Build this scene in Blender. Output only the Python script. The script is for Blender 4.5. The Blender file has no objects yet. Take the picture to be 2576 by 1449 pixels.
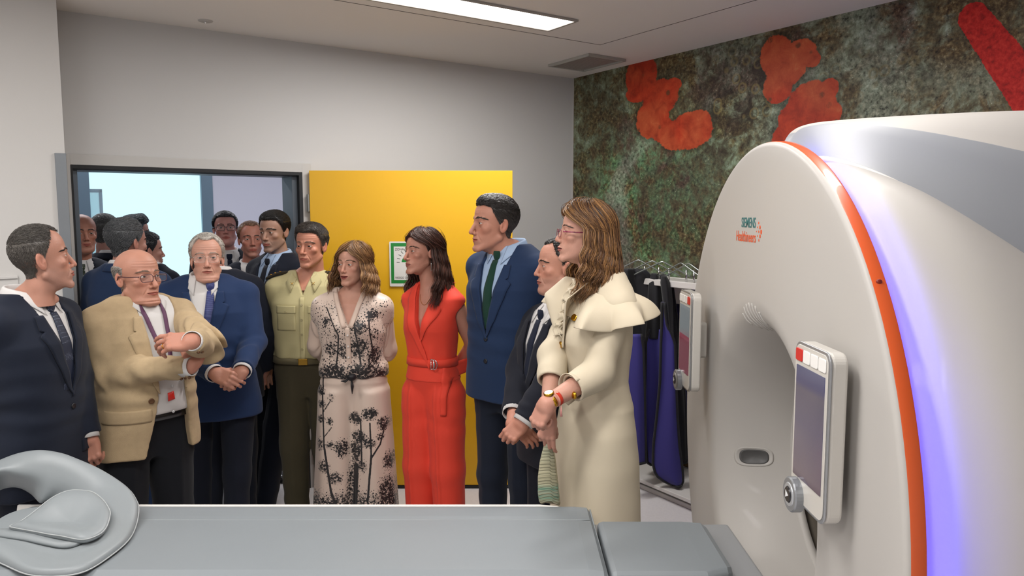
import bpy, math, random
import numpy as np
from mathutils import Vector, Matrix
from mathutils.bvhtree import BVHTree

# ------------------------------------------------------------------ camera, world, lights, exposure
SC = bpy.context.scene
COL = SC.collection
PI = math.pi
FPX = 1864.0; PITCH = math.radians(5.6); CAMH = 1.82
CEIL = 2.915
cam_data = bpy.data.cameras.new('camera'); cam = bpy.data.objects.new('camera', cam_data); COL.objects.link(cam)
cam.location = (0, 0, CAMH); cam.rotation_euler = (PI/2-PITCH, 0, 0)
cam_data.sensor_width = 36.0; cam_data.lens = 36.0*FPX/2576.0; cam_data.clip_start = 0.05
SC.camera = cam
SC.view_settings.view_transform = 'Standard'; SC.view_settings.look = 'None'
SC.view_settings.gamma = 1.0; SC.view_settings.use_curve_mapping = False
SC.view_settings.exposure = 0.32
SC.render.film_transparent = False
w = bpy.data.worlds.new('daylight'); SC.world = w; w.use_nodes = True
bg = w.node_tree.nodes['Background']; bg.inputs[0].default_value = (0.56, 0.88, 1.0, 1); bg.inputs[1].default_value = 1.15

# room axes: u along the back wall (to the right), nrm into the room
U = np.array([0.827, 0.562, 0.0]); U /= np.linalg.norm(U)
NR = np.array([U[1], -U[0], 0.0])
CORNER = np.array([0.495, 6.09, 0.0])
def RM(a, b, z=0.0):
    """room point: a metres left of the corner along the back wall, b metres into the room"""
    return CORNER - U*a + NR*b + np.array([0, 0, z])
ROOM_ANG = math.atan2(U[1], U[0])
def ceiling_lamp_light(name, a, b, la, lb, power, z=None, col=(1.0, 0.982, 0.965)):
    L = bpy.data.lights.new(name, 'AREA'); L.shape = 'RECTANGLE'; L.size = la; L.size_y = lb; L.energy = power; L.color = col
    o = bpy.data.objects.new(name, L); COL.objects.link(o)
    p = RM(a, b, (CEIL if z is None else z)-0.03); o.location = p; o.rotation_euler = (0, 0, ROOM_ANG)
    return o
LAMPS = [(1.72, 1.28), (3.4, 3.3), (4.7, 1.9), (4.8, 4.6), (1.75, 3.45)]  # first panel is in view, the rest are unseen and added for light
for _i, (_a, _b) in enumerate(LAMPS):
    ceiling_lamp_light('panel_light', _a, _b, 1.18, 0.26, [29, 24, 20, 30, 8][_i])

# ------------------------------------------------------------------ camera geometry (pixel of the 2576x1449 frame -> point in the room)
def ray(x, y):
    a = (x-1288)/FPX; b = -(y-724.5)/FPX
    return np.array([a, b*math.sin(PITCH)+math.cos(PITCH), b*math.cos(PITCH)-math.sin(PITCH)])
def W(x, y, Y):
    d = ray(x, y); return d*(Y/d[1])+np.array([0, 0, CAMH])
def PZ(x, y, Z):
    d = ray(x, y); return d*((Z-CAMH)/d[2])+np.array([0, 0, CAMH])
def PXX(x, y, X):
    d = ray(x, y); return d*(X/d[0])+np.array([0, 0, CAMH])
def PP(x, y, P0, n):
    d = ray(x, y); o = np.array([0, 0, CAMH]); t = np.dot(np.array(P0)-o, n)/np.dot(d, n); return o+d*t

# ------------------------------------------------------------------ materials
def srgb(h):
    if isinstance(h, str):
        h = h.lstrip('#'); c = [int(h[i:i+2], 16)/255 for i in (0, 2, 4)]
    else: c = [v/255 for v in h]
    return tuple([(v/12.92 if v <= .04045 else ((v+.055)/1.055)**2.4) for v in c]+[1.0])
MATS = {}
def mat(name, color='#808080', rough=0.5, metal=0.0, spec=0.5, coat=0.0, emit=None, estr=0.0, attr=None, bump=None, alpha=None,
        noise=None, sss=0.0, trans=0.0, sheen=0.0, coords='Object'):
    """bump=(scale, strength, (sx,sy,sz)); noise=(scale, amount) brightness variation"""
    if name in MATS: return MATS[name]
    m = bpy.data.materials.new(name); m.use_nodes = True; nt = m.node_tree; N = nt.nodes; L = nt.links
    b = N['Principled BSDF']; c = srgb(color) if not (isinstance(color, tuple) and len(color) == 4) else color
    b.inputs['Base Color'].default_value = c; b.inputs['Roughness'].default_value = rough; b.inputs['Metallic'].default_value = metal
    b.inputs['Specular IOR Level'].default_value = spec; b.inputs['Coat Weight'].default_value = coat
    b.inputs['Sheen Weight'].default_value = sheen; b.inputs['Transmission Weight'].default_value = trans
    if sss: b.inputs['Subsurface Weight'].default_value = sss; b.inputs['Subsurface Radius'].default_value = (.012, .005, .003); b.inputs['Subsurface Scale'].default_value = 0.6
    if alpha is not None: b.inputs['Alpha'].default_value = alpha
    if emit is not None: b.inputs['Emission Color'].default_value = srgb(emit); b.inputs['Emission Strength'].default_value = estr
    src = None
    if attr:
        a = N.new('ShaderNodeAttribute'); a.attribute_name = attr; src = a.outputs['Color']
    if noise or bump: tc = N.new('ShaderNodeTexCoord')
    if noise:
        nz = N.new('ShaderNodeTexNoise'); nz.inputs['Scale'].default_value = noise[0]; nz.inputs['Detail'].default_value = 6; L.new(tc.outputs[coords], nz.inputs['Vector'])
        mr = N.new('ShaderNodeMapRange'); mr.inputs[1].default_value = .3; mr.inputs[2].default_value = .7; mr.inputs[3].default_value = 1-noise[1]; mr.inputs[4].default_value = 1+noise[1]
        L.new(nz.outputs[0], mr.inputs[0])
        mx = N.new('ShaderNodeVectorMath'); mx.operation = 'SCALE'
        if src is None:
            rgb = N.new('ShaderNodeRGB'); rgb.outputs[0].default_value = c; src = rgb.outputs[0]
        L.new(src, mx.inputs[0]); L.new(mr.outputs[0], mx.inputs['Scale']); src = mx.outputs[0]
    if src is not None: L.new(src, b.inputs['Base Color'])
    if bump:
        mp = N.new('ShaderNodeMapping'); mp.inputs['Scale'].default_value = bump[2] if len(bump) > 2 else (1, 1, 1); L.new(tc.outputs[coords], mp.inputs[0])
        nb = N.new('ShaderNodeTexNoise'); nb.inputs['Scale'].default_value = bump[0]; nb.inputs['Detail'].default_value = 4; L.new(mp.outputs[0], nb.inputs['Vector'])
        bp = N.new('ShaderNodeBump'); bp.inputs['Strength'].default_value = bump[1]; bp.inputs['Distance'].default_value = 0.01
        L.new(nb.outputs[0], bp.inputs['Height']); L.new(bp.outputs[0], b.inputs['Normal'])
    MATS[name] = m; return m

# ------------------------------------------------------------------ object helpers
def tag(o, label=None, cat=None, group=None, kind=None):
    if label: o['label'] = label
    if cat: o['category'] = cat
    if group: o['group'] = group
    if kind: o['kind'] = kind
    return o
def empty(name, loc, rz=0.0):
    o = bpy.data.objects.new(name, None); COL.objects.link(o); o.location = tuple(loc); o.rotation_euler = (0, 0, rz); o.empty_display_size = .1
    return o
def link(name, me, m=None, parent=None, loc=None, rot=None, smooth=True):
    o = bpy.data.objects.new(name, me); COL.objects.link(o)
    if m is not None:
        for mm in (m if isinstance(m, (list, tuple)) else [m]): me.materials.append(mm)
    if parent: o.parent = parent
    if loc is not None: o.location = tuple(loc)
    if rot is not None: o.rotation_euler = rot
    if smooth and len(me.polygons): me.polygons.foreach_set('use_smooth', np.ones(len(me.polygons), bool))
    return o
def mesh_np(V, F, name='mesh', mi=None):
    """V (n,3); F list of arrays (m,k) or one array"""
    me = bpy.data.meshes.new(name)
    V = np.asarray(V, np.float32); me.vertices.add(len(V)); me.vertices.foreach_set('co', V.ravel())
    Fs = F if isinstance(F, list) else [F]
    Fs = [np.asarray(f, np.int32) for f in Fs if len(f)]
    if Fs:
        loops = np.concatenate([f.ravel() for f in Fs]); tot = np.concatenate([np.full(len(f), f.shape[1], np.int32) for f in Fs])
        start = np.concatenate([[0], np.cumsum(tot)[:-1]]).astype(np.int32)
        me.loops.add(len(loops)); me.loops.foreach_set('vertex_index', loops.astype(np.int32))
        me.polygons.add(len(tot)); me.polygons.foreach_set('loop_start', start)
        if mi is not None: me.polygons.foreach_set('material_index', np.asarray(mi, np.int32))
    me.update(calc_edges=True); me.validate()
    return me
def set_col(me, C, name='Col'):
    a = me.color_attributes.new(name, 'FLOAT_COLOR', 'POINT')
    C = np.asarray(C, np.float32)
    if C.shape[1] == 3: C = np.concatenate([C, np.ones((len(C), 1), np.float32)], 1)
    a.data.foreach_set('color', C.ravel())
class MB:
    """collects simple shapes into one mesh"""
    def __init__(s): s.V = []; s.F = {3: [], 4: []}; s.n = 0; s.P = []
    def add(s, V, F, F3=None):
        V = np.asarray(V, float).reshape(-1, 3); s.V.append(V)
        for f in F: s.P.append([i+s.n for i in f])
        if F3 is not None:
            for f in F3: s.P.append([i+s.n for i in f])
        s.n += len(V); return s
    def box(s, c, d, R=None):
        c = np.asarray(c, float); d = np.asarray(d, float)/2
        V = np.array([[x, y, z] for x in (-1, 1) for y in (-1, 1) for z in (-1, 1)])*d
        if R is not None: V = V @ np.asarray(R).T
        return s.add(V+c, [(0, 1, 3, 2), (4, 6, 7, 5), (0, 4, 5, 1), (2, 3, 7, 6), (0, 2, 6, 4), (1, 5, 7, 3)])
    def hexa(s, P): return s.add(P, [(0, 3, 2, 1), (4, 5, 6, 7), (0, 1, 5, 4), (1, 2, 6, 5), (2, 3, 7, 6), (3, 0, 4, 7)])
    def tube(s, pts, r, n=8, caps=True, flat=1.0, up=None):
        pts = np.asarray(pts, float); m = len(pts); rr = np.broadcast_to(np.asarray(r, float), (m,))
        T = np.gradient(pts, axis=0); T /= np.linalg.norm(T, axis=1)[:, None]+1e-9
        a = np.array(up if up is not None else ([0, 0, 1] if abs(T[0][2]) < .9 else [1, 0, 0]), float)
        V = []
        for i in range(m):
            a = a-np.dot(a, T[i])*T[i]; a /= np.linalg.norm(a)+1e-9; b = np.cross(T[i], a)
            for k in range(n):
                t = 2*PI*k/n; V.append(pts[i]+rr[i]*(math.cos(t)*b+math.sin(t)*a*flat))
        F = [(i*n+k, i*n+(k+1) % n, (i+1)*n+(k+1) % n, (i+1)*n+k) for i in range(m-1) for k in range(n)]
        if caps: F += [tuple(range(n))[::-1], tuple((m-1)*n+k for k in range(n))]
        return s.add(V, F)
    def prism(s, poly, z0, z1, M=None):
        """poly (n,2) extruded along local z; M 4x4"""
        p = np.asarray(poly, float); n = len(p)
        V = np.concatenate([np.c_[p, np.full(n, z0)], np.c_[p, np.full(n, z1)]])
        if M is not None: M = np.asarray(M); V = V @ M[:3, :3].T+M[:3, 3]
        return s.add(V, [tuple(range(n))[::-1], tuple(range(n, 2*n))]+[(i, (i+1) % n, n+(i+1) % n, n+i) for i in range(n)])
    def grid(s, P, closed_u=False, closed_v=False):
        P = np.asarray(P, float); a, b = P.shape[:2]
        F = [(i*b+j, ((i+1) % a)*b+j, ((i+1) % a)*b+(j+1) % b, i*b+(j+1) % b) for i in range(a if closed_u else a-1) for j in range(b if closed_v else b-1)]
        return s.add(P.reshape(-1, 3), F)
    def ball(s, c, r, n=12, R=None):
        r = np.broadcast_to(np.asarray(r, float), (3,)); P = []
        for i in range(n//2+1):
            t = PI*i/(n//2)
            P.append([[math.sin(t)*math.cos(2*PI*k/n), math.sin(t)*math.sin(2*PI*k/n), math.cos(t)] for k in range(n)])
        P = np.array(P)*r
        if R is not None: P = P @ np.asarray(R).T
        return s.grid(P+np.asarray(c), closed_v=True)
    def build(s, name, m=None, parent=None, loc=None, rot=None, smooth=False, bevel=0, solid=0, sub=0, offset=0):
        me = bpy.data.meshes.new(name); V = np.concatenate(s.V) if s.V else np.zeros((0, 3))
        me.from_pydata(V.tolist(), [], s.P); me.update()
        import bmesh
        bm = bmesh.new(); bm.from_mesh(me); bmesh.ops.remove_doubles(bm, verts=bm.verts, dist=1e-6); bmesh.ops.recalc_face_normals(bm, faces=bm.faces); bm.to_mesh(me); bm.free()
        o = link(name, me, m, parent, loc, rot, smooth)
        if solid: md = o.modifiers.new('thickness', 'SOLIDIFY'); md.thickness = solid; md.offset = offset
        if bevel: md = o.modifiers.new('bevel', 'BEVEL'); md.width = bevel; md.segments = 3; md.limit_method = 'ANGLE'; md.angle_limit = math.radians(40)
        if sub: md = o.modifiers.new('smooth', 'SUBSURF'); md.levels = sub; md.render_levels = sub
        return o
def rrect(w, h, r, n=6):
    P = []
    for cx, cy, a0 in ((w/2-r, h/2-r, 0), (-w/2+r, h/2-r, 90), (-w/2+r, -h/2+r, 180), (w/2-r, -h/2+r, 270)):
        for k in range(n+1):
            t = math.radians(a0+90*k/n); P.append((cx+r*math.cos(t), cy+r*math.sin(t)))
    return P
def Rz(t): c, s = math.cos(t), math.sin(t); return np.array([[c, -s, 0], [s, c, 0], [0, 0, 1.]])
def Rx(t): c, s = math.cos(t), math.sin(t); return np.array([[1., 0, 0], [0, c, -s], [0, s, c]])
def Ry(t): c, s = math.cos(t), math.sin(t); return np.array([[c, 0, s], [0, 1., 0], [-s, 0, c]])
def M4(R, t=(0, 0, 0)): M = np.eye(4); M[:3, :3] = R; M[:3, 3] = t; return M

# ------------------------------------------------------------------ signed distance modelling
def smin(a, b, k):
    h = np.clip(.5+.5*(b-a)/k, 0, 1); return b*(1-h)+a*h-k*h*(1-h)
def smax(a, b, k): return -smin(-a, -b, k)
def ell(P, c, r, R=None):
    q = P-np.asarray(c, np.float32)
    if R is not None: q = q @ np.asarray(R, np.float32)      # columns of R = local axes
    r = np.asarray(r, np.float32)
    k0 = np.sqrt(((q/r)**2).sum(1)); k1 = np.sqrt(((q/(r*r))**2).sum(1))+1e-6
    return k0*(k0-1)/k1
def cone(P, a, b, ra, rb):
    a = np.asarray(a, np.float32); b = np.asarray(b, np.float32); ba = b-a; L2 = max(float(ba @ ba), 1e-9)
    t = np.clip(((P-a) @ ba)/L2, 0, 1)
    q = P-a-t[:, None]*ba
    return np.sqrt((q*q).sum(1))-(ra+(rb-ra)*t)
def bbox(P, c, d, r=0.0, R=None):
    q = P-np.asarray(c, np.float32)
    if R is not None: q = q @ np.asarray(R, np.float32)
    q = np.abs(q)-(np.asarray(d, np.float32)-r)
    return np.sqrt((np.maximum(q, 0)**2).sum(1))+np.minimum(q.max(1), 0)-r
def wob(P, freq, seed=0, n=5):
    rg = np.random.RandomState(seed); o = np.zeros(len(P), np.float32)
    for i in range(n):
        d = rg.normal(size=3); d /= np.linalg.norm(d); o += np.sin((P @ d.astype(np.float32))*freq*(1+.6*rg.rand())+rg.rand()*6.28)
    return o/n
def polygonize(f, lo, hi, h, B=8, marg=1.5):
    """surface nets over a sparse blocked grid; f maps (n,3) -> distance"""
    lo = np.asarray(lo, float); hi = np.asarray(hi, float)
    nb = np.maximum(1, np.ceil((hi-lo)/(h*B)).astype(int)); n = nb*B+1
    G = np.ones(tuple(n), np.float32)
    ix = np.stack(np.meshgrid(*[np.arange(k) for k in nb], indexing='ij'), -1).reshape(-1, 3)
    cen = lo+(ix+.5)*B*h; d = f(cen.astype(np.float32)); rad = B*h*math.sqrt(3)/2*marg+h
    near = np.abs(d) < rad
    for (i, j, k), dd in zip(ix[~near], d[~near]):
        G[i*B:(i+1)*B+1, j*B:(j+1)*B+1, k*B:(k+1)*B+1] = dd
    s = np.stack(np.meshgrid(*[np.arange(B+1)]*3, indexing='ij'), -1).reshape(-1, 3)
    kk = ix[near]; CH = 400
    for q in range(0, len(kk), CH):
        sub = kk[q:q+CH]; idx = (sub[:, None, :]*B+s[None]); P = (lo+idx*h).reshape(-1, 3).astype(np.float32)
        v = f(P).reshape(idx.shape[:2])
        G[idx[..., 0], idx[..., 1], idx[..., 2]] = v
    ins = G < 0
    c = [ins[a:a+n[0]-1, b:b+n[1]-1, e:e+n[2]-1] for a in (0, 1) for b in (0, 1) for e in (0, 1)]
    sm = np.zeros(c[0].shape, np.int8)
    for x in c: sm += x
    cells = np.argwhere((sm > 0) & (sm < 8))
    vid = -np.ones(sm.shape, np.int64); vid[cells[:, 0], cells[:, 1], cells[:, 2]] = np.arange(len(cells))
    acc = np.zeros((len(cells), 3)); cnt = np.zeros(len(cells))
    corners = [(a, b, e) for a in (0, 1) for b in (0, 1) for e in (0, 1)]
    val = {k: G[cells[:, 0]+k[0], cells[:, 1]+k[1], cells[:, 2]+k[2]] for k in corners}
    for k in corners:
        for ax in range(3):
            if k[ax] == 0:
                k2 = list(k); k2[ax] = 1; k2 = tuple(k2); va, vb = val[k], val[k2]; m = (va < 0) != (vb < 0)
                t = np.where(m, va/(va-vb+1e-12), 0); p = np.zeros((len(cells), 3)); p[:] = k; p[:, ax] += t
                acc[m] += p[m]; cnt[m] += 1
    V = lo+(cells+acc/cnt[:, None])*h
    Fq = []
    for ax in range(3):
        b1, b2 = [(1, 2), (2, 0), (0, 1)][ax]
        A = [slice(None)]*3; Bs = [slice(None)]*3; A[ax] = slice(0, -1); Bs[ax] = slice(1, None)
        ea = ins[tuple(A)]; eb = ins[tuple(Bs)]; e = np.argwhere(ea != eb)
        ok = (e[:, b1] > 0) & (e[:, b2] > 0) & (e[:, b1] < n[b1]-1) & (e[:, b2] < n[b2]-1); e = e[ok]
        fl = ea[e[:, 0], e[:, 1], e[:, 2]]
        def g(o1, o2):
            q = e.copy(); q[:, b1] -= o1; q[:, b2] -= o2; return vid[q[:, 0], q[:, 1], q[:, 2]]
        quad = np.stack([g(1, 1), g(0, 1), g(0, 0), g(1, 0)], 1)
        quad[~fl] = quad[~fl][:, ::-1]
        Fq.append(quad)
    Fq = np.concatenate(Fq); Fq = Fq[(Fq >= 0).all(1)]
    return V, Fq
def relax(V, F, it=1, lam=.5):
    n = len(V); e = np.concatenate([F[:, [0, 1]], F[:, [1, 2]], F[:, [2, 3]], F[:, [3, 0]]])
    for _ in range(it):
        S = np.zeros_like(V); c = np.zeros(n)
        for a, b in ((0, 1), (1, 0)):
            for ax in range(3): S[:, ax] += np.bincount(e[:, a], V[e[:, b], ax], n)
            c += np.bincount(e[:, a], minlength=n)
        V = V+lam*(S/np.maximum(c, 1)[:, None]-V)
    return V
# ------------------------------------------------------------------ people: heads
def interp_s(x, xs, ys):
    return np.interp(x, xs, ys).astype(np.float32)
HD = dict(w=1.0, jaw=1.0, chin=1.0, nose=1.0, nlen=1.0, brow=1.0, fat=0.0, age=0.0, eye=1.0, lip=1.0, smile=0.0, neck=1.0, cheek=0.0, mouth=0.0, ear=1.0)
def head_sdf(P, p, ears=True):
    """head in its own frame: x to its left, -y forward, z up, origin between the ears"""
    P = P.copy(); X = np.abs(P[:, 0])/p['w']; Q = np.stack([X, P[:, 1], P[:, 2]], 1)
    Q0 = np.stack([P[:, 0]/p['w'], P[:, 1], P[:, 2]], 1)
    d = ell(Q, (0, .020, .042), (.077, .097, .083))
    d = smin(d, ell(Q, (0, -.018, .045), (.064, .070, .066)), .02)
    f = p['fat']; j = p['jaw']
    face = ell(Q, (0, -.022, -.028), (.060+.006*f, .066, .086))
    d = smin(d, face, .02)
    jw = cone(Q, (.050*j+.004*f, .008, -.050-.006*f), (.014, -.075*p['chin'], -.098), .017+.008*f, .0145+.004*f)
    d = smin(d, jw, .015)
    d = smin(d, ell(Q, (0, -.081*p['chin'], -.098), (.016*j, .012, .012)), .010)
    if f > 0: d = smin(d, ell(Q, (0, -.035, -.095), (.050, .045, .028*f+.005)), .03)
    # cheekbone, brow, sockets
    d = smin(d, ell(Q, (.043, -.056, -.014), (.019, .019, .015+.006*p['cheek'])), .016)
    d = smin(d, cone(Q, (.008, -.086, .027), (.042, -.072, .028), .007*p['brow'], .006), .012)
    d = smax(d, -ell(Q, (.033, -.104, .010), (.021, .021, .0135)), .013)
    # muzzle, nose
    d = smin(d, ell(Q, (0, -.074, -.060), (.030, .022, .024)), .014)
    ns = p['nose']; nl = p['nlen']; ty = -.086-.024*ns
    d = smin(d, cone(Q, (0, -.082, .018), (0, ty+.006, -.022*nl), .0078, .0098), .009)
    d = smin(d, ell(Q, (0, ty+.003, -.028*nl), (.0095*ns, .010, .0085)), .006)
    d = smin(d, ell(Q, (.0115*ns, -.093, -.031*nl), (.0075, .0105, .0075)), .005)
    d = smax(d, -ell(Q, (.0065, -.101, -.0385*nl), (.0035, .006, .004)), .002)
    # nasolabial folds
    a = p['age']
    if a > 0:
        d = smax(d, -cone(Q, (.019, -.092, -.030), (.033, -.074, -.066), .0015+.001*a, .001), .005)
        d = smax(d, -cone(Q, (.019, -.087, -.004), (.036, -.077, -.011), .0014, .001), .004)
        bn = .0007*a*np.sin(P[:, 2]*560+np.cos(P[:, 0]*40)*1.2); msk = np.clip((P[:, 2]-.040)/.012, 0, 1)*np.clip((.085-P[:, 2])/.015, 0, 1)*np.clip((-.045-P[:, 1])/.01, 0, 1)
        d = d+bn*msk
    # lips
    mz = -.0605; sm = p['smile']
    lx = np.clip(X/.025, 0, 1.2)
    up = cone(Q, (.003, -.0975, mz+.0045), (.024+.003*sm, -.0845, mz+.0015+.004*sm), .0045*p['lip'], .002)
    lo = cone(Q, (0, -.0955, mz-.0055), (.020+.003*sm, -.086, mz-.0025+.004*sm), .0055*p['lip'], .002)
    d = smin(d, up, .004); d = smin(d, lo, .004)
    zz = mz+sm*.006*lx*lx
    slit = np.maximum(np.abs(P[:, 2]-zz)-(.0006+p['mouth']*.004*np.clip(1-lx*lx, 0, 1)), np.maximum(X-(.0245+.003*sm), P[:, 1]+.082+.004*p['mouth']*0))
    d = smax(d, -slit, .0025)
    # neck
    nk = p['neck']; d = smin(d, cone(Q, (0, .026, -.050), (0, .050, -.190), .048*nk, .054*nk), .014)
    if p.get('adam'): d = smin(d, ell(Q, (0, -.012, -.142), (.009, .012, .014)), .012)
    # eyes: lids around the ball, slit between them
    E = np.array([.0315, -.0705, .0085]); q = Q-E.astype(np.float32)
    lid = ell(Q, E, (.0152, .0143, .0140)); d = smin(d, lid, .005)
    k = np.clip(1-(q[:, 0]/.0142)**2, -1, 1)
    zu = .0040*p['eye']*k+.0004*q[:, 0]/.014; zl = -.0034*p['eye']*k
    sl = np.maximum(np.maximum(q[:, 2]-zu, zl-q[:, 2]), q[:, 1]+.004)
    d = smax(d, -sl, .0012)
    if ears:
        er = p['ear']; R = Rz(math.radians(-17)) @ Rx(math.radians(-14))
        c = np.array([.0768, .017, .001])
        e = ell(Q, c, (.0062, .0185*er, .031*er), R)
        e = smax(e, -ell(Q, c+np.array([.0075, -.0035, .001]), (.0062, .0105*er, .019*er), R), .003)
        e = smin(e, ell(Q, c+np.array([-.001, -.010, -.002]), (.004, .004, .007)), .004)
        d = smin(d, e, .006)
    return d
def skull_sdf(P, p):
    X = np.abs(P[:, 0])/p['w']; Q = np.stack([X, P[:, 1], P[:, 2]], 1)
    d = ell(Q, (0, .020, .042), (.077, .097, .083)); d = smin(d, ell(Q, (0, -.018, .045), (.064, .070, .066)), .02)
    d = smin(d, ell(Q, (0, -.022, -.028), (.062, .066, .086)), .02)
    return smin(d, cone(Q, (0, .024, -.060), (0, .050, -.190), .052*p['neck'], .058*p['neck']), .03)
def mixc(a, b, t): t = np.clip(t, 0, 1)[:, None]; return a*(1-t)+b*t
def gauss(P, c, s): return np.exp(-(((P-np.asarray(c))/np.asarray(s))**2).sum(1))
def skin_color(L, p, tone, lipc, stub=0.0, stubc=(.10, .09, .085)):
    """L = points in head frame"""
    tone = np.array(tone[:3]); lipc = np.array(lipc[:3]); X = np.abs(L[:, 0])/p['w']; Q = np.stack([X, L[:, 1], L[:, 2]], 1)
    C = np.tile(tone, (len(L), 1)); red = tone*np.array([1.06, .74, .68])
    C = mixc(C, red, .38*gauss(Q, (.038, -.07, -.022), (.022, .03, .018)))
    C = mixc(C, red, .35*gauss(Q, (0, -.108, -.026), (.014, .02, .014)))
    C = mixc(C, red, .4*np.clip((X-.074)/.006, 0, 1)*(np.abs(L[:, 2]) < .04))
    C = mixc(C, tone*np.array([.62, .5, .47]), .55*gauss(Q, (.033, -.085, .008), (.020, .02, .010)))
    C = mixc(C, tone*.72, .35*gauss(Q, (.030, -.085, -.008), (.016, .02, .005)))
    sm = p['smile']; lx = np.clip(X/.025, 0, 1.3); mz = -.0605+sm*.006*lx*lx; dz = L[:, 2]-mz
    up = np.clip(1-lx, 0, 1)**.6*.0085*p['lip']; lo = np.clip(1-lx*lx, 0, 1)**.6*.0115*p['lip']
    m = np.where(dz > 0, np.clip((up-dz)/.0018+.5, 0, 1), np.clip((lo+dz)/.0018+.5, 0, 1))*(L[:, 1] < -.080)
    C = mixc(C, lipc, m*.85); C = mixc(C, lipc*.25, np.clip(1-np.abs(dz)/.0013, 0, 1)*(X < .026)*(L[:, 1] < -.078)*.9)
    if stub:
        j = np.clip((-.036-L[:, 2])/.014, 0, 1)*np.clip((L[:, 2]+.128)/.02, 0, 1)*np.clip((.03-L[:, 1])/.03, 0, 1)
        j = np.maximum(j, np.clip((-.02-L[:, 2])/.02, 0, 1)*gauss(Q, (.06, -.02, -.04), (.02, .03, .03)))
        C = mixc(C, np.array(stubc), j*stub*(1-m))
    C *= (1+.05*wob(L, 130, 3))[:, None]
    return C
HAIRLINES = {
    'full':   ([0, 25, 45, 60, 72, 84, 95, 112, 135, 180], [.082, .084, .078, .050, .020, -.012, .030, -.008, -.050, -.066]),
    'reced':  ([0, 18, 34, 50, 66, 78, 84, 95, 112, 135, 180], [.094, .100, .108, .085, .045, .020, -.012, .030, -.008, -.050, -.066]),
    'high':   ([0, 18, 34, 50, 66, 78, 84, 95, 112, 135, 180], [.110, .116, .118, .100, .058, .025, -.010, .030, -.008, -.050, -.066]),
    'bald':   ([0, 60, 70, 80, 86, 95, 112, 135, 180], [.2, .2, .075, .020, -.004, .030, -.008, -.050, -.066]),
}
def hair_mask(L, style):
    xs, ys = HAIRLINES[style]; az = np.degrees(np.arctan2(np.abs(L[:, 0]), -(L[:, 1]-.012)))
    m = L[:, 2]-interp_s(az, xs, ys)
    if style == 'bald':
        zt = interp_s(az, [0, 60, 90, 130, 180], [.0, .04, .058, .062, .050]); m = np.minimum(m, zt-L[:, 2])
    return m
def normals_of(me):
    n = np.zeros(len(me.vertices)*3, np.float32); me.vertices.foreach_get('normal', n); return n.reshape(-1, 3)
def verts_of(me):
    n = np.zeros(len(me.vertices)*3, np.float32); me.vertices.foreach_get('co', n); return n.reshape(-1, 3)
def strands(paths, rad, cols, name, m, parent, nside=3, taper=True, flat=1.0):
    """paths (n,k,3); rad (n,); cols (n,3) or (n,k,3): many tapering strands in one mesh"""
    n, k, _ = paths.shape; T = np.gradient(paths, axis=1); T /= np.linalg.norm(T, axis=2, keepdims=True)+1e-9
    ref = np.tile(np.array([.31, .22, .92]), (n, k, 1)); A = np.cross(T, ref); A /= np.linalg.norm(A, axis=2, keepdims=True)+1e-9; Bv = np.cross(T, A)
    t = np.linspace(0, 1, k); pr = (np.minimum(1, .45+t*4)*np.minimum(1, (1-t)*2.2+.06)) if taper else np.ones(k)
    V = []
    for s in range(nside):
        a = 2*PI*s/nside; V.append(paths+(rad[:, None]*pr)[..., None]*(math.cos(a)*A+math.sin(a)*Bv*flat))
    V = np.stack(V, 2)                                           # n,k,s,3
    I = np.arange(n*k*nside).reshape(n, k, nside)
    F = np.stack([I[:, :-1], np.roll(I, -1, 2)[:, :-1], np.roll(I, -1, 2)[:, 1:], I[:, 1:]], -1).reshape(-1, 4)
    me = mesh_np(V.reshape(-1, 3), F, name)
    if cols is not None:
        C = np.asarray(cols)
        if C.ndim == 2: C = np.repeat(C[:, None], k, 1)
        C = np.repeat(C[:, :, None], nside, 2).reshape(-1, 3); set_col(me, C)
    return link(name, me, m, parent)
def hair_mat():
    return mat('hair', '#3a2a20', rough=.42, spec=.45, attr='Col')
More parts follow.
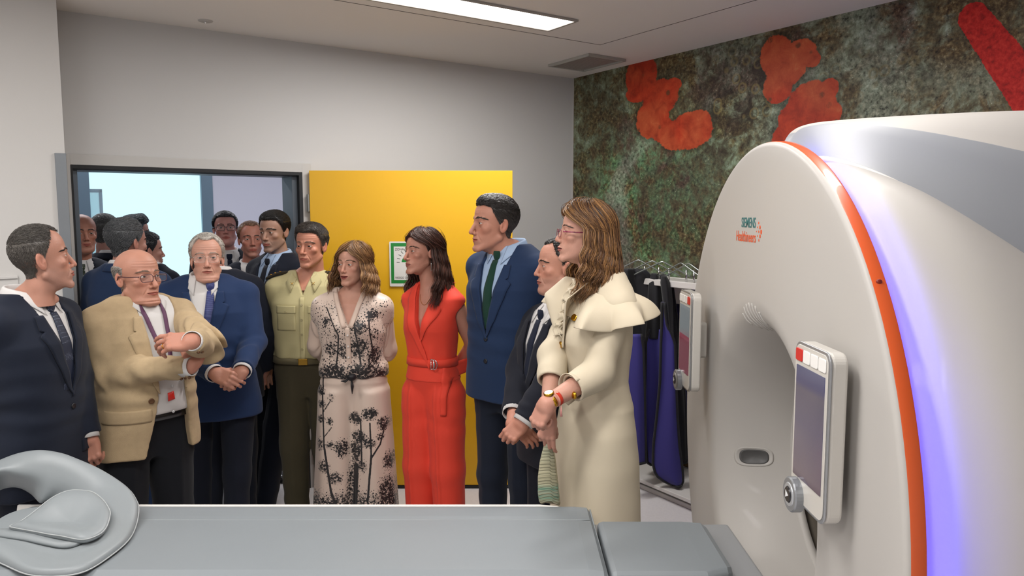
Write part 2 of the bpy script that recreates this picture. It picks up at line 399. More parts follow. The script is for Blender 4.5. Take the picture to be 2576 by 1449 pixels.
def make_short_hair(parent, p, style, T, colfn, n=4200, L=.030, comb='back', seed=1, lift=.004, quiff=0.0, fade=0.0, rad=.0008, res=.0036):
    rg = np.random.RandomState(seed)
    def tf(P):
        m = hair_mask(P, style)
        t = T*(.35+.65*np.clip((P[:, 2]-.01)/.07, 0, 1)) if fade == 0 else T*np.clip((P[:, 2]+.03-.03*fade)/.10, .12, 1)
        t = t+quiff*np.exp(-((P[:, 1]+.055)/.04)**2)*np.clip((P[:, 2]-.08)/.03, 0, 1)
        return np.where(m > 0, t*np.clip(m/.014, 0, 1)**.6-.001, -.005)+.0010*wob(P, 260, seed)
    f = lambda P: skull_sdf(P, p)-tf(P)
    V, F = polygonize(f, (-.11, -.13, -.10), (.11, .15, .17), res)
    V = relax(V, F, 1, .4)
    keep = hair_mask(V.astype(np.float32), style) > -.004
    fk = keep[F].all(1); F = F[fk]
    me = mesh_np(V, F, 'hair'); C = colfn(V, rg); set_col(me, C*.88)
    o = link('hair', me, hair_mat(), parent)
    # blades
    idx = np.where(hair_mask(V.astype(np.float32), style) > .001)[0]
    if len(idx) == 0 or n == 0: return o
    s = V[rg.choice(idx, n)]+rg.normal(size=(n, 3))*.0015
    K = 6; path = [s]
    cur = s.copy()
    for i in range(1, K):
        if comb == 'back': D = np.stack([cur[:, 0]*2.0, np.full(n, .8)-0*cur[:, 0], np.where(cur[:, 2] > .07, .12, -.75)], 1)
        elif comb == 'fwd': D = np.stack([-cur[:, 0]*.5, np.where(cur[:, 2] > .06, -1.0, -.1), np.where(cur[:, 2] > .07, .0, -.9)], 1)
        elif comb == 'side': D = np.stack([np.where(cur[:, 2] > .07, -1.0, np.sign(cur[:, 0])*.1), np.full(n, .45), np.where(cur[:, 2] > .07, .05, -.8)], 1)
        D = D+rg.normal(size=D.shape)*.16
        D /= np.linalg.norm(D, axis=1)[:, None]; cur = cur+D*L/(K-1)
        e = 1e-3; d0 = f(cur.astype(np.float32)); g = np.stack([f((cur+np.eye(3)[a]*e).astype(np.float32))-d0 for a in range(3)], 1)/e; g /= np.linalg.norm(g, axis=1)[:, None]+1e-6
        cur = cur-g*(d0-lift*math.sin(PI*i/(K-1))*rg.rand(n)-.0008)[:, None]
        path.append(cur)
    Pth = np.stack(path, 1); bc = colfn(s, rg)*(.82+.36*rg.rand(n))[:, None]
    st = strands(Pth, rad*(.7+.6*rg.rand(n)), bc, 'hair_strands', hair_mat(), o)
    return o
def make_eyes(parent, p, iris=(.10, .06, .035), look=(0, 0)):
    for sx in (1, -1):
        E = np.array([sx*.0315*p['w'], -.0705, .0085]); mb = MB(); R = Rz(look[0]) @ Rx(look[1])
        n = 20; P = []
        for i in range(15):
            t = PI*i/14; P.append([[math.sin(t)*math.cos(2*PI*k/n), -math.cos(t), math.sin(t)*math.sin(2*PI*k/n)] for k in range(n)])
        P = np.array(P)*.0126; mb.grid(P, closed_v=True)
        V = mb.V[0]; ang = np.degrees(np.arccos(np.clip(-V[:, 1]/.0126, -1, 1)))
        C = np.tile(np.array([.46, .42, .39]), (len(V), 1)); C = mixc(C, np.array(iris), (ang < 31).astype(float)); C = mixc(C, np.array([.005, .005, .005]), (ang < 14).astype(float))
        me = bpy.data.meshes.new('eye'); me.from_pydata((V @ R.T).tolist(), [], mb.P); me.update(); set_col(me, C)
        link('eye', me, mat('eyeball', '#ffffff', rough=.12, attr='Col'), parent, loc=E)
def make_brows(parent, p, col, thick=1.0, n=70, seed=5, arch=0.0):
    rg = np.random.RandomState(seed); paths = []
    f = lambda P: head_sdf(P, p, False)
    for sx in (1, -1):
        t = rg.rand(n); x = .010+.040*t; z = .0275+.006*np.sin(t*PI*.8)+arch*.004*np.sin(t*PI)-.004*t*t
        z = z+rg.normal(size=n)*.0016*thick*(1-.5*t)
        s = np.stack([x, np.full(n, -.095), z], 1)
        D = np.stack([np.full(n, .8), np.zeros(n), .6*(1-t*1.6)], 1)+rg.normal(size=(n, 3))*.12; D /= np.linalg.norm(D, axis=1)[:, None]
        pp = []
        for i in range(4):
            c = s+D*(.0095*i/3)
            # march on to the face
            y = np.full(n, -.11)
            for _ in range(10):
                c[:, 1] = y; y = y+np.maximum(f(c.astype(np.float32)), 0)*.8
            c[:, 1] = y-.0006-.0008*math.sin(PI*i/3); pp.append(c.copy())
        q = np.stack(pp, 1); q[:, :, 0] *= sx; paths.append(q)
    Pth = np.concatenate(paths); c = np.array(col[:3])*(.7+.6*rg.rand(len(Pth)))[:, None]
    return strands(Pth, np.full(len(Pth), .0008*thick), c, 'eyebrows', hair_mat(), parent)
def make_glasses(parent, p, frame, lensw=.050, lensh=.032, y=-.102, z=.004, rim=True, r=.0011, sq=.010, thick_temple=.0016, shape='rect'):
    g = empty('glasses', (0, 0, 0)); g.parent = parent
    mb = MB(); ex = .033*p['w']
    for sx in (1, -1):
        pts = [(sx*ex+a, y+.10*abs(a+sx*ex)**1.5*2.0, z+b) for a, b in rrect(lensw, lensh, sq, 5)]
        if rim: mb.tube(pts+[pts[0]], r, 6, caps=False)
        ln = MB(); c = np.mean(pts, 0); V = [c]+pts; ln.add(V, [(0, i+1, (i+1) % len(pts)+1) for i in range(len(pts))])
        ln.build('lens', mat('spectacle_glass', '#f4f6f8', rough=.02, alpha=.05, spec=.8), g, smooth=True)
        e = (sx*(ex+lensw/2), y+.012, z+lensh*.25)
        mb.tube([e, (sx*(ex+lensw/2+.006), y+.020, z+.008), (sx*.081*p['w'], y+.06, z+.009), (sx*.083*p['w'], .012, z+.014), (sx*.081*p['w'], .028, z-.006)], thick_temple, 6)
    mb.tube([(-ex+lensw/2, y+.001, z+.004), (0, y-.004, z+.007), (ex-lensw/2, y+.001, z+.004)], r*1.1, 6)
    mb.build('frame', frame, g, smooth=True); return g
def skin_mat():
    return mat('skin', '#c08a72', rough=.50, spec=.35, attr='Col', sss=.12, bump=(260, .10, (1, 1, 1)))
# ------------------------------------------------------------------ people: hands, bodies, clothes
FB = [(.030, .086), (.0105, .091), (-.010, .088), (-.0285, .079)]
FL = [.95, 1.06, .98, .78]
def hand_parts(curl=(30, 30, 30, 30), curl2=None, spread=3.0, thumb=(35, 30, 25), sc=1.0):
    """hand frame: x to the thumb side, y along the fingers, z out of the back; returns cones [(a,b,ra,rb)]"""
    segs = []; nails = []
    for i in range(4):
        x, y = FB[i]; c = math.radians(curl[i]); c2 = math.radians((curl2[i] if curl2 is not None else curl[i]*1.1)); az = math.radians((1.5-i)*spread)
        p = np.array([x, y, 0.0]); ang = 0
        for k, (ln, r0, r1, dc) in enumerate(((.043, .0092, .0082, c), (.026, .0082, .0074, c2), (.021, .0074, .0062, c2*.6))):
            ang += dc; d = np.array([math.sin(az)*math.cos(ang), math.cos(az)*math.cos(ang), -math.sin(ang)]); q = p+d*ln*FL[i]; segs.append((p, q, r0, r1)); p = q
        nails.append((p-d*.004, np.array([0, math.sin(ang), math.cos(ang)])))
    to, tf, tc = [math.radians(v) for v in thumb]
    p = np.array([.020, .022, -.006]); d = np.array([math.sin(to), math.cos(to)*math.cos(tf), -math.sin(tf)]); d /= np.linalg.norm(d)
    q = p+d*.044; segs.append((p, q, .0145, .0108)); p = q
    for ln, r0, r1 in ((.032, .0108, .0096), (.026, .0096, .0076)):
        # thumb joints close towards the fingers
        e = np.array([d[0]*math.cos(tc)-d[1]*math.sin(tc)*.8, d[1]*math.cos(tc)+d[0]*math.sin(tc)*.8, d[2]]); d = e/np.linalg.norm(e)
        q = p+d*ln; segs.append((p, q, r0, r1)); p = q
    return segs, nails
def hand_field(P, wr, R, segs, sc=1.0, wrist_r=.026):
    q = ((P-np.asarray(wr, np.float32)) @ np.asarray(R, np.float32))/sc
    d = bbox(q, (.002, .052, -.001), (.0375, .042, .0125), .0122)
    d = smin(d, ell(q, (.020, .030, -.010), (.018, .030, .015)), .012)
    d = smin(d, ell(q, (-.024, .040, -.008), (.014, .036, .014)), .012)
    d = smin(d, bbox(q, (0, .002, 0), (.026, .028, .019), .018), .02)
    for i, (a, b, ra, rb) in enumerate(segs):
        c = cone(q, a, b, ra, rb)
        d = smin(d, c, .008 if i % 3 == 0 else .0028)
    for x, y in FB: d = smin(d, ell(q, (x, y-.002, .006), (.0085, .009, .0075)), .006)
    return d*sc
def frame(d, n):
    """hand axes from finger direction d and back-of-hand normal n (x = thumb side for the given handedness set by the caller)"""
    d = np.asarray(d, float); d /= np.linalg.norm(d); n = np.asarray(n, float); n = n-d*np.dot(n, d); n /= np.linalg.norm(n); return d, n
def fabric(name, color, rough=.85, bump=(900, .12), sheen=.05, noise=None, attr=None):
    return mat(name, color, rough=rough, spec=.25, sheen=sheen, bump=(bump[0], bump[1], (1, 1, 1)), noise=noise, attr=attr)
TORSO_M = [(1.48, .054, .056, .035), (1.46, .072, .066, .032), (1.437, .108, .078, .028), (1.395, .160, .098, .020), (1.30, .192, .122, .008), (1.20, .186, .124, .003), (1.10, .176, .120, .000), (1.02, .178, .122, .000), (.94, .190, .126, .006), (.84, .200, .128, .010), (.74, .204, .124, .010)]
TORSO_F = [(1.46, .052, .054, .035), (1.435, .075, .064, .032), (1.41, .115, .075, .028), (1.375, .148, .088, .020), (1.28, .158, .100, .006), (1.22, .156, .104, .002), (1.14, .138, .096, .004), (1.06, .130, .090, .006), (.98, .150, .104, .012), (.90, .172, .116, .016), (.82, .178, .118, .014), (.74, .176, .110, .010)]
class Person:
    def __init__(s, px, Y, yaw, H, head, hsc=1.0, hyaw=None, hpitch=0, hroll=0, hY=None, fem=False, gx=1.0, gy=1.0, belly=0.0, hp=None, sz=None, tone='#b98068', lip='#94493f', stub=0.0, stubc=(.10, .09, .085), lean=(0, 0), Yoff=0.0):
        s.Yoff = Yoff; Y = Y+Yoff
        s.root = np.array([W(px, 900, Y)[0], Y, 0.0]); alpha = math.degrees(math.atan((px-1288)/FPX)); hyaw = yaw if hyaw is None else hyaw; yaw = yaw-alpha; hyaw = hyaw-math.degrees(math.atan((head[0]-1288)/FPX)); s.yaw = math.radians(yaw); s.R = Rz(s.yaw); s.H = H; s.s = sz or H/(1.75 if not fem else 1.70); s.fem = fem
        s.gx = gx; s.gy = gy; s.belly = belly; s.tone = srgb(tone)[:3]; s.lip = srgb(lip)[:3]; s.stub = stub; s.stubc = stubc
        s.p = dict(HD); s.p.update(hp or {}); s.hsc = hsc; s.hS = np.array([hsc, hsc*s.p.get('dp', .93), hsc])
        s.hc = s.L(W(head[0], head[1], hY or Y))
        hy = math.radians(hyaw-yaw)
        s.Rh = Rz(hy) @ Rx(math.radians(hpitch)) @ Ry(math.radians(hroll))
        s.lev = [(z*s.s, a*gx*s.s, b*gy*s.s, y*s.s) for z, a, b, y in (TORSO_F if fem else TORSO_M)]
        z = np.array([l[0] for l in s.lev])[::-1]; s.tz = z; s.ta, s.tb, s.ty = [np.array([l[i] for l in s.lev])[::-1] for i in (1, 2, 3)]
        s.zn = s.lev[1][0]                                                    # neck base height
        s.lean = np.array(lean, float)                                       # shift of the neck base against the feet, metres
        s.V = []; s.F = []; s.C = []; s.nv = 0; s.kids = []
        sx = (.168 if not fem else .146)*gx*s.s
        s.sh = {1: np.array([sx, .018, s.lev[3][0]-.022]), -1: np.array([-sx, .018, s.lev[3][0]-.022])}
        s.el = {}; s.wr = {}
    def L(s, w): return (np.asarray(w)-s.root) @ s.R
    def px(s, x, y, Y): return s.L(W(x, y, Y+s.Yoff))
    def shift(s, P):
        """lean of the torso: undo it"""
        if not s.lean.any(): return P
        t = np.clip((P[:, 2]-.55*s.s)/(.9*s.s), 0, 1.2)[:, None]; Q = P.copy(); Q[:, :2] -= (t*s.lean).astype(np.float32); return Q
    def unshift(s, v):
        v = np.array(v, float); t = min(max((v[2]-.55*s.s)/(.9*s.s), 0), 1.2); v[:2] += t*s.lean; return v
    # ---- fields
    def torso(s, P, off=0.0, zb=None, zt=None, bel=True):
        Q = s.shift(P); z = Q[:, 2]
        a = np.interp(z, s.tz, s.ta).astype(np.float32)+off; b = np.interp(z, s.tz, s.tb).astype(np.float32)+off; yc = np.interp(z, s.tz, s.ty).astype(np.float32)
        x = Q[:, 0]; y = Q[:, 1]-yc
        if bel and s.belly:
            y = np.where(y < 0, y/(1+s.belly*np.exp(-((z-1.06*s.s)/(.17*s.s))**2)), y)
        if s.fem:   # bust
            y = np.where(y < 0, y/(1+.22*np.exp(-((z-1.255*s.s)/.065)**2-((np.abs(x)-.062)/.055)**2)), y)
        r = (np.abs(x/a)**2.3+np.abs(y/b)**2.3)**(1/2.3)
        d = (r-1)*np.minimum(a, b)
        for g in (1, -1):
            c = s.sh[g]; d = smin(d, cone(Q, (g*.05*s.s, .035*s.s, s.zn-.012), c+np.array([0, 0, .002]), .038*s.s+off, .050*s.s*(.9 if s.fem else 1)+off), .04)
        if zb is not None: d = smax(d, zb-z, .006)
        d = smax(d, z-(zt if zt is not None else s.lev[0][0]), .008)
        return d
    def arm(s, P, g, r=(.062, .052, .042), k=.03, upto=None, frm=0.0, wrink=0.0, cut=None):
        a, b, c = s.sh[g], s.el[g], s.wr[g]
        a = s.unshift(a)
        d1 = cone(P, a, b, r[0], r[1]); d2 = cone(P, b, c, r[1], r[2])
        d = smin(d1, d2, k)
        if wrink:
            ax = (c-b)/np.linalg.norm(c-b); t = (P-b.astype(np.float32)) @ ax.astype(np.float32)
            ph = 2.2*wob(P, 22, 11+g, 3)
            e = np.exp(-(((P-b.astype(np.float32))**2).sum(1))/.11**2)
            sel = np.clip(.35+1.3*wob(P, 11, 21+g, 3), 0, 1)
            d = d+wrink*(.6+e)*sel*np.sin(t*78+ph*3.2)*.62+wrink*.35*wob(P, 48, 4)
        if cut is not None:
            ax = (c-b)/np.linalg.norm(c-b); t = (P-c.astype(np.float32)) @ ax.astype(np.float32)
            near = np.sqrt(((P-c.astype(np.float32))**2).sum(1)) < .16
            d = np.where(near, smax(d, t-cut, .004), d)
        return d
    def hfield(s, P): return head_sdf(((P-s.hc.astype(np.float32)) @ s.Rh.astype(np.float32)/s.hS).astype(np.float32), s.p)*s.hS[1]
    # ---- skin
    def add_skin(s, f, lo, hi, h, kind='body'):
        V, F = polygonize(f, lo, hi, h)
        if not len(V): return
        V = relax(V, F, 1, .25)
        hl = (V-s.hc) @ s.Rh/s.hS
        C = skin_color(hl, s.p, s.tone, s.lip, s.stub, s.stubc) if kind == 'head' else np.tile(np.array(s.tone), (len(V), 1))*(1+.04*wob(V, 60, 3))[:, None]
        if kind == 'hand': C = C*np.array([1.0, .93, .92])
        s.V.append(V); s.F.append(F+s.nv); s.C.append(C); s.nv += len(V)
    def build_skin(s, name='person', chest=None, core=True, neck_to=None, arms_bare=(), leg_r=.055):
        """head, neck and (below the clothes) trunk, arms and legs as one mesh"""
        nb = s.unshift(np.array([0, .030*s.s, s.zn-.01]))
        zc = s.zn-.03 if chest is None else chest
        def f(P):
            d = s.hfield(P)
            top = s.hc+s.Rh @ (np.array([0, .030, -.085])*s.hS)
            d = smin(d, cone(P, nb, top, .056*s.p['neck'], .046*s.p['neck']*s.hsc), .018)
            if chest is not None: d = smin(d, s.torso(P, -.016), .03)
            return d
        c = s.hc; r = .20*s.hsc
        lo = np.minimum(c-r*.95, [nb[0]-.10, nb[1]-.12, 0]); hi = np.maximum(c+r, [nb[0]+.10, nb[1]+.12, 0])
        if chest is not None: lo = np.minimum(lo, [-.19, -.20, 0]); hi = np.maximum(hi, [.19, .16, 0])
        lo[2] = zc; hi[2] = c[2]+.17*s.hsc
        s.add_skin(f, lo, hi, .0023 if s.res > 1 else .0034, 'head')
        if core:
            kz = .50*s.s
            def g(P):
                d = s.torso(P, -.035-.07*np.clip((1.0*s.s-P[:, 2])/(.16*s.s), 0, 1), zb=.86*s.s)
                for q in (1, -1):
                    if q in s.el: d = smin(d, smin(cone(P, s.unshift(s.sh[q]), s.el[q], .042, .036), cone(P, s.el[q], s.wr[q], .036, .026), .02), .03)
                    lg = s.legs[q]
                    d = smin(d, smin(cone(P, lg[0], lg[1], .062, .046), cone(P, lg[1], lg[2], .048, .034), .03), .04)
                return d
            s.add_skin(g, (-.5, -.5, .04), (.5, .5, s.zn), .014)
        me = mesh_np(np.concatenate(s.V), np.concatenate(s.F), name); set_col(me, np.concatenate(s.C))
        s.o = link(name, me, skin_mat(), None, s.root, (0, 0, s.yaw))
        return s.o
    res = 2
    def add_hand(s, g, d, n, curl=(30,)*4, curl2=None, thumb=(35, 30, 25), spread=3, sc=1.0, wr=None, thumb_side=None, el=None, fore=.045, fr=(.030, .027), rings=()):
        """hand at the wrist joint; d fingers, n back of the hand, both in local axes"""
        wr = s.wr[g] if wr is None else np.asarray(wr, float); el = s.el[g] if el is None else el
        d, n = frame(d, n); x = np.cross(d, n)                                # d x n
        # right hand palm down: thumb points to d x n * (+1) for the left hand
        if thumb_side is not None and np.dot(x, thumb_side) < 0: x = -x
        R = np.stack([x, d, n], 1); segs, nails = hand_parts(curl, curl2, spread, thumb)
        ax = (el-wr)/np.linalg.norm(el-wr)
        def f(P):
            q = hand_field(P, wr, R, segs, sc)
            return smin(q, cone(P, wr+ax*fore, wr, fr[0], fr[1]*.9), .02)
        ext = .20*sc+fore
        s.add_skin(f, wr-ext, wr+ext, .0023 if s.res > 1 else .0034, 'hand')
        s.hands = getattr(s, 'hands', {}); s.hands[g] = (wr, R, segs, sc)
        C = s.C[-1]; V = s.V[-1]
        for a, nn in nails:
            w_ = wr+R @ (a*sc); nw = R @ nn
            m = np.exp(-(((V-w_)**2).sum(1))/(.0062*sc)**2)*(((V-w_) @ nw) > .002)
            C[:] = mixc(C, np.array([.62, .42, .38]), m*.9)
        return R
    # ---- garments
    def garment(s, f, name, m, lo, hi, h, col=None, parent=None, rl=1):
        V, F = polygonize(f, lo, hi, h); V = relax(V, F, rl, .4)
        me = mesh_np(V, F, name)
        if col is not None: set_col(me, col(V))
        return link(name, me, m, parent or s.o)
    def march(s, f, x, z, y0=-.45, it=60):
        x = np.asarray(x, float); z = np.asarray(z, float); y = np.full(x.shape, y0)
        P = np.stack([x.ravel(), y.ravel(), z.ravel()], 1).astype(np.float32)
        for _ in range(it):
            d = f(P); P[:, 1] += np.clip(d, -.01, .05)*.8
        return P.reshape(x.shape+(3,))
    def patch(s, f, inner, outer, name, m, off=.004, th=.004, n=24, k=5, parent=None, smooth=True):
        """strip between two (x,z) polylines laid on the surface f from the front"""
        inner = np.asarray(inner, float); outer = np.asarray(outer, float)
        def rs(a, n):
            t = np.linspace(0, 1, len(a)); u = np.linspace(0, 1, n); return np.stack([np.interp(u, t, a[:, i]) for i in range(2)], 1)
        A = rs(inner, n); B = rs(outer, n); t = np.linspace(0, 1, k)[None, :, None]
        G = A[:, None]*(1-t)+B[:, None]*t
        P = s.march(f, G[..., 0], G[..., 1]); P[..., 1] -= off
        mb = MB(); mb.grid(P); return mb.build(name, m, parent or s.o, smooth=smooth, solid=th, offset=0)
    def disc(s, f, x, z, r, name, m, th=.004, parent=None, nrm=None):
        P = s.march(f, np.array([x]), np.array([z]))[0]
        e = .004; Q = np.array([P, P+[e, 0, 0], P+[0, e, 0], P+[0, 0, e]], np.float32); v = f(Q); nn = np.array([v[1]-v[0], v[2]-v[0], v[3]-v[0]]); nn /= np.linalg.norm(nn)+1e-9
        a = np.cross(nn, [0, 0, 1]); a /= np.linalg.norm(a)+1e-9; b = np.cross(nn, a)
        c = P+nn*th*.5; mb = MB(); rings = [(0, th*.7), (.6, th*.65), (.95, th), (1, 0)]
        G = [[c+nn*h_+r*q*(math.cos(t)*a+math.sin(t)*b) for t in np.linspace(0, 2*PI, 15)[:-1]] for q, h_ in rings]
        mb.grid(np.array(G), closed_v=True); return mb.build(name, m, parent or s.o, smooth=True)
    def collar(s, name, m, r=(.060, .064), z0=0.0, drop=.035, h=.036, leaf=.034, tip=.030, gap=28, flare=.014, th=.0022, c=None, stand=True, tipout=0.0, back_y=0.0, onto=None):
        onto = onto or getattr(s, 'fs', None)
        """turned-down collar around the neck; gap = half opening at the front in degrees"""
        c = s.unshift(np.array([0, .026*s.s, s.zn])) if c is None else c
        ph = np.radians(np.linspace(-(180-gap), 180-gap, 57)); G = []
        for f_ in ph:
            t = abs(f_)/math.radians(180-gap); ft = t**2.2
            x = math.sin(f_); y = math.cos(f_)
            z = c[2]+z0-drop*ft
            lf = leaf+tip*t**6
            def pt(rr, zz, out=0): return [c[0]+x*(r[0]+rr)+out*np.sign(f_), c[1]+y*(r[1]+rr), zz]
            prof = []
            if stand: prof += [pt(0, z-.012), pt(-.001, z+h*.6)]
            prof += [pt(.0, z+h), pt(.004, z+h+.002), pt(.008, z+h-.003), pt(.008+flare*.5, z+h-lf*.5, tipout*t**6*.5), pt(.008+flare, z+h-lf, tipout*t**6)]
            G.append(prof)
        G = np.array(G)
        if onto is not None and stand:
            Q = s.march(onto, G[:, 3:, 0], G[:, 3:, 2]); k = np.array([.0, .002, .005, .006, .007])[:Q.shape[1]]; front = G[:, 3:, 1] < c[1]-.005
            G[:, 3:, 1] = np.where(front, np.minimum(G[:, 3:, 1], Q[..., 1]-k[None]), G[:, 3:, 1])
        mb = MB(); mb.grid(G); return mb.build(name, m, s.o, smooth=True, solid=th, offset=1)
    def tie(s, f, m, z0, z1, w=.034, x0=0.0, x1=0.0, knot=.023):
        z1 = z1*s.s
        n = 16; t = np.linspace(0, 1, n); z = z0-.03+(z1-z0+.03)*t; hw = .015+(w-.015)*np.clip(t*1.1, 0, 1)
        x = x0+(x1-x0)*t
        o = s.patch(f, np.stack([x-hw, z], 1), np.stack([x+hw, z], 1), 'tie', m, off=.004, th=.004, n=n, k=5)
        P = s.march(f, np.array([x0]), np.array([z0-.012]))[0]
        mb = MB(); G = []
        for i in range(9):
            v = i/8; ww = knot*(1.02-.42*v)*math.sin(PI*(.18+.64*v))**.4; dd = .011*math.sin(PI*(.12+.76*v))
            G.append([[P[0]+ww*math.cos(a), P[1]-.008-dd*math.sin(a), z0+.012-.046*v] for a in np.linspace(0, 2*PI, 15)[:-1]])
        mb.grid(np.array(G), closed_v=True); mb.build('knot', m, o, smooth=True); return o
    def part(s, ob):
        ob.location = tuple(s.hc); ob.rotation_euler = Matrix(s.Rh.tolist()).to_euler(); ob.scale = tuple(s.hS); return ob
    def face(s, brow=(.03, .022, .016), bt=1.0, iris=(.09, .05, .03), look=(0, 0), arch=0.0, bn=70):
        e0 = set(bpy.data.objects)
        make_eyes(s.o, s.p, iris, look); make_brows(s.o, s.p, brow, bt, bn, arch=arch)
        for ob in set(bpy.data.objects)-e0:
            l = Vector(ob.location)
            ob.location = Vector(s.hc)+Matrix(s.Rh.tolist()) @ Vector([l[i]*s.hS[i] for i in range(3)]); ob.rotation_euler = Matrix(s.Rh.tolist()).to_euler(); ob.scale = tuple(s.hS)
    def attach(s, ob): return s.part(ob)
    def set_legs(s, kn=None, an=None, w=.085, turn=0, dz=0):
        q = s.s; s.legs = {}
        for g in (1, -1):
            hip = np.array([g*w*q*s.gx, .012, .90*q]); ank = np.array([g*(w+.005)*q, .03, .075]); 
            if an and g in an: ank = np.array(an[g], float)
            kne = (hip+ank)/2+np.array([g*.004, -.012, .0])
            if kn and g in kn: kne = np.array(kn[g], float)
            s.legs[g] = (hip, kne, ank)
    def trousers(s, m, r=(.098, .078, .062), top=1.04, h=.008, col=None, name='trousers', bottom=.03, flare=0.0, crease=True, widen=1.0):
        q = s.s
        def f(P):
            d = None
            t = s.torso(P, -.004-.06*np.clip((.95*q-P[:, 2])/(.16*q), 0, 1), zb=.78*q, zt=top*q, bel=False)
            for g in (1, -1):
                hp, kn, an = s.legs[g]; a2 = an.copy(); a2[2] = bottom-.02
                l = smin(cone(P, hp, kn, r[0]*q*s.gx, r[1]), cone(P, kn, a2, r[1], r[2]), .03)
                if crease: l = l-.006*np.exp(-((P[:, 0]-np.interp(P[:, 2], [a2[2], kn[2], hp[2]], [a2[0], kn[0], hp[0]]))/.012)**2)*(P[:, 1] < 0)
                d = l if d is None else smin(d, l, .012)
            d = smin(t, d, .04)
            d = d+.0028*np.sin(P[:, 2]*38+3*wob(P, 14, 5, 3))*np.clip(1.2-P[:, 2], 0, 1)*.8
            d = smax(d, bottom-P[:, 2], .004)
            return d
        return s.garment(f, name, m, (-.42, -.34, 0), (.42, .36, top*q+.02), h, col)
    def shoes(s, m, heel=0.012, turn=14, L_=.285, sole=None):
        for g in (1, -1):
            an = s.legs[g][2]; R = Rz(math.radians(g*turn)); c = np.array([an[0], an[1], 0])
            def f(P):
                q = (P-c.astype(np.float32)) @ R.astype(np.float32)
                d = ell(q, (0, -.02, .038), (.040, .085, .038))
                d = smin(d, ell(q, (0, -.115, .028), (.042, .090, .030)), .03)
                d = smin(d, cone(q, (0, .025, .05), (0, .03, .10), .040, .042), .03)
                d = smax(d, (.010-q[:, 2]), .003)
                so = np.maximum((np.sqrt((q[:, 0]/.047)**2+((q[:, 1]+.070)/.145)**2)-1)*.047, np.abs(q[:, 2]-.007)-.0068)
                return smin(d, so, .004)
            s.garment(f, 'shoe', m, c+[-.17, -.27, 0], c+[.17, .17, .16], .005)
    def jacket(s, m, shirt_m, zb=1.10, vtop=.062, hem=.76, lap=.050, gap_below=.0, r=(.066, .057, .046), off=.012, h=.0058, cut=-.012, wr=.004, cuff=True, buttons=(), btm=None, lapm=None, gorge=1.375, pocket=None, xo=0.0, open_=None, notch=True, arms=(1, -1), shirt_h=.007, lapel=True, vfull=None, breast=None, collar=True, shirt_zb=.95):
        q = s.s; zn = s.zn
        zs = np.array([hem-.05, zb, zb+.02, gorge+.04, 1.60])*q
        ws = np.array([-.02, -.004, .002, vtop, vtop+.004])
        if open_ is not None: zs = np.array([hem-.05, hem+.1, zb, gorge+.04, 1.6])*q; ws = np.array([open_[0]*1.35, open_[0], open_[1], vtop, vtop+.004])
        def wv(z): return np.interp(z, zs, ws).astype(np.float32)
        def fj(P, hole=True, arms_=True):
            d = s.torso(P, off, zb=hem*q)
            wt = min(wr, .0055); d = d+wt*.45*wob(P, 34, 7, 4)+wt*.5*np.exp(-((P[:, 2]-1.10*q)/.12)**2)*np.sin(P[:, 2]*75+2.4*wob(P, 15, 8, 3))
            if hole:
                Q = s.shift(P); x = Q[:, 0]-xo; yf = Q[:, 1]-np.interp(Q[:, 2], s.tz, s.ty)
                cutd = wv(Q[:, 2])-np.abs(x)
                if gap_below: cutd = np.maximum(cutd, np.minimum(gap_below*np.clip((hem*q+.10-Q[:, 2])/.10, 0, 1)**2-np.abs(x), .02))
                d = smax(d, np.minimum(cutd, -.02-yf), .008)
            if arms_:
                for g in arms:
                    if g in s.el: d = smin(d, s.arm(P, g, r, wrink=wr, cut=cut), .022)
            if hole:
                # neck hole
                d = smax(d, -cone(P, s.unshift(np.array([0, .030*q, zn-.03])), s.unshift(np.array([0, .03*q, zn+.15])), .060*q, .070*q), .010)
            return d
        lo = np.array([-.5, -.5, hem*q-.03]); hi = np.array([.5, .4, zn+.06])
        for g in arms:
            if g in s.el:
                for j in (s.el[g], s.wr[g], s.sh[g]): lo = np.minimum(lo, j-.10); hi = np.maximum(hi, j+.10)
        lo[0] = max(lo[0], -.75); jo = s.garment(fj, 'jacket', m, lo, hi, h, rl=2)
        s.fj = fj; s.fjs = lambda P: fj(P, False, False); s.fja = lambda P: fj(P, False)
        fs = lambda P: s.torso(P, off-.009, zb=shirt_zb*q, zt=zn+.015)+.0016*wob(P, 45, 9)
        s.fs = fs
        if shirt_m is not None: s.garment(fs, 'shirt', shirt_m, (-.28, -.34, .93*q), (.28, .22, zn+.03), shirt_h)
        if cuff and shirt_m is not None:
            for g in arms:
                if g in s.el:
                    ax = (s.wr[g]-s.el[g]); ax /= np.linalg.norm(ax); mb = MB(); a = s.wr[g]+ax*(cut-.03); b = s.wr[g]+ax*(cut+.016)
                    mb.tube([a, a*.5+b*.5, b], [r[2]-.006, r[2]-.007, r[2]-.008], 20, caps=False); c_ = mb.build('cuff', shirt_m, s.o, smooth=True, solid=.003)
        lm = lapm or m
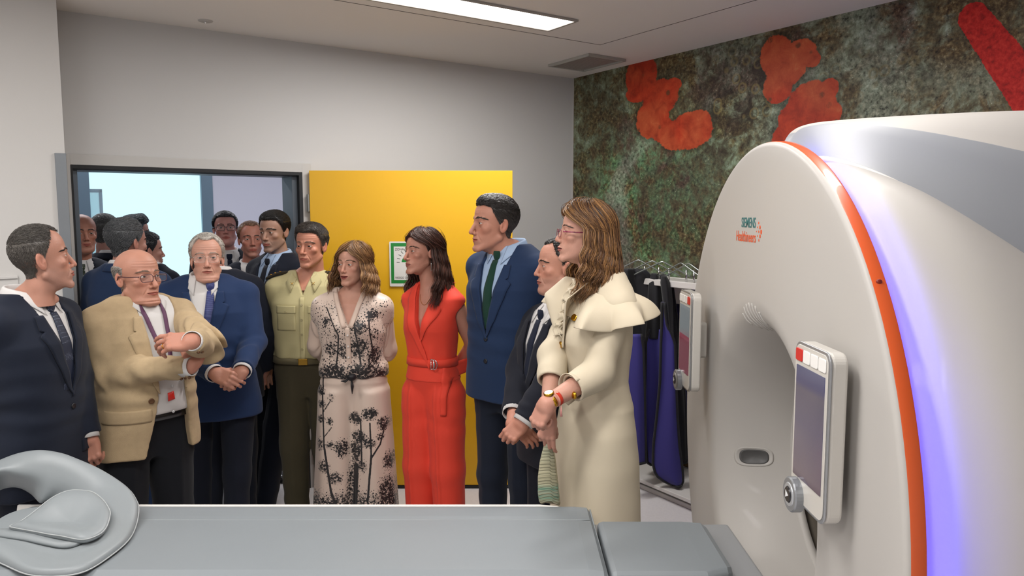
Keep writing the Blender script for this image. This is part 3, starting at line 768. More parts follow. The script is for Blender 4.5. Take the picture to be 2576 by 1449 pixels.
        if lapel:
            for g in (1, -1):
                zt = gorge*q+.045; zz = np.linspace(zt, zb*q, 26); ii = np.stack([xo*1+g*(wv(zz)-.001), zz], 1)
                t = np.linspace(0, 1, 26)
                # outer edge: collar part, notch, lapel belly, back to the button
                ow = np.interp(t, [0, .10, .16, .19, .26, .45, .75, 1], [.030, .040, .046, .026 if notch else .05, lap+.012, lap, lap*.62, .002])
                oz = zz+np.interp(t, [0, .16, .19, .26, 1], [0, -.004, .004, .012, 0])
                oo = np.stack([xo+g*(wv(zz)+ow), oz], 1)
                if s.lean.any():
                    for arr in (ii, oo):
                        tt = np.clip((arr[:, 1]-.55*q)/(.9*q), 0, 1.2); arr[:, 0] += tt*s.lean[0]
                s.patch(s.fjs, ii, oo, 'lapel', lm, off=.005, th=.005, n=44, k=6)
        if collar: s.collar('jacket_collar', lm, r=(.079*q, .073*q), z0=-.004, drop=.040, h=.020, leaf=.036, tip=.004, gap=40, flare=.020, th=.004, stand=False)
        for (bx, bz) in buttons: s.disc(s.fjs, bx, bz*q, .0105, 'button', btm or mat('dark_button', '#15161c', rough=.4), parent=jo)
        if pocket:
            for (px_, pz_, pw, ph_) in pocket:
                s.patch(s.fjs, [(px_-pw/2, pz_*q+ph_/2), (px_-pw/2, pz_*q-ph_/2)], [(px_+pw/2, pz_*q+ph_/2+.004), (px_+pw/2, pz_*q-ph_/2+.004)], 'pocket_flap', lm, off=.002, th=.005, n=8, k=14, parent=jo)
        return jo
def text_mesh(body, size, m, parent, loc, rot, scale, align='LEFT', offset=0.0, ext=.0002, name='lettering'):
    c = bpy.data.curves.new('lettering', 'FONT'); c.body = body; c.size = size; c.extrude = ext; c.align_x = align; c.offset = offset
    t = bpy.data.objects.new('tmp_text', c); COL.objects.link(t); dg = bpy.context.evaluated_depsgraph_get(); me = bpy.data.meshes.new_from_object(t.evaluated_get(dg)); COL.objects.unlink(t); bpy.data.objects.remove(t)
    me.materials.clear(); o = link(name, me, m, parent, loc, rot, smooth=False); o.scale = scale; return o
# ------------------------------------------------------------------ room shell
R3 = np.stack([-U, NR, [0, 0, 1]], 1)                     # room axes a, b, z as columns
def rbox(name, a0, a1, b0, b1, z0, z1, m, parent=None, bevel=0, struct=True):
    P = [RM(a, b, z) for z in (z0, z1) for a, b in ((a0, b0), (a1, b0), (a1, b1), (a0, b1))]
    mb = MB(); mb.hexa(P); o = mb.build(name, m, parent, bevel=bevel)
    if struct and parent is None: o['kind'] = 'structure'
    return o
paint = mat('wall_paint', '#c4c3c2', rough=.75, spec=.25, bump=(420, .06, (1, 1, 1)))
paint_w = mat('pier_paint', '#cfcdca', rough=.7, spec=.25, bump=(420, .05, (1, 1, 1)))
ceil_m = mat('ceiling_paint', '#e6e2de', rough=.85, spec=.2)
floor_m = mat('vinyl_floor', '#d0cdcf', rough=.35, spec=.4, noise=(60, .04))
steel_g = mat('grey_metal_trim', '#7f8489', rough=.45, metal=.3)
trim_g = mat('door_casing_paint', '#b9b7b4', rough=.5)
jamb_d = mat('dark_jamb', '#59616a', rough=.45, metal=.2)
rubber = mat('black_rubber', '#101216', rough=.6)
RW, RL = 5.6, 6.6
DA0, DA1, DH = 2.245, 3.523, 2.092
def wall_poly(name, rects, b0, b1, m):
    mb = MB()
    for a0, a1, z0, z1 in rects: mb.hexa([RM(a, b, z) for z in (z0, z1) for a, b in ((a0, b0), (a1, b0), (a1, b1), (a0, b1))])
    o = mb.build(name, m); o['kind'] = 'structure'; return o
wall_poly('wall_back', [(-.1, DA0-.0, 0, CEIL), (DA0, DA1, DH, CEIL), (DA1, RW, 0, CEIL)], -.16, 0, paint)
P_ = [RM(a, b, 0) for a, b in ((-.1, -3.9), (RW, -3.9), (RW, RL), (-.1, RL))]
mb = MB(); mb.add(P_+[p-[0, 0, .1] for p in P_], [(0, 1, 2, 3), (7, 6, 5, 4), (0, 4, 5, 1), (1, 5, 6, 2), (2, 6, 7, 3), (3, 7, 4, 0)]); o = mb.build('floor', floor_m); o['kind'] = 'structure'
rbox('ceiling', -.1, RW, -3.9, RL, CEIL, CEIL+.1, ceil_m)
rbox('wall_front', -.1, RW, RL, RL+.12, 0, CEIL, paint)
rbox('wall_left', RW, RW+.12, -3.9, RL, 0, CEIL, paint)
rbox('wall_pier', 3.566, RW, 0.01, .30, 0, CEIL, paint_w)
# wainscot panel and rail on the pier, grey corner strip
rbox('trim_1', 3.80, RW, .30, .308, 0, 1.505, paint_w)
rbox('trim_2', 3.80, RW, .30, .318, 1.505, 1.520, paint_w, bevel=.003)
rbox('trim_3', 3.562, 3.612, .298, .312, 0, 2.135, steel_g, bevel=.002)
# door casing (light, mitred), black seal, dark steel lining through the wall
def casing():
    mb = MB()
    for a0, a1, z0, z1 in ((DA0-.062, DA0-.004, 0, DH+.062), (DA1+.004, 3.545, 0, DH+.062), (DA0-.004, DA1+.004, DH+.004, DH+.062)):
        mb.hexa([RM(a, b, z) for z in (z0, z1) for a, b in ((a0, 0), (a1, 0), (a1, .014), (a0, .014))])
    o = mb.build('trim_4', trim_g, bevel=.002); o['kind'] = 'structure'
    mb = MB()
    for a0, a1, z0, z1 in ((DA0-.004, DA0+.018, 0, DH), (DA1-.006, DA1+.004, 0, DH), (DA0+.018, DA1-.006, DH-.016, DH+.004)):
        mb.hexa([RM(a, b, z) for z in (z0, z1) for a, b in ((a0, -.03), (a1, -.03), (a1, .016), (a0, .016))])
    o = mb.build('trim_5', rubber); o['kind'] = 'structure'
    mb = MB()
    for a0, a1, z0, z1 in ((DA0, DA0+.05, 0, DH-.02), (DA1-.03, DA1, 0, DH-.02), (DA0, DA1, DH-.022, DH)):
        mb.hexa([RM(a, b, z) for z in (z0, z1) for a, b in ((a0, -.24), (a1, -.24), (a1, -.03), (a0, -.03))])
    o = mb.build('trim_6', jamb_d, bevel=.003); o['kind'] = 'structure'
casing()
rbox('baseboard_back', .01, DA0-.07, 0, .010, 0, .07, mat('grey_skirting', '#8d8f90', rough=.5))
# ceiling joint lines round the lighting bay, air grille, sprinkler
line_m = mat('ceiling_joint', '#4c4743', rough=.8)
for i, (a0, a1, b0, b1) in enumerate(((.600, 5.0, 1.014, 1.019), (.600, .605, 1.014, 6.2))):
    rbox('trim_%d' % (7+i), a0, a1, b0, b1, CEIL-.0012, CEIL, line_m)
def grille():
    e = empty('ceiling_vent', RM(.335, .56, CEIL)); e.rotation_euler = (0, 0, ROOM_ANG)
    tag(e, 'grey slotted air grille in the ceiling near the mural corner', 'air vent')
    gm = mat('grille_metal', '#b5b5b0', rough=.5, metal=.3)
    mb = MB(); w_, l_ = .34, .46
    for s in (-1, 1): mb.box((s*(w_/2-.009), 0, -.009), (.018, l_, .018)); mb.box((0, s*(l_/2-.009), -.009), (w_, .018, .018))
    mb.build('frame', gm, e, bevel=.002)
    mb = MB()
    for k in range(26):
        y = -l_/2+.022+k*(l_-.044)/25; mb.box((0, y, -.007), (w_-.036, .009, .003), Rx(.6))
    mb.build('louvres', gm, e)
    mb = MB(); mb.box((0, 0, -.001), (w_-.03, l_-.03, .002)); mb.build('backing', mat('grille_dark', '#8f8f8c', rough=.8), e)
grille()
def sprinkler():
    e = empty('ceiling_sprinkler', RM(2.84, .216, CEIL)); tag(e, 'small white round sprinkler cover on the ceiling above the doorway', 'sprinkler')
    mb = MB(); mb.grid(np.array([[[r*math.cos(t), r*math.sin(t), z] for t in np.linspace(0, 2*PI, 25)[:-1]] for r, z in ((.001, -.006), (.034, -.006), (.040, -.003), (.041, -.0002))]), closed_v=True)
    mb.build('cover_plate', mat('white_cover', '#b9b6b2', rough=.5), e, smooth=True)
    mb = MB(); mb.ball((0, 0, -.010), (.006, .006, .008), 10); mb.build('bulb', mat('bright_bulb', '#e8e8e8', rough=.2, metal=.6), e, smooth=True)
sprinkler()
def ceiling_lamp(a, b, label, est):
    e = empty('ceiling_light', RM(a, b, CEIL), ROOM_ANG); tag(e, label, 'ceiling light', 'recessed ceiling light panels')
    fr = MB(); L_, W_ = 1.22, .28
    for s in (-1, 1): fr.box((0, s*(W_/2-.008), -.006), (L_, .016, .012)); fr.box((s*(L_/2-.008), 0, -.006), (.016, W_-.032, .012))
    fr.build('frame', mat('lamp_frame', '#a09a94', rough=.5), e, bevel=.002)
    mb = MB(); mb.box((0, 0, -.003), (L_-.032, W_-.032, .004)); mb.build('diffuser', mat('lamp_diffuser', '#ffffff', rough=.5, emit='#fff8f0', estr=est), e)
for _k, _a in enumerate((1.4, 3.4)):
    ceiling_lamp_light('panel_light', _a, -1.8, 1.18, .26, 22, col=(.92, .93, 1.0))  # unseen panels added to brighten the corridor
ceiling_lamp(1.4, -1.8, 'unseen ceiling light panel added in the corridor on the right', 6.0); ceiling_lamp(3.4, -1.8, 'unseen ceiling light panel added in the corridor on the left', 6.0)
ceiling_lamp(*LAMPS[0], 'bright recessed light panel in the ceiling over the group', 6.0)
for a_, b_ in LAMPS[1:]:
    pass
_lab = ['unseen ceiling light panel added above the patient table', 'unseen ceiling light panel added beside the pier wall', 'unseen ceiling light panel added at the rear left of the room', 'unseen ceiling light panel added to brighten the scanner top']
for (a_, b_), l_ in zip(LAMPS[1:], _lab): ceiling_lamp(a_, b_, l_, 6.0)

# ------------------------------------------------------------------ the room beyond the doorway
far_m = mat('corridor_paint', '#b8b9c6', rough=.7)
alu = mat('window_aluminium', '#5f7484', rough=.4, metal=.3)
FB_ = -3.4
W0, W1, WZ0, WZ1 = 2.155, 3.16, .0, 2.50
wall_poly('wall_far', [(-.1, W0-.11, 0, CEIL), (W1+.11, RW, 0, CEIL), (W0-.11, W1+.11, WZ1, CEIL)], FB_-.2, FB_, far_m)
rbox('wall_right', -.22, -.0, -3.6, -.16, 0, CEIL, far_m)
def far_window():
    e = empty('window_1', RM((W0+W1)/2, FB_-.05, 0)); e['kind'] = 'structure'
    fr = []
    def pb(name, a0, a1, z0, z1, b0=FB_-.06, b1=FB_+.01, m=alu):
        P = [RM(a, b, z)-np.array(e.location) for z in (z0, z1) for a, b in ((a0, b0), (a1, b0), (a1, b1), (a0, b1))]
        mb = MB(); mb.hexa(P); return mb.build(name, m, e, bevel=.003)
    pb('frame', W0-.11, W0, 0, WZ1); pb('frame', W1, W1+.11, 0, WZ1); pb('frame', W0, W1, WZ1-.05, WZ1); pb('frame', W0, W1, 0, .06)
    # opened casement seen through the glass
    pb('sash', W1-.145, W1-.115, .1, 2.08, FB_-.45, FB_-.42); pb('sash', W1-.02, W1+.01, .1, 2.08, FB_-.45, FB_-.42); pb('sash', W1-.145, W1+.01, 2.05, 2.085, FB_-.45, FB_-.42)
    g = mat('window_glass', '#eaf6fa', rough=.02, alpha=.10, spec=.5)
    pb('glass', W0, W1, .06, WZ1-.05, FB_-.03, FB_-.024, g)
    pb('sash_glass', W1-.115, W1-.02, .1, 2.05, FB_-.44, FB_-.435, mat('tinted_glass', '#6fb0b8', rough=.05, alpha=.45))
far_window()
# ------------------------------------------------------------------ yellow leaf, opened into the room
def yellow_door():
    a_h = 2.205; hinge = RM(a_h, .03, 0); Lr = 1.305
    e = empty('door_1', hinge, 0.006); e['kind'] = 'structure'
    ym = mat('yellow_laminate', '#d6a418', rough=.38, spec=.4, bump=(700, .08, (1, 1, 1)), coat=.1)
    mb = MB(); mb.box((.01+Lr/2, 0, .02+1.045), (Lr, .052, 2.082)); mb.build('leaf', ym, e, bevel=.002)
    mb = MB(); mb.box((.01+Lr/2, 0, .012), (Lr, .054, .018)); mb.build('door_edge', rubber, e)
    for z in (.3, 1.0, 1.9):
        mb = MB(); mb.tube([(0, -.02, z-.055), (0, -.02, z+.055)], .011, 10); mb.box((.0, 0, z), (.03, .03, .10)); mb.build('hinge', mat('hinge_steel', '#8a8a86', rough=.35, metal=.8), e, smooth=False)
yellow_door()
def sign():
    Yp = RM(2.205, .03, 0)[1]-.03
    p = W(1015, 664, Yp); e = empty('warning_sign', (p[0]+.055, Yp-.001, p[2])); tag(e, 'white safety notice with a green border stuck on the yellow door', 'sign')
    w_, h_ = .29, .292; 
    def fb(name, poly, y, m, th=.001):
        mb = MB(); n = len(poly); V = [(x, y, z) for x, z in poly]+[(x, y-th, z) for x, z in poly]
        mb.add(V, [tuple(range(n)), tuple(range(n, 2*n))[::-1]]+[(i, n+i, n+(i+1) % n, (i+1) % n) for i in range(n)]); return mb.build(name, m, e)
    wm = mat('sign_white', '#cfcfca', rough=.3); gm = mat('sign_green', '#1c7a34', rough=.35); km = mat('sign_black', '#1c1c1c', rough=.5)
    R_ = lambda w, h, cz=0, cx=0: [(cx-w/2, cz-h/2), (cx+w/2, cz-h/2), (cx+w/2, cz+h/2), (cx-w/2, cz+h/2)]
    fb('plate', [(x, z) for x, z in rrect(w_, h_, .008)], 0, wm, .002)
    fb('border', R_(w_-.020, h_-.030, .005), -.002, gm, .0006); fb('panel', R_(w_-.058, h_-.074, .004), -.0026, wm, .0006)
    mb = MB(); cx, cz = 0, .012
    for k in range(13):
        t = PI*k/12; c, s = math.cos(t), math.sin(t)
        V = [(cx+c*r-s*o, -.0034, cz+s*r+c*o) for r, o in ((.078, -.0016), (.098, -.0016), (.098, .0016), (.078, .0016))]
        mb.add(V+[(x, y-.0004, z) for x, y, z in V], [(0, 1, 2, 3), (7, 6, 5, 4), (0, 4, 5, 1), (1, 5, 6, 2), (2, 6, 7, 3), (3, 7, 4, 0)])
    mb.build('rays', km, e)
    fb('green_dome', [(cx+.066*math.cos(t), cz+.05*math.sin(t)) for t in np.linspace(0, PI, 15)], -.0032, gm, .0004)
    for txt, z, sz in (('ZONA VIGILADA', .088, .021), ('RIESGO DE IRRADIACION', -.095, .018)):
        text_mesh(txt, sz, km, e, (-.108, -.0036, z), (PI/2, 0, 0), (.95, 1, 1), name='sign_text')
sign()

# ------------------------------------------------------------------ mural wall
def mural():
    nb, nz = 300, 160; B = np.linspace(0, 6.2, nb); Z = np.linspace(0, CEIL, nz); BB, ZZ = np.meshgrid(B, Z, indexing='ij')
    P = CORNER[None, None]+NR[None, None]*BB[..., None]+np.array([0, 0, 1.])[None, None]*ZZ[..., None]
    mbv = P.reshape(-1, 3); I = np.arange(nb*nz).reshape(nb, nz); F = np.stack([I[:-1, :-1], I[1:, :-1], I[1:, 1:], I[:-1, 1:]], -1).reshape(-1, 4)
    me = mesh_np(mbv, F, 'wall_right')
    def ab(x, y): q = PP(x, y, CORNER, U)-CORNER; return q @ NR, q[2]
    def blobs(L):
        m = np.full(BB.shape, -9.)
        for x, y, rx, ry in L:
            b, z = ab(x, y); b2, _ = ab(x+rx, y); _, z2 = ab(x, y-ry)
            d = 1-np.sqrt(((BB-b)/(abs(b2-b)))**2+((ZZ-z)/abs(z2-z))**2); m = np.maximum(m, d)
        return m
    A = blobs([(1612, 190, 40, 50), (1605, 235, 30, 22), (1660, 245, 46, 46), (1640, 300, 42, 48), (1672, 330, 35, 30), (1700, 350, 40, 28), (1732, 330, 60, 46), (1755, 310, 36, 34), (1690, 215, 24, 18),
               (1952, 140, 42, 52), (2010, 138, 44, 38), (2045, 150, 20, 20), (1957, 217, 38, 43), (1975, 180, 50, 40), (2039, 255, 60, 50), (2086, 222, 24, 26), (2005, 300, 50, 48), (2075, 290, 40, 46), (2000, 340, 60, 40)])
    Cx = np.full(BB.shape, -9.)
    (b0, z0), (b1, z1) = ab(2447, 42), ab(2640, 300); d = np.array([b1-b0, z1-z0]); L = d @ d
    t = np.clip(((BB-b0)*d[0]+(ZZ-z0)*d[1])/L, 0, 1); dd = np.hypot(BB-b0-t*d[0], ZZ-z0-t*d[1]); bb, zb_ = ab(2447+38, 42); r = abs(bb-b0)
    Cx = 1-dd/(r*(1.0+.5*t))
    # zones: green algae low centre, dark rock upper middle
    gb, gz = ab(1640, 560); G = np.exp(-((BB-gb)/.8)**2-((ZZ-gz)/.6)**2)+.6*np.exp(-((BB-ab(1600, 430)[0])/.5)**2-((ZZ-ab(1600, 430)[1])/.4)**2)
    kb, kz = ab(1860, 250); K = np.exp(-((BB-kb)/.45)**2-((ZZ-kz)/.35)**2)+.6*np.exp(-((BB-ab(2230, 180)[0])/.5)**2-((ZZ-ab(2230, 180)[1])/.12)**2)
    C = np.stack([np.clip(A*.5+.5, 0, 1), np.clip(Cx*.5+.5, 0, 1), np.clip(G, 0, 1), np.clip(K, 0, 1)], -1).reshape(-1, 4)
    a = me.color_attributes.new('Mask', 'FLOAT_COLOR', 'POINT'); a.data.foreach_set('color', C.astype(np.float32).ravel())
    m = bpy.data.materials.new('reef_print'); m.use_nodes = True; nt = m.node_tree; N = nt.nodes; Lk = nt.links; bs = N['Principled BSDF']; bs.inputs['Roughness'].default_value = .55; bs.inputs['Specular IOR Level'].default_value = .25
    tc = N.new('ShaderNodeTexCoord'); at = N.new('ShaderNodeAttribute'); at.attribute_name = 'Mask'
    sp = N.new('ShaderNodeSeparateColor'); Lk.new(at.outputs['Color'], sp.inputs[0])
    def noise(sc, det=6, rough=.6, dist=0.0):
        n = N.new('ShaderNodeTexNoise'); n.inputs['Scale'].default_value = sc; n.inputs['Detail'].default_value = det; n.inputs['Roughness'].default_value = rough; n.inputs['Distortion'].default_value = dist; Lk.new(tc.outputs['Object'], n.inputs['Vector']); return n.outputs[0]
    def ramp(src, stops):
        r_ = N.new('ShaderNodeValToRGB'); e = r_.color_ramp.elements
        while len(e) < len(stops): e.new(.5)
        for el, (p, c) in zip(e, stops): el.position = p; el.color = srgb(c)
        Lk.new(src, r_.inputs[0]); return r_.outputs[0]
    def mix(f, a_, b_, mode='MIX'):
        x = N.new('ShaderNodeMix'); x.data_type = 'RGBA'; x.blend_type = mode
        if isinstance(f, float): x.inputs[0].default_value = f
        else: Lk.new(f, x.inputs[0])
        for s_, i in ((a_, 6), (b_, 7)):
            if isinstance(s_, str): x.inputs[i].default_value = srgb(s_)
            else: Lk.new(s_, x.inputs[i])
        return x.outputs[2]
    def math_(op, a_, b_=None, c_=None):
        x = N.new('ShaderNodeMath'); x.operation = op
        for i, v in enumerate((a_, b_, c_)):
            if v is None: continue
            if isinstance(v, (int, float)): x.inputs[i].default_value = v
            else: Lk.new(v, x.inputs[i])
        return x.outputs[0]
    def mr(src, a_, b_, c_=0., d_=1.):
        x = N.new('ShaderNodeMapRange'); Lk.new(src, x.inputs[0]); x.inputs[1].default_value = a_; x.inputs[2].default_value = b_; x.inputs[3].default_value = c_; x.inputs[4].default_value = d_; x.interpolation_type = 'SMOOTHSTEP'; return x.outputs[0]
    n1 = noise(3.2, 9, .72, .6); n2 = noise(11, 8, .7, .4); n3 = noise(46, 6, .65); n4 = noise(1.6, 4, .5, 1.0)
    base = ramp(n2, [(.28, '#24201b'), (.40, '#4c4836'), (.50, '#70745c'), (.60, '#94a28c'), (.72, '#c4d0c0')])
    brown = ramp(n3, [(.3, '#2a1d16'), (.5, '#5c4b30'), (.62, '#837450'), (.75, '#b0a27e')])
    c = mix(mr(n1, .42, .60), brown, base)
    green = ramp(n3, [(.3, '#1d3422'), (.5, '#3f6e47'), (.68, '#6da878')])
    gmask = math_('MULTIPLY', sp.outputs[2], mr(n2, .42, .58)); c = mix(math_('MULTIPLY', gmask, .75), c, green)
    big = noise(1.1, 3, .5, .8); c = mix(math_('MULTIPLY', mr(big, .50, .62), .55), c, ramp(n3, [(.3, '#4c5547'), (.5, '#8a9a86'), (.68, '#c0ccba')])); c = mix(math_('MULTIPLY', mr(big, .48, .38), .55), c, ramp(n3, [(.35, '#1a1511'), (.55, '#41382a'), (.72, '#6c6248')]))
    purple = ramp(n3, [(.3, '#241a1e'), (.55, '#4d3439'), (.7, '#80606a')]); c = mix(math_('MULTIPLY', mr(n4, .52, .64), .55), c, purple)
    km = N.new('ShaderNodeAttribute'); km.attribute_name = 'Mask'
    c = mix(math_('MULTIPLY', km.outputs['Alpha'], mr(n2, .62, .40, 0, .8)), c, '#1f1813')
    # small tube corals: rings
    vo = N.new('ShaderNodeTexVoronoi'); vo.inputs['Scale'].default_value = 9; Lk.new(tc.outputs['Object'], vo.inputs['Vector'])
    ring = math_('MULTIPLY', mr(vo.outputs['Distance'], .20, .26), mr(vo.outputs['Distance'], .36, .30)); c = mix(math_('MULTIPLY', math_('MULTIPLY', ring, math_('MAXIMUM', mr(n1, .40, .34), math_('MULTIPLY', km.outputs['Alpha'], .9))), .6), c, '#857548')
    # dark gaps and pale specks
    c = mix(math_('MULTIPLY', mr(n3, .42, .34), .55), c, '#1c1814')
    vs = N.new('ShaderNodeTexVoronoi'); vs.inputs['Scale'].default_value = 55; Lk.new(tc.outputs['Object'], vs.inputs['Vector']); c = mix(math_('MULTIPLY', mr(vs.outputs['Distance'], .16, .08), mr(n2, .5, .6)), c, '#b8b8a4')
    # orange sponge
    wv_ = math_('MULTIPLY', math_('SUBTRACT', n2, .5), .30); ws = math_('MULTIPLY', math_('SUBTRACT', n3, .5), .06)
    am = math_('ADD', math_('ADD', sp.outputs[0], wv_), ws)
    shadow = mr(am, .36, .47); c = mix(math_('MULTIPLY', shadow, .4), c, '#1a2417')
    orange = mix(mr(n4, .40, .60), ramp(n2, [(.25, '#6e2012'), (.42, '#962c16'), (.60, '#b43a1e'), (.75, '#c04e2a')]), ramp(n2, [(.25, '#86301a'), (.42, '#a84426'), (.60, '#b85632'), (.75, '#bf7c4e')]))
    pores = mr(vo.outputs['Distance'], .20, .12); orange = mix(math_('MULTIPLY', pores, mr(n1, .45, .55)), orange, '#6e3a22')
    c = mix(mr(am, .475, .515), c, orange)
    cm = math_('ADD', sp.outputs[1], math_('ADD', math_('MULTIPLY', ws, 2.2), math_('MULTIPLY', wv_, .3))); red = ramp(n3, [(.3, '#7d1410'), (.5, '#b3201a'), (.7, '#c9382a')])
    c = mix(mr(cm, .49, .51), c, red)
    Lk.new(c, bs.inputs['Base Color'])
    o = link('wall_right', me, m, smooth=False); o['kind'] = 'structure'
    # the wall body behind the print
    mb = MB(); mb.hexa([RM(a, b, z) for z in (0, CEIL) for a, b in ((-.12, 0), (-.002, 0), (-.002, RL), (-.12, RL))]); q = mb.build('wall_body', paint, o)
    rbox('trim_9', 0, .006, 0, .006, 0, CEIL, trim_g)
    rbox('baseboard_right', .0, .012, .01, RL, 0, .07, mat('grey_skirting', '#8d8f90'))
mural()
# ------------------------------------------------------------------ CT scanner gantry
GX, GY = .765, 2.30
def gantry():
    e = empty('ct_scanner', (GX, GY, 0), math.radians(-1.0)); tag(e, 'large white body scanner with a round bore, orange rim stripe and violet glow line', 'CT scanner')
    wm = mat('scanner_white', '#b2aea9', rough=.5, spec=.35, coat=.03); grey = mat('scanner_grey', '#8b8e93', rough=.45); 
    orange = mat('scanner_orange', '#cf5520', rough=.32, spec=.5, coat=.3)
    n = 128; th = np.linspace(0, 2*PI, n, endpoint=False); s, c = np.sin(th), np.cos(th)
    OC = np.stack([.956*s, 1.048+.992*c], 1); ZC = 1.0
    def ring(kind, v, x):   # circle radius v, or scaled outer ellipse v
        if kind == 'c': q = np.stack([v*s, ZC+v*c], 1)
        elif kind == 'e': q = np.array([0, 1.048])+(OC-[0, 1.048])*v
        else: q = np.stack([.56*s, ZC+.56*c], 1)*(1-v)+OC*.985*v
        return np.stack([np.full(n, x), q[:, 0], q[:, 1]], 1)
    fr = [('c', .392, .268), ('c', .396, .25), ('c', .408, .20), ('c', .426, .14), ('c', .448, .085), ('c', .472, .045), ('c', .496, .018), ('c', .52, .006), ('c', .545, .001), ('m', 0, 0), ('m', .25, 0), ('m', .5, 0), ('m', .75, 0), ('m', .95, .0), ('e', .985, 0), ('e', .994, .0015), ('e', .999, .006), ('e', 1.0, .010)]
    mb = MB(); mb.grid(np.array([ring(*r) for r in fr]), closed_v=True); front = mb.build('front_cover', wm, e, smooth=True)
    mb = MB(); mb.grid(np.array([ring('e', 1.0, .010), ring('e', 1.0015, .014), ring('e', 1.0015, .036), ring('e', 1.0, .040)]), closed_v=True); mb.build('orange_rim', orange, e, smooth=True)
    mb = MB(); mb.grid(np.array([ring('e', 1.0, .040), ring('e', .985, .0405), ring('e', .984, .043)]), closed_v=True); mb.build('rim_back', wm, e, smooth=True)
    led = mat('violet_led', '#5a48e0', rough=.4, emit='#5848ff', estr=9.0)
    k = [i for i in range(n) if math.degrees(th[i]) < 150 or math.degrees(th[i]) > 210]
    # light strip tucked behind the rim, on the near side (y < 0) and the far side
    for sgn in (-1, 1):
        tt = np.radians(np.linspace(8, 140, 70))*sgn; G = []
        for v, x in ((.996, .0412), (.985, .0414), (.97, .0416), (.955, .0418)): G.append([[x, .956*v*math.sin(t), 1.048+.992*v*math.cos(t)] for t in tt])
        mb = MB(); mb.grid(np.array(G)); mb.build('light_strip', led, e, smooth=True)
    # body
    ST = [  # x, apex, C(w,z), B(w,z), flank width, flank z scale
        (.046, 1.965, .02, 1.964, .10, 1.958, .885), (.055, 2.000, .02, 1.999, .12, 1.965, .895), (.090, 2.070, .03, 2.068, .16, 1.972, .915), (.135, 2.096, .06, 2.087, .22, 1.962, .945), (.235, 2.108, .10, 2.087, .33, 1.902, .992),
        (.385, 2.118, .15, 2.062, .46, 1.775, 1.02), (.535, 2.126, .20, 2.025, .56, 1.64, 1.05), (.735, 2.134, .25, 1.975, .64, 1.50, 1.07), (1.135, 2.14, .30, 1.92, .70, 1.42, 1.06), (1.30, 2.11, .30, 1.89, .69, 1.40, 1.03), (1.34, 2.05, .29, 1.84, .67, 1.38, 1.0)]
    def prof(st):
        x, ap, wc, zc, wb, zb, wm_ = st; half = []
        for i in range(7): t = i/6; half.append((wc*t, ap+(zc-ap)*t*t))
        nC = len(half)-1
        half += [(wc+.006, zc-.004)]
        for i in range(1, 10):
            t = i/9; bow = -.10*math.sin(PI*t)*min(1, max(0, (x-.06)/.5)); half.append((wc+.006+(wb-wc-.006)*t, zc-.004+(zb-zc+.004)*t+bow*(wb-wc)))
        # raised lip at B
        half += [(wb+.003, zb+.010), (wb+.014, zb+.010), (wb+.022, zb-.004)]
        # flank from B down to the widest point and the foot
        A = np.array([wb+.022, zb-.004]); T = 14
        for i in range(1, T+1):
            u = i/T; a = u*PI/2
            w_ = A[0]+(wm_-A[0])*math.sin(a); z_ = 1.05+(A[1]-1.05)*math.cos(a); half.append((w_, z_))
        for i in range(1, T+1):
            a = i/T*PI/2; half.append((wm_*math.cos(a*.80), 1.05-1.03*math.sin(a)))
        half.append((0, .02)); return half
    ctl = np.array(ST); xs_ = ctl[:, 0]; t_ = np.arange(len(ST)); tt_ = np.linspace(0, len(ST)-1, 61); out_ = []
    for q in tt_:
        i_ = int(min(q, len(ST)-2)); f_ = q-i_; p0, p1, p2, p3 = ctl[max(i_-1, 0)], ctl[i_], ctl[i_+1], ctl[min(i_+2, len(ST)-1)]
        out_.append(tuple(.5*(2*p1+(p2-p0)*f_+(2*p0-5*p1+4*p2-p3)*f_*f_+(3*p1-p0-3*p2+p3)*f_**3)))
    ST = out_
    rings = []
    for st in ST:
        h = prof(st); L = [(-w, z) for w, z in h]; Rr = [(w, z) for w, z in h[1:-1]][::-1]
        rings.append([[st[0], w, z] for w, z in L+Rr])
    G = np.array(rings); m = G.shape[1]
    mb = MB(); mb.grid(G, closed_v=True); body = mb.build('main_body', [wm, grey], e, smooth=True)
    # grey side panels: band between C and B
    nh = len(prof(ST[0])); sel = set(list(range(7, 16))+[m-1-j+0 for j in range(6, 16)])
    me = body.data; co = verts_of(me)
    def which(x, w, z):
        xs = [q[0] for q in ST]; wc = np.interp(x, xs, [q[2] for q in ST]); wb = np.interp(x, xs, [q[4] for q in ST]); return wc+.0012 < abs(w) < wb+.0015
    for pl in me.polygons:
        ct = pl.center
        if ct[0] < .088 and ct[2] > 2.0 and ct[0] > .052: pl.material_index = 1
        if which(ct[0], ct[1], ct[2]) and ct[2] > 1.3 and ct[0] > .088: pl.material_index = 1
    for sg in (-1, 1):
        mb = MB(); mb.tube([[st[0], sg*(st[4]+.012), st[5]+.004] for st in ST if st[0] > .07], .0125, 8, flat=.8); mb.build('crest_edge', mat('edge_highlight', '#cfcbc5', rough=.35), e, smooth=True)  # ridge in a lighter white, its highlight put into the colour
    # bore: dark gap ring, inner tube, rear
    mb = MB(); mb.grid(np.array([ring('c', .375, .345), ring('c', .42, .335), ring('c', .45, .30), ring('c', .402, .262)]), closed_v=True); mb.build('gap_ring', mat('bore_gap', '#5d554a', rough=.8), e, smooth=True)
    mb = MB(); mb.grid(np.array([ring('c', .372, .335), ring('c', .372, .9), ring('c', .385, 1.1), ring('c', .46, 1.25), ring('c', .56, 1.335)]), closed_v=True); mb.build('bore_tube', mat('bore_liner', '#c2b8aa', rough=.4), e, smooth=True)
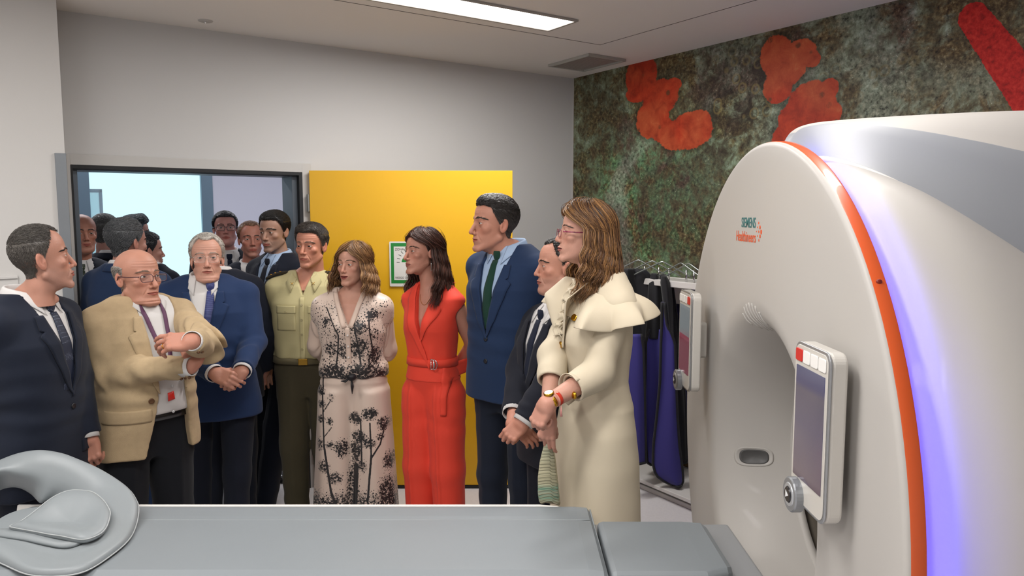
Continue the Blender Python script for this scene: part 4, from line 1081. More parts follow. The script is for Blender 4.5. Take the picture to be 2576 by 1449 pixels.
    mb = MB(); mb.grid(np.array([ring('c', .3935, .264), ring('c', .386, .268), ring('c', .3855, .290), ring('c', .394, .292)]), closed_v=True); mb.build('bore_lip', wm, e, smooth=True)
    mb = MB(); mb.grid(np.array([ring('c', .56, 1.335), ring('c', .80, 1.335), ring('c', .93, 1.32)]), closed_v=True); mb.build('rear_cover', wm, e, smooth=True)
    # oval recess with a dark insert on the funnel wall
    def surf(ang, x):
        xs = [f[2] for f in fr[:10]][::-1]; rs = [f[1] if f[0] == 'c' else .56 for f in fr[:10]][::-1]; r = np.interp(x, xs, rs); return np.array([x, r*math.cos(ang), ZC+r*math.sin(ang)])
    def slot(scale, off, name, m_, tk):
        mb = MB(); pts = []
        for t in np.linspace(0, 2*PI, 40, endpoint=False):
            ct, st_ = math.cos(t), math.sin(t); a = .062*scale; b = .030*scale
            ex = a*np.sign(ct)*abs(ct)**.55; ez = b*np.sign(st_)*abs(st_)**.75
            p = surf(-.20+ez/.42, .140+ex*.92); pts.append(p)
        pts = np.array(pts); cen = surf(-.20, .140); nn = np.array([-.30, -.93, .19]); nn /= np.linalg.norm(nn)
        rg = [pts-nn*.01, pts+nn*off, cen+(pts-cen)*.90+nn*(off+tk), cen+(pts-cen)*.86+nn*(off+tk*.4), cen+(pts-cen)*.01+nn*(off+tk*.4)]
        mb.grid(np.array(rg), closed_v=True); return mb.build(name, m_, e, smooth=True)
    slot(1.18, .001, 'recess_rim', wm, .004); slot(.88, .0035, 'recess_insert', mat('dark_insert', '#4b4a4a', rough=.5), .003)
    # ribbed grip at the top edge of the opening
    mb = MB()
    for k_ in range(7):
        u = k_/6; a0 = math.radians(72+k_*3.2)
        pts = []
        for v in np.linspace(-1, 1, 9):
            r = .50+.045*v*math.sqrt(max(.02, 1-(2*u-1)**2*.8)); x = np.interp(r, [.448, .472, .496, .52, .545], [.09, .045, .018, .006, .001]); pts.append((x-.0015, r*math.cos(a0), ZC+r*math.sin(a0)))
        mb.tube(pts, .0026, 6)
    mb.build('grip_ribs', wm, e, smooth=True)
    # red dot on the rim
    t = math.radians(-50.5); mb = MB(); p = np.array([.024, .958*math.sin(t), 1.048+.994*math.cos(t)]); mb.ball(p, (.007, .004, .006), 12); mb.build('rim_marker', mat('marker_red', '#7a1c0c', rough=.4), e, smooth=True)
    # lettering
    def text(body, size, col, y, z, sx=.62):
        return text_mesh(body, size, mat(*col), e, (-.0008, y, z), (PI/2, 0, -PI/2), (sx, 1, 1), 'RIGHT', .0003, .0003)
    q1 = PXX(1901, 573, GX)-[GX, GY, 0]; q2 = PXX(1901, 612, GX)-[GX, GY, 0]
    text('SIEMENS', .046, ('logo_teal', '#1c6a6c'), q1[1], q1[2], .90); text('Healthineers', .049, ('logo_orange', '#d3572f'), q2[1], q2[2]+.002, .86)
    mb = MB(); dc = mat('logo_orange', '#d3572f')
    for px_, py_, rr in ((1909, 561, .004), (1906, 571.5, .003), (1912.3, 572, .006), (1903, 582.4, .0022), (1909, 583, .004), (1915.5, 583.5, .0075), (1906, 593.5, .003), (1912.4, 594.5, .006), (1909.4, 604.6, .004)):
        p = PXX(px_, py_, GX)-[GX, GY, 0]; mb.grid(np.array([[[-.001*(1-k), p[1]+rr*v*math.cos(t), p[2]+rr*v*math.sin(t)] for t in np.linspace(0, 2*PI, 17)[:-1]] for k, v in ((0, .01), (0, 1), (1, 1))]), closed_v=True)
    mb.build('logo_dots', dc, e)
    return e
gantry()
def control_panel(cy, label, sgn, scr_top, scr_bot):
    """tablet on the scanner face; local x = along -Y of the room (screen width), facing -X"""
    e = empty('control_panel', (GX-.050, cy, 1.33), 0); tag(e, label, 'control panel', 'touch panels on the scanner face')
    pw = mat('panel_white', '#c2beb7', rough=.3, coat=.3); al = mat('panel_silver', '#a6a8ab', rough=.3, metal=.7); w_, h_ = .195, .385
    def slab(name, w1, h1, r, x0, x1, m_, cz=0, cyo=0, bevel=.003):
        mb = MB(); n_ = rrect(w1, h1, r, 7); k = len(n_); V = [(x, cyo+a, cz+b) for x in (x0, x1) for a, b in n_]
        mb.add(V, [tuple(range(k))[::-1], tuple(range(k, 2*k))]+[(i, (i+1) % k, k+(i+1) % k, k+i) for i in range(k)]); return mb.build(name, m_, e, bevel=bevel, smooth=False)
    slab('housing', w_, h_, .028, .010, -.026, pw, bevel=.007); slab('silver_frame', w_+.002, h_+.002, .029, -.026, -.031, al, bevel=.002); slab('bezel', w_-.012, h_-.012, .024, -.031, -.033, pw, bevel=.001)
    slab('mount', .05, .14, .012, .008, .0505, pw, bevel=.004)
    for k in range(4):
        yy = (w_/2-.032-k*.0435)*-sgn*-1
        col = ('button_red', '#c21f1a') if (k == 0 if sgn > 0 else k == 3) else ('button_white', '#e6e4e0')
        slab('button', .039, .030, .006, -.033, -.036, mat(col[0], col[1], rough=.3), cz=h_/2-.030, cyo=(w_/2-.032-k*.0435), bevel=.0015)
    # screen: glowing colour bands painted in place of reflections
    sc = bpy.data.materials.new('panel_screen_'+('a' if sgn > 0 else 'b')); sc.name = 'panel_screen'; sc.use_nodes = True; nt = sc.node_tree; N = nt.nodes; b = N['Principled BSDF']; b.inputs['Roughness'].default_value = .12; b.inputs['Base Color'].default_value = (.02, .02, .03, 1)
    tc = N.new('ShaderNodeTexCoord'); sx = N.new('ShaderNodeSeparateXYZ'); nt.links.new(tc.outputs['Generated'], sx.inputs[0]); r_ = N.new('ShaderNodeValToRGB'); el = r_.color_ramp.elements
    st = scr_top
    while len(el) < len(st): el.new(.5)
    for q, (p_, c_) in zip(el, st): q.position = p_; q.color = srgb(c_)
    r_.color_ramp.interpolation = 'LINEAR' if sgn > 0 else 'CONSTANT'
    nt.links.new(sx.outputs[2], r_.inputs[0]); nt.links.new(r_.outputs[0], b.inputs['Emission Color']); b.inputs['Emission Strength'].default_value = .55
    slab('screen', w_-.036, h_-.118, .002, -.033, -.0345, sc, cz=.004, bevel=0)
    # round knob at the lower corner
    ky = w_/2-.045 if sgn > 0 else w_/2-.035; kz = -h_/2+.018
    def knob(name, r0, x0, x1, m_):
        mb = MB(); mb.grid(np.array([[[x, ky+r*math.cos(t), kz+r*math.sin(t)] for t in np.linspace(0, 2*PI, 33)[:-1]] for x, r in ((x0, r0), (x1+.003, r0), (x1, r0-.003), (x1, .001))]), closed_v=True); return mb.build(name, m_, e, smooth=False)
    kb = knob('dial', .042, -.030, -.052, mat('dial_grey', '#8f9296', rough=.3, metal=.5)); knob('dial_ring', .030, -.052, -.054, mat('dial_ring', '#b0b3b6', rough=.3, metal=.4)); knob('dial_button', .020, -.054, -.057, mat('dial_black', '#1b1b1f', rough=.25))
    mb = MB(); mb.add([(-.0575, ky+.008, kz+.009), (-.0575, ky+.008, kz-.009), (-.0575, ky-.009, kz)], [(0, 1, 2)]); mb.build('dial_arrow', mat('arrow_white', '#e0e0e0', rough=.4), e, solid=.0005)
control_panel(1.665, 'large touch control panel on the near side of the scanner face', 1, [(0, '#5c4a55'), (.06, '#75656c'), (.5, '#6b6272'), (.8, '#746a72'), (.86, '#5e5874'), (1, '#52557a')], None)
control_panel(2.90, 'touch control panel on the far side of the scanner face by the aprons', -1, [(0, '#6c2434'), (.50, '#7c3a48'), (.56, '#6d7678'), (.95, '#767e80')], None)

# ------------------------------------------------------------------ patient table
def table():
    e = empty('patient_table', (-.3, 2.27, 0)); tag(e, 'long scanner patient table with pale grey mattress and white rails', 'patient table')
    wm = mat('scanner_white', '#c6c1bb'); wb = mat('table_rail', '#dedbd6', rough=.35, coat=.2); grey = mat('mattress_vinyl', '#7b8185', rough=.48, spec=.4, bump=(900, .05, (1, 1, 1)), noise=(3, .02))
    def loc(x, y, z): return (x+.3, y-2.27, z)
    # white tray: cross-section with raised rail at both long sides
    def sect(y0, y1, z, zr): return [(y0, z-.07), (y0, zr), (y0+.009, zr), (y0+.02, z), (y1-.02, z), (y1-.009, zr), (y1, zr), (y1, z-.07)]
    def extr(name, secs, m, bevel=0, smooth=False):
        mb = MB(); n_ = len(secs[0][1]); V = []
        for x, s_ in secs: V += [loc(x, y, z) for y, z in s_]
        F = [(i*n_+j, i*n_+(j+1) % n_, (i+1)*n_+(j+1) % n_, (i+1)*n_+j) for i in range(len(secs)-1) for j in range(n_)]
        F += [tuple(range(n_))[::-1], tuple((len(secs)-1)*n_+j for j in range(n_))]; mb.add(V, F); return mb.build(name, m, e, bevel=bevel, smooth=smooth)
    xs = [-1.75, -.6, .10, .16, .20, .23]; dr = [0, 0, 0, .004, .012, .03]; dy = [0, 0, 0, .004, .015, .04]
    extr('tray', [(x, sect(1.985+b, 2.542-b, .765, .7995-a)) for x, a, b in zip(xs, dr, dy)], wb, bevel=.002)
    # mattress: wide, with a raised far bolster and a step, ending before the scanner
    def mat_sec(y0, y1, k=1.0, dz=0):
        return [(y0, .772), (y0+.004, .800-dz), (y0+.03, .812-dz), (2.06, .812-dz), (2.30, .809-dz), (2.388, .807-dz), (2.396, .804-dz), (2.405, .802-dz), (2.43, .803-dz), (y1-.03, .802-dz), (y1-.010, .799-dz), (y1, .785-dz), (y1, .772)]
    xs = [-1.70, -1.69, -.6, .22, .262, .275]; dz = [.02, 0, 0, 0, .004, .020]
    extr('mattress', [(x, mat_sec(2.0, 2.532, dz=z)) for x, z in zip(xs, dz)], grey, smooth=False)
    mb = MB(); P = [loc(x, 2.396+.0007*math.sin(x*9), .8035) for x in np.linspace(-1.68, .26, 60)]; mb.tube(P, .0016, 5); mb.build('seam', mat('seam_grey', '#8d9396', rough=.6), e, smooth=True)
    mb = MB(); mb.tube([loc(.2745, y, .788) for y in np.linspace(2.0, 2.52, 12)], .0028, 6); mb.build('piping', mat('seam_grey', '#8d9396'), e, smooth=True)
    # front section of the couch top that runs into the bore
    def cr(y0, y1, z): return [(y0, z-.055), (y0, z-.012), (y0+.015, z), (y1-.015, z), (y1, z-.012), (y1, z-.055)]
    P1 = PZ(1492, 1311, .80); P2 = PZ(1772, 1311, .80); P3 = PZ(1833, 1449, .80)
    n_ = 12; secs = []
    extr('couch_extension', [(.285, cr(2.02, 2.392, .800)), (.30, cr(2.02, 2.392, .806)), (.56, cr(2.02, 2.392, .806)), (.625, cr(2.05, 2.388, .803)), (.645, cr(2.07, 2.372, .792))], grey, bevel=.006)
    # lift column and base under the couch
    mb = MB(); mb.prism(rrect(1.35, .40, .08, 6), .10, .70, M4(np.eye(3), loc(-.75, 2.27, 0))); mb.build('lift_column', wm, e, bevel=.01)
    mb = MB(); mb.prism(rrect(1.75, .56, .12, 6), .0, .10, M4(np.eye(3), loc(-.75, 2.27, 0))); mb.build('base', wm, e, bevel=.01)
    mb = MB(); mb.box(loc(-.25, 2.27, .725), (2.0, .42, .06)); mb.build('slide', mat('slide_grey', '#8a8c8e', rough=.4), e, bevel=.01)
table()
def hullgrid(fn, nu, nv, name, m, parent, closed=True, smooth=True, solid=0):
    G = np.array([[fn(i/(nu-1), j/nv if closed else j/(nv-1)) for j in range(nv)] for i in range(nu)]); mb = MB(); mb.grid(G, closed_v=closed); return mb.build(name, m, parent, smooth=smooth, solid=solid)
# ------------------------------------------------------------------ head cradle and head cushion on the couch
def cradle():
    vin = mat('cradle_vinyl', '#858b8e', rough=.42, spec=.45, bump=(1200, .04, (1, 1, 1)))
    R_ = [((345,1273,2.38),(310,1275,2.36),(275,1282,2.33),(255,1290,2.32)), ((339,1248,2.42),(300,1250,2.40),(262,1262,2.37),(240,1275,2.34)), ((316,1217,2.46),(280,1228,2.43),(245,1245,2.40),(215,1265,2.36)),
          ((255,1177,2.50),(230,1200,2.46),(205,1235,2.43),(172,1262,2.42)), ((193,1149,2.52),(178,1180,2.48),(160,1225,2.45),(128,1272,2.47)), ((153,1135,2.53),(140,1165,2.49),(120,1210,2.46),(97,1276,2.45)),
          ((102,1128,2.53),(98,1158,2.49),(85,1202,2.46),(74,1250,2.53)), ((51,1135,2.53),(50,1160,2.49),(48,1194,2.46),(42,1231,2.54)), ((0,1154,2.52),(0,1170,2.48),(2,1184,2.45),(5,1237,2.53)),
          ((-60,1185,2.46),(-50,1195,2.42),(-45,1205,2.40),(-40,1262,2.44)), ((-110,1240,2.36),(-95,1245,2.34),(-80,1250,2.32),(-60,1290,2.30)), ((-125,1320,2.24),(-100,1315,2.22),(-75,1312,2.2),(-40,1315,2.2)),
          ((-70,1375,2.12),(-50,1362,2.13),(-30,1350,2.15),(10,1335,2.17)), ((0,1401,2.06),(15,1385,2.08),(35,1368,2.12),(60,1350,2.15)), ((71,1446,1.99),(85,1425,2.02),(100,1400,2.07),(115,1370,2.13)),
          ((150,1458,1.98),(155,1435,2.0),(160,1410,2.05),(160,1378,2.12)), ((216,1442,2.01),(212,1420,2.03),(207,1395,2.08),(195,1370,2.13)), ((275,1401,2.10),(260,1388,2.11),(243,1370,2.14),(225,1352,2.17)),
          ((318,1355,2.20),(293,1348,2.20),(268,1338,2.21),(245,1328,2.22)), ((337,1317,2.30),(308,1312,2.29),(280,1307,2.28),(255,1303,2.28))]
    G = np.array([[W(*q) for q in r] for r in R_]); G[:, :, 2] = np.maximum(G[:, :, 2], .836)
    G[11:, 3, 2] = np.minimum(G[11:, 3, 2], .846); G[11:, 2, 2] = np.minimum(G[11:, 2, 2], .864)
    # smooth round the loop
    def dens(A, k):
        n = len(A); out = []
        for i in range(n):
            p0, p1, p2, p3 = A[(i-1) % n], A[i], A[(i+1) % n], A[(i+2) % n]
            for j in range(k):
                t = j/k; out.append(.5*((2*p1)+(-p0+p2)*t+(2*p0-5*p1+4*p2-p3)*t*t+(-p0+3*p1-3*p2+p3)*t**3))
        return np.array(out)
    G = dens(G, 4); org = np.array([G[:, 0, 0].mean(), G[:, 0, 1].mean(), .815])
    cen = W(150, 1320, 2.24); cen[2] = .842
    # across: outer lip, rim, band, crest, inner wall
    T = []
    for r in G:
        out = r[0]+(r[0]-cen)*np.array([.02, .02, 0])-[0, 0, .016]; row = [r[0]*.6+out*.4-[0, 0, .012], out, r[0]]
        for a, b in ((0, 1), (1, 2)): row += [r[a]*.5+r[b]*.5+[0, 0, .002], r[b]]
        row += [r[2]*.55+r[3]*.45+[0, .0, -.003], r[3]]; T.append(row)
    o = MB(); o.grid(np.array(T)-org, closed_u=True); c = o.build('head_cradle', vin, None, loc=org, smooth=True, solid=.014, sub=1)
    c.modifiers['thickness'].offset = -1
    tag(c, 'pale grey moulded head cradle with a side opening lying on the table end', 'head rest')
    fl = [r[3].copy() for r in G]
    for i in range(len(fl)):
        if 4.4 < i/4 < 11.8:
            u = min(1, (i/4-4.4)/.6, (11.8-i/4)/.6); k = i/4; tgt = PZ(np.interp(k, [5, 6, 7, 8, 9, 10, 11], [114, 92, 56, 10, -25, -55, -60]), np.interp(k, [5, 6, 7, 8, 9, 10, 11], [1284, 1296, 1316, 1338, 1344, 1345, 1335]), .838); fl[i] = fl[i]*(1-u)+tgt*u
    fl = np.array(fl); rings = [fl*(1-t)+cen*t for t in (0, .3, .6, .85, .9995)]
    o = MB(); o.grid(np.array(rings)-org, closed_v=True); fo = o.build('floor_pad', vin, c, smooth=True, solid=.012); 
    # padded feet so that the shell bears on the mattress
    mb = MB(); mb.prism(rrect(.42, .26, .08, 6), .8135-org[2], .842-org[2], M4(np.eye(3), (0.02, -.02, 0))); mb.build('underside', vin, c, bevel=.005, smooth=False)
    # seam bead round the rim
    mb = MB(); p = np.array([r[0]+(r[0]-cen)*np.array([.02, .02, 0])-[0, 0, .016] for r in G])-org; mb.tube(np.concatenate([p, p[:1]]), .0022, 6, caps=False); mb.build('seam_bead', mat('seam_light', '#a4a8a9', rough=.5), c, smooth=True)
    # leaf shaped cushion
    P = [(24,1327,2.22),(51,1312,2.25),(87,1286,2.29),(115,1263,2.32),(143,1245,2.35),(173,1234,2.37),(204,1233,2.37),(234,1238,2.36),(260,1258,2.33),(275,1281,2.29),(277,1296,2.26),(270,1322,2.21),(255,1342,2.17),(234,1356,2.14),(211,1363,2.125),(188,1361,2.13),(153,1351,2.15),(102,1340,2.17),(51,1331,2.20)]
    A = dens(np.array([W(*q) for q in P]), 3); A[:, 2] = np.maximum(A[:, 2], .858); ctr = W(180, 1292, 2.24); ctr[2] = .878
    rows = [A+[0, 0, -.016]+(ctr-A)*.06, A+[0, 0, -.008], A]
    for t, dz in ((.06, .005), (.15, .009), (.3, .007), (.5, -.002), (.7, -.009), (.85, -.012), (.95, -.013), (.9995, -.013)): rows.append(A*(1-t)+ctr*t+[0, 0, dz])
    org2 = np.array([ctr[0], ctr[1], .855])
    mb = MB(); mb.grid(np.array(rows)-org2, closed_v=True); mb.grid(np.array([A+[0, 0, -.016]+(ctr-A)*.06, (A+[0, 0, -.016])*.3+np.array([ctr[0], ctr[1], .852])*.7, (A*.02+np.array([ctr[0], ctr[1], .851])*.98)])-org2, closed_v=True)
    q = mb.build('head_cushion', vin, None, loc=org2, smooth=True); tag(q, 'leaf shaped pale grey head cushion lying in the head cradle', 'cushion')
    mb = MB(); mb.tube(np.concatenate([A, A[:1]])-org2, .0018, 6, caps=False); mb.build('seam_bead', mat('seam_light', '#a4a8a9'), q, smooth=True)
cradle()

# ------------------------------------------------------------------ apron rack and lead aprons by the mural
def rack():
    wm = mat('rack_white', '#c9c6c2', rough=.45); AR = .42; P0 = CORNER-U*AR
    tb = lambda x, y: PP(x, y, P0, U); b0 = (tb(1545, 715)-CORNER) @ NR; b1 = (tb(1790, 715)-CORNER) @ NR; zt = tb(1700, 715)[2]; zb = tb(1650, 1225)[2]
    e = empty('apron_rack', RM(AR, (b0+b1)/2, 0), ROOM_ANG); tag(e, 'white metal apron rack standing against the reef mural', 'rack')
    def lp(a, b, z): return R3i(RM(a, b, z)-np.array(e.location))
    Rl = Rz(-ROOM_ANG)
    def R3i(v): return Rl @ v
    def hx(name, a0, a1, c0, c1, z0, z1, m=wm, bev=.004):
        mb = MB(); mb.hexa([lp(a, b, z) for z in (z0, z1) for a, b in ((a0, c0), (a1, c0), (a1, c1), (a0, c1))]); return mb.build(name, m, e, bevel=bev)
    hx('top_rail', AR-.02, AR+.02, b0, b1, zt-.02, zt+.02); hx('bottom_shelf', .05, AR+.04, b0, b1, max(.06, zb-.055), zb+.03)
    hx('back_panel', .03, .05, b0, b1, .5, zt+.0); hx('top_shelf', .03, AR-.02, b0, b1, zt-.02, zt-.005)
    for c_ in (b0, b1-.04): hx('post', AR-.02, AR+.02, c_, c_+.04, 0, zt); hx('post', .05, .09, c_, c_+.04, 0, zt)
    hx('base_plinth', .06, AR, b0+.05, b1-.05, .0, .03)
    cl = mat('clear_hanger', '#8d938f', rough=.25, metal=.6)
    i = 0
    for x, sp, dz in ((1605, 30, 22), (1640, 34, 26), (1665, 30, 24), (1712, 44, 26), (1731, 44, 24)):
        q = tb(x, 715); bb = (q-CORNER) @ NR; h = empty('coat_hanger', RM(AR, bb, zt+.022), ROOM_ANG+math.radians(25 if x < 1700 else 0))
        tag(h, ['bent wire hanger nearest the woman in white, holding an apron', 'bent wire hanger second along, holding an apron', 'bent wire hanger third along, holding the longest blue apron', 'empty clear hanger left of the far touch panel, its peak above the rail', 'clear hanger partly behind the scanner, furthest along the rail'][i], 'hanger', 'hangers on the apron rack rail'); i += 1
        mb = MB(); s_ = .19
        mb.tube([(0, -s_, .02), (0, -s_*.9, .03), (0, -.02, .105), (0, 0, .112), (0, .02, .105), (0, s_*.9, .03), (0, s_, .02)], .0045, 8); mb.build('arms', cl, h, smooth=True)
        mb = MB(); mb.tube([(0, -.045, -.004), (0, -.045, .075)], .006, 8); mb.tube([(0, -.045, .0), (0, -.040, -.03), (0, -.025, -.04), (0, -.012, -.03)], .005, 8); mb.build('hook', mat('chrome', '#c9c9c9', rough=.15, metal=1), h, smooth=True)
rack()
def aprons():
    blue = mat('apron_blue', '#2c2674', rough=.7, sheen=.2, bump=(700, .1, (1, 1, 1))); blk = mat('apron_black', '#0c0c12', rough=.75, sheen=.1)
    def sheet(levels, Y, th, amp, seed, name, m, parent, org, yw=0.0):
        rg = np.random.RandomState(seed); ph = rg.rand()*6; py = np.array([l[0] for l in levels], float); n = 44; yy = np.linspace(py[0], py[-1], n); rows = []
        for y in yy:
            x0 = np.interp(y, py, [l[1] for l in levels]); x1 = np.interp(y, py, [l[2] for l in levels]); k = 14; front = []; back = []
            for j in range(k+1):
                u = j/k; p = W(x0+(x1-x0)*u, y, Y); w_ = amp*math.sin(u*5.5+ph+y*.004)+yw*(u-.5); t_ = th*math.sin(PI*min(max(u, .02), .98))**.4
                front.append(p+[0, w_-t_/2, 0]); back.append(p+[0, w_+t_/2, 0])
            rows.append(front+back[::-1])
        G = np.array(rows)-org; mb = MB(); mb.grid(G, closed_v=True)
        mb.add([g for g in G[0]], [tuple(range(len(G[0])))]); mb.add([g for g in G[-1]], [tuple(range(len(G[-1])))[::-1]])
        o = mb.build(name, m, parent, smooth=True)
        e_ = [r[0] for r in rows]+[rows[-1][j] for j in range(14)]+[r[14] for r in rows[::-1]]
        mb = MB(); mb.tube(np.array(e_)-org, .009, 6); return o, mb
    specs = [
        ('blue lead apron hanging nearest the woman in the white dress', 4.62, [(840, 1566, 1612), (880, 1562, 1618), (1000, 1566, 1622), (1100, 1572, 1624), (1164, 1575, 1625)], [(676, 1568, 1592), (740, 1562, 1604), (860, 1562, 1616)], .05),
        ('blue lead apron in the middle, half hidden behind its neighbour', 4.72, [(828, 1634, 1668), (860, 1624, 1668), (1000, 1622, 1668), (1100, 1624, 1652), (1158, 1628, 1642), (1166, 1630, 1640)], [(688, 1640, 1652), (716, 1632, 1664), (770, 1630, 1668), (850, 1624, 1668)], .06),
        ('longest blue lead apron with its corner hanging below the shelf', 4.58, [(760, 1664, 1670), (820, 1664, 1676), (838, 1663, 1687), (862, 1662, 1696), (960, 1660, 1699), (1050, 1652, 1703), (1120, 1644, 1708), (1170, 1643, 1715), (1196, 1650, 1718), (1213, 1672, 1718), (1221, 1690, 1714)], [(694, 1664, 1676), (712, 1662, 1688), (760, 1668, 1692), (848, 1680, 1694)], .05),
        ('dark lead apron at the back, beside the far touch panel', 4.95, [(765, 1700, 1716), (800, 1692, 1728), (900, 1692, 1732), (1000, 1696, 1732), (1100, 1700, 1732), (1160, 1704, 1730)], None, .05)]
    for i, (lab, Y, lv, up, amp) in enumerate(specs):
        o0 = W((lv[0][1]+lv[0][2])/2, lv[-1][0], Y); e = empty('lead_apron', o0); tag(e, lab, 'lead apron', 'lead aprons on the rack')
        o, pb = sheet(lv, Y, .03, .012, i, 'apron_panel', blue if i < 3 else mat('apron_navy', '#14123a', rough=.7), e, o0); pb.build('binding', blk, e, smooth=True)
        if up: sheet(up, Y+.02, .07, .01, i+7, 'black_lining', blk, e, o0)
    # black vests bunched between
    for lab, Y, lv in (('black apron bunched behind the blue ones on the rack', 4.80, [(676, 1590, 1618), (700, 1584, 1640), (760, 1584, 1668), (860, 1586, 1672), (1000, 1600, 1672), (1130, 1614, 1668), (1160, 1622, 1652)]),
                       ('black thyroid vest hanging behind the longest apron', 4.90, [(690, 1650, 1668), (720, 1645, 1690), (790, 1650, 1700), (1000, 1690, 1722), (1160, 1700, 1730)])):
        o0 = W(lv[0][1], lv[-1][0], Y); e = empty('lead_apron', o0); tag(e, lab, 'lead apron', 'lead aprons on the rack')
        o, pb = sheet(lv, Y, .05, .02, 3, 'apron_panel', blk, e, o0); pb.build('binding', blk, e, smooth=True)
aprons()
# ------------------------------------------------------------------ long hair
def long_hair(person, N=360, zend=-.26, vol=.030, wave=.010, cols=None, part=.012, azmin=78, seed=2, front_zend=None, fine=700, freq=42, fwd=.35, bang=0.0, curl_in=0.0, capT=.010, rad=.0042, style='full', side_bias=0.0):
    rg = np.random.RandomState(seed); p = person.p
    cap = make_short_hair(person.o, p, style, capT, cols[0], n=0, seed=seed)
    def paths(n, jit, layer):
        K = 42; out = []; az0 = rg.rand(n)*180; sd = np.sign(rg.rand(n)-.5)
        xs, ys = HAIRLINES[style]
        zl = np.interp(az0, xs, ys); th_max = np.degrees(np.arccos(np.clip((zl-.025)/.095, -1, 1))); th0 = np.where(az0 < 100, 6+rg.rand(n)**.8*(np.minimum(th_max, 88)-8), 4+rg.rand(n)*(np.minimum(th_max, 120)-6))
        az1 = azmin+(180-azmin)*(az0/180)**1.05+rg.normal(size=n)*5; az1 = np.clip(az1, azmin-3, 179)
        ze = (front_zend if front_zend is not None else zend)+(zend-(front_zend if front_zend is not None else zend))*np.clip((az1-80)/60, 0, 1)+rg.normal(size=n)*.014
        t = np.linspace(0, 1, K)
        ph = rg.rand(n)*6.28*.35+az1*.05; lay = layer*(rg.rand(n)**.6)
        pts = np.zeros((n, K, 3))
        for k in range(K):
            u = min(1, t[k]/.30); th = th0+(97-th0)*u; th = np.maximum(th, th0); uu = u*u*(3-2*u); az = az0*(1-uu)+az1*uu
            tr, ar = np.radians(th), np.radians(az); q = 1+lay*1.0
            rx, ry, rz = (.082+.0*q)*p['w'], .103, .093
            lift = .006+lay*.016+bang*.02*np.exp(-((az-20)/30)**2)*math.sin(PI*u)
            x = (rx+lift)*np.sin(tr)*np.sin(ar); y = .018-(ry+lift)*np.sin(tr)*np.cos(ar); z = .030+(rz+lift)*np.cos(tr)
            x = x*sd+part*(1-u)
            if t[k] > .30:
                v = (t[k]-.30)/.70; zz = z*(1-v)+ze*v
                out_ = 1+vol*10*math.sin(min(1, v*1.25)*PI*.62)*(.5+.5*rg.rand()) if False else 1+vol*10*math.sin(min(1, v*1.2)*PI*.60)
                cy = .022; x = x*out_; y = cy+(y-cy)*out_
                dn = np.clip((-.125-zz), 0, .4); y = y+np.where(az1 < 112, -1, .55)*dn*fwd*np.where(az1 < 112, 1, .8)
                x = x*(1-curl_in*np.clip(dn*3, 0, 1)); z = zz
                A = wave*min(1, v*2.2+.15)
                a = z*freq+ph; x = x+A*np.sin(a)*np.cos(np.radians(az1))*sd+.6*A*np.cos(a*1.1+1)*np.sin(np.radians(az1))*sd; y = y+A*np.sin(a)*np.sin(np.radians(az1))*.9
            pts[:, k] = np.stack([x, y, z], 1)
        for _ in range(2): pts[:, 1:-1] = (pts[:, :-2]+2*pts[:, 1:-1]+pts[:, 2:])/4
        return pts+rg.normal(size=(n, 1, 3))*jit
    P = paths(N, .002, 1.0); c = cols[1](P[:, 0], rg)*(.75+.5*rg.rand(N))[:, None]
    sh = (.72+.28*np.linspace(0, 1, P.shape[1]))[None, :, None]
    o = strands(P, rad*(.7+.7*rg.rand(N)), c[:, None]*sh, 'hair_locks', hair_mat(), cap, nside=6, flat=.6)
    Pf = paths(fine, .004, 1.35); c = cols[1](Pf[:, 0], rg)*(.8+.6*rg.rand(fine))[:, None]
    strands(Pf, np.full(fine, .0011), c, 'hair_strands', hair_mat(), cap, nside=3)
    return person.part(cap)
def hc(base, hi, amt, root=None):
    b, h = np.array(srgb(base)[:3]), np.array(srgb(hi)[:3])
    def f(V, rg): n = len(V); return mixc(np.tile(b, (n, 1)), h, (rg.rand(n)**1.3)*amt)
    return f
def hc_side(base, side, amt=.25, zside=.05):
    """darker on top, greyer at the sides"""
    b, h = np.array(srgb(base)[:3]), np.array(srgb(side)[:3])
    def f(V, rg): n = len(V); return mixc(np.tile(b, (n, 1)), h, np.clip((zside+.03-V[:, 2])/.06, 0, 1)*.75+rg.rand(n)*amt)
    return f
navy = fabric('navy_wool', '#171d2b'); navy_d = fabric('dark_navy_wool', '#101522'); blue = fabric('blue_wool', '#1a2c4a'); blue_b = fabric('royal_blue_wool', '#1a2d4f')
charcoal = fabric('charcoal_wool', '#191b25'); black_t = fabric('black_wool', '#101218')
white = fabric('white_cotton', '#c9c6c4', rough=.75, bump=(500, .08)); lblue = fabric('light_blue_cotton', '#97abc6', rough=.75, bump=(500, .08))
beige = fabric('beige_linen', '#b09a79', rough=.85, bump=(600, .22), noise=(40, .05)); leather = mat('black_leather', '#0d0d10', rough=.25, spec=.6)
SK = dict(std='#b58b77', red='#b48370', dark='#9c7866', pale='#bb9482')
def face_lab(P, label, grp=None): tag(P.o, label, 'person', grp); return P
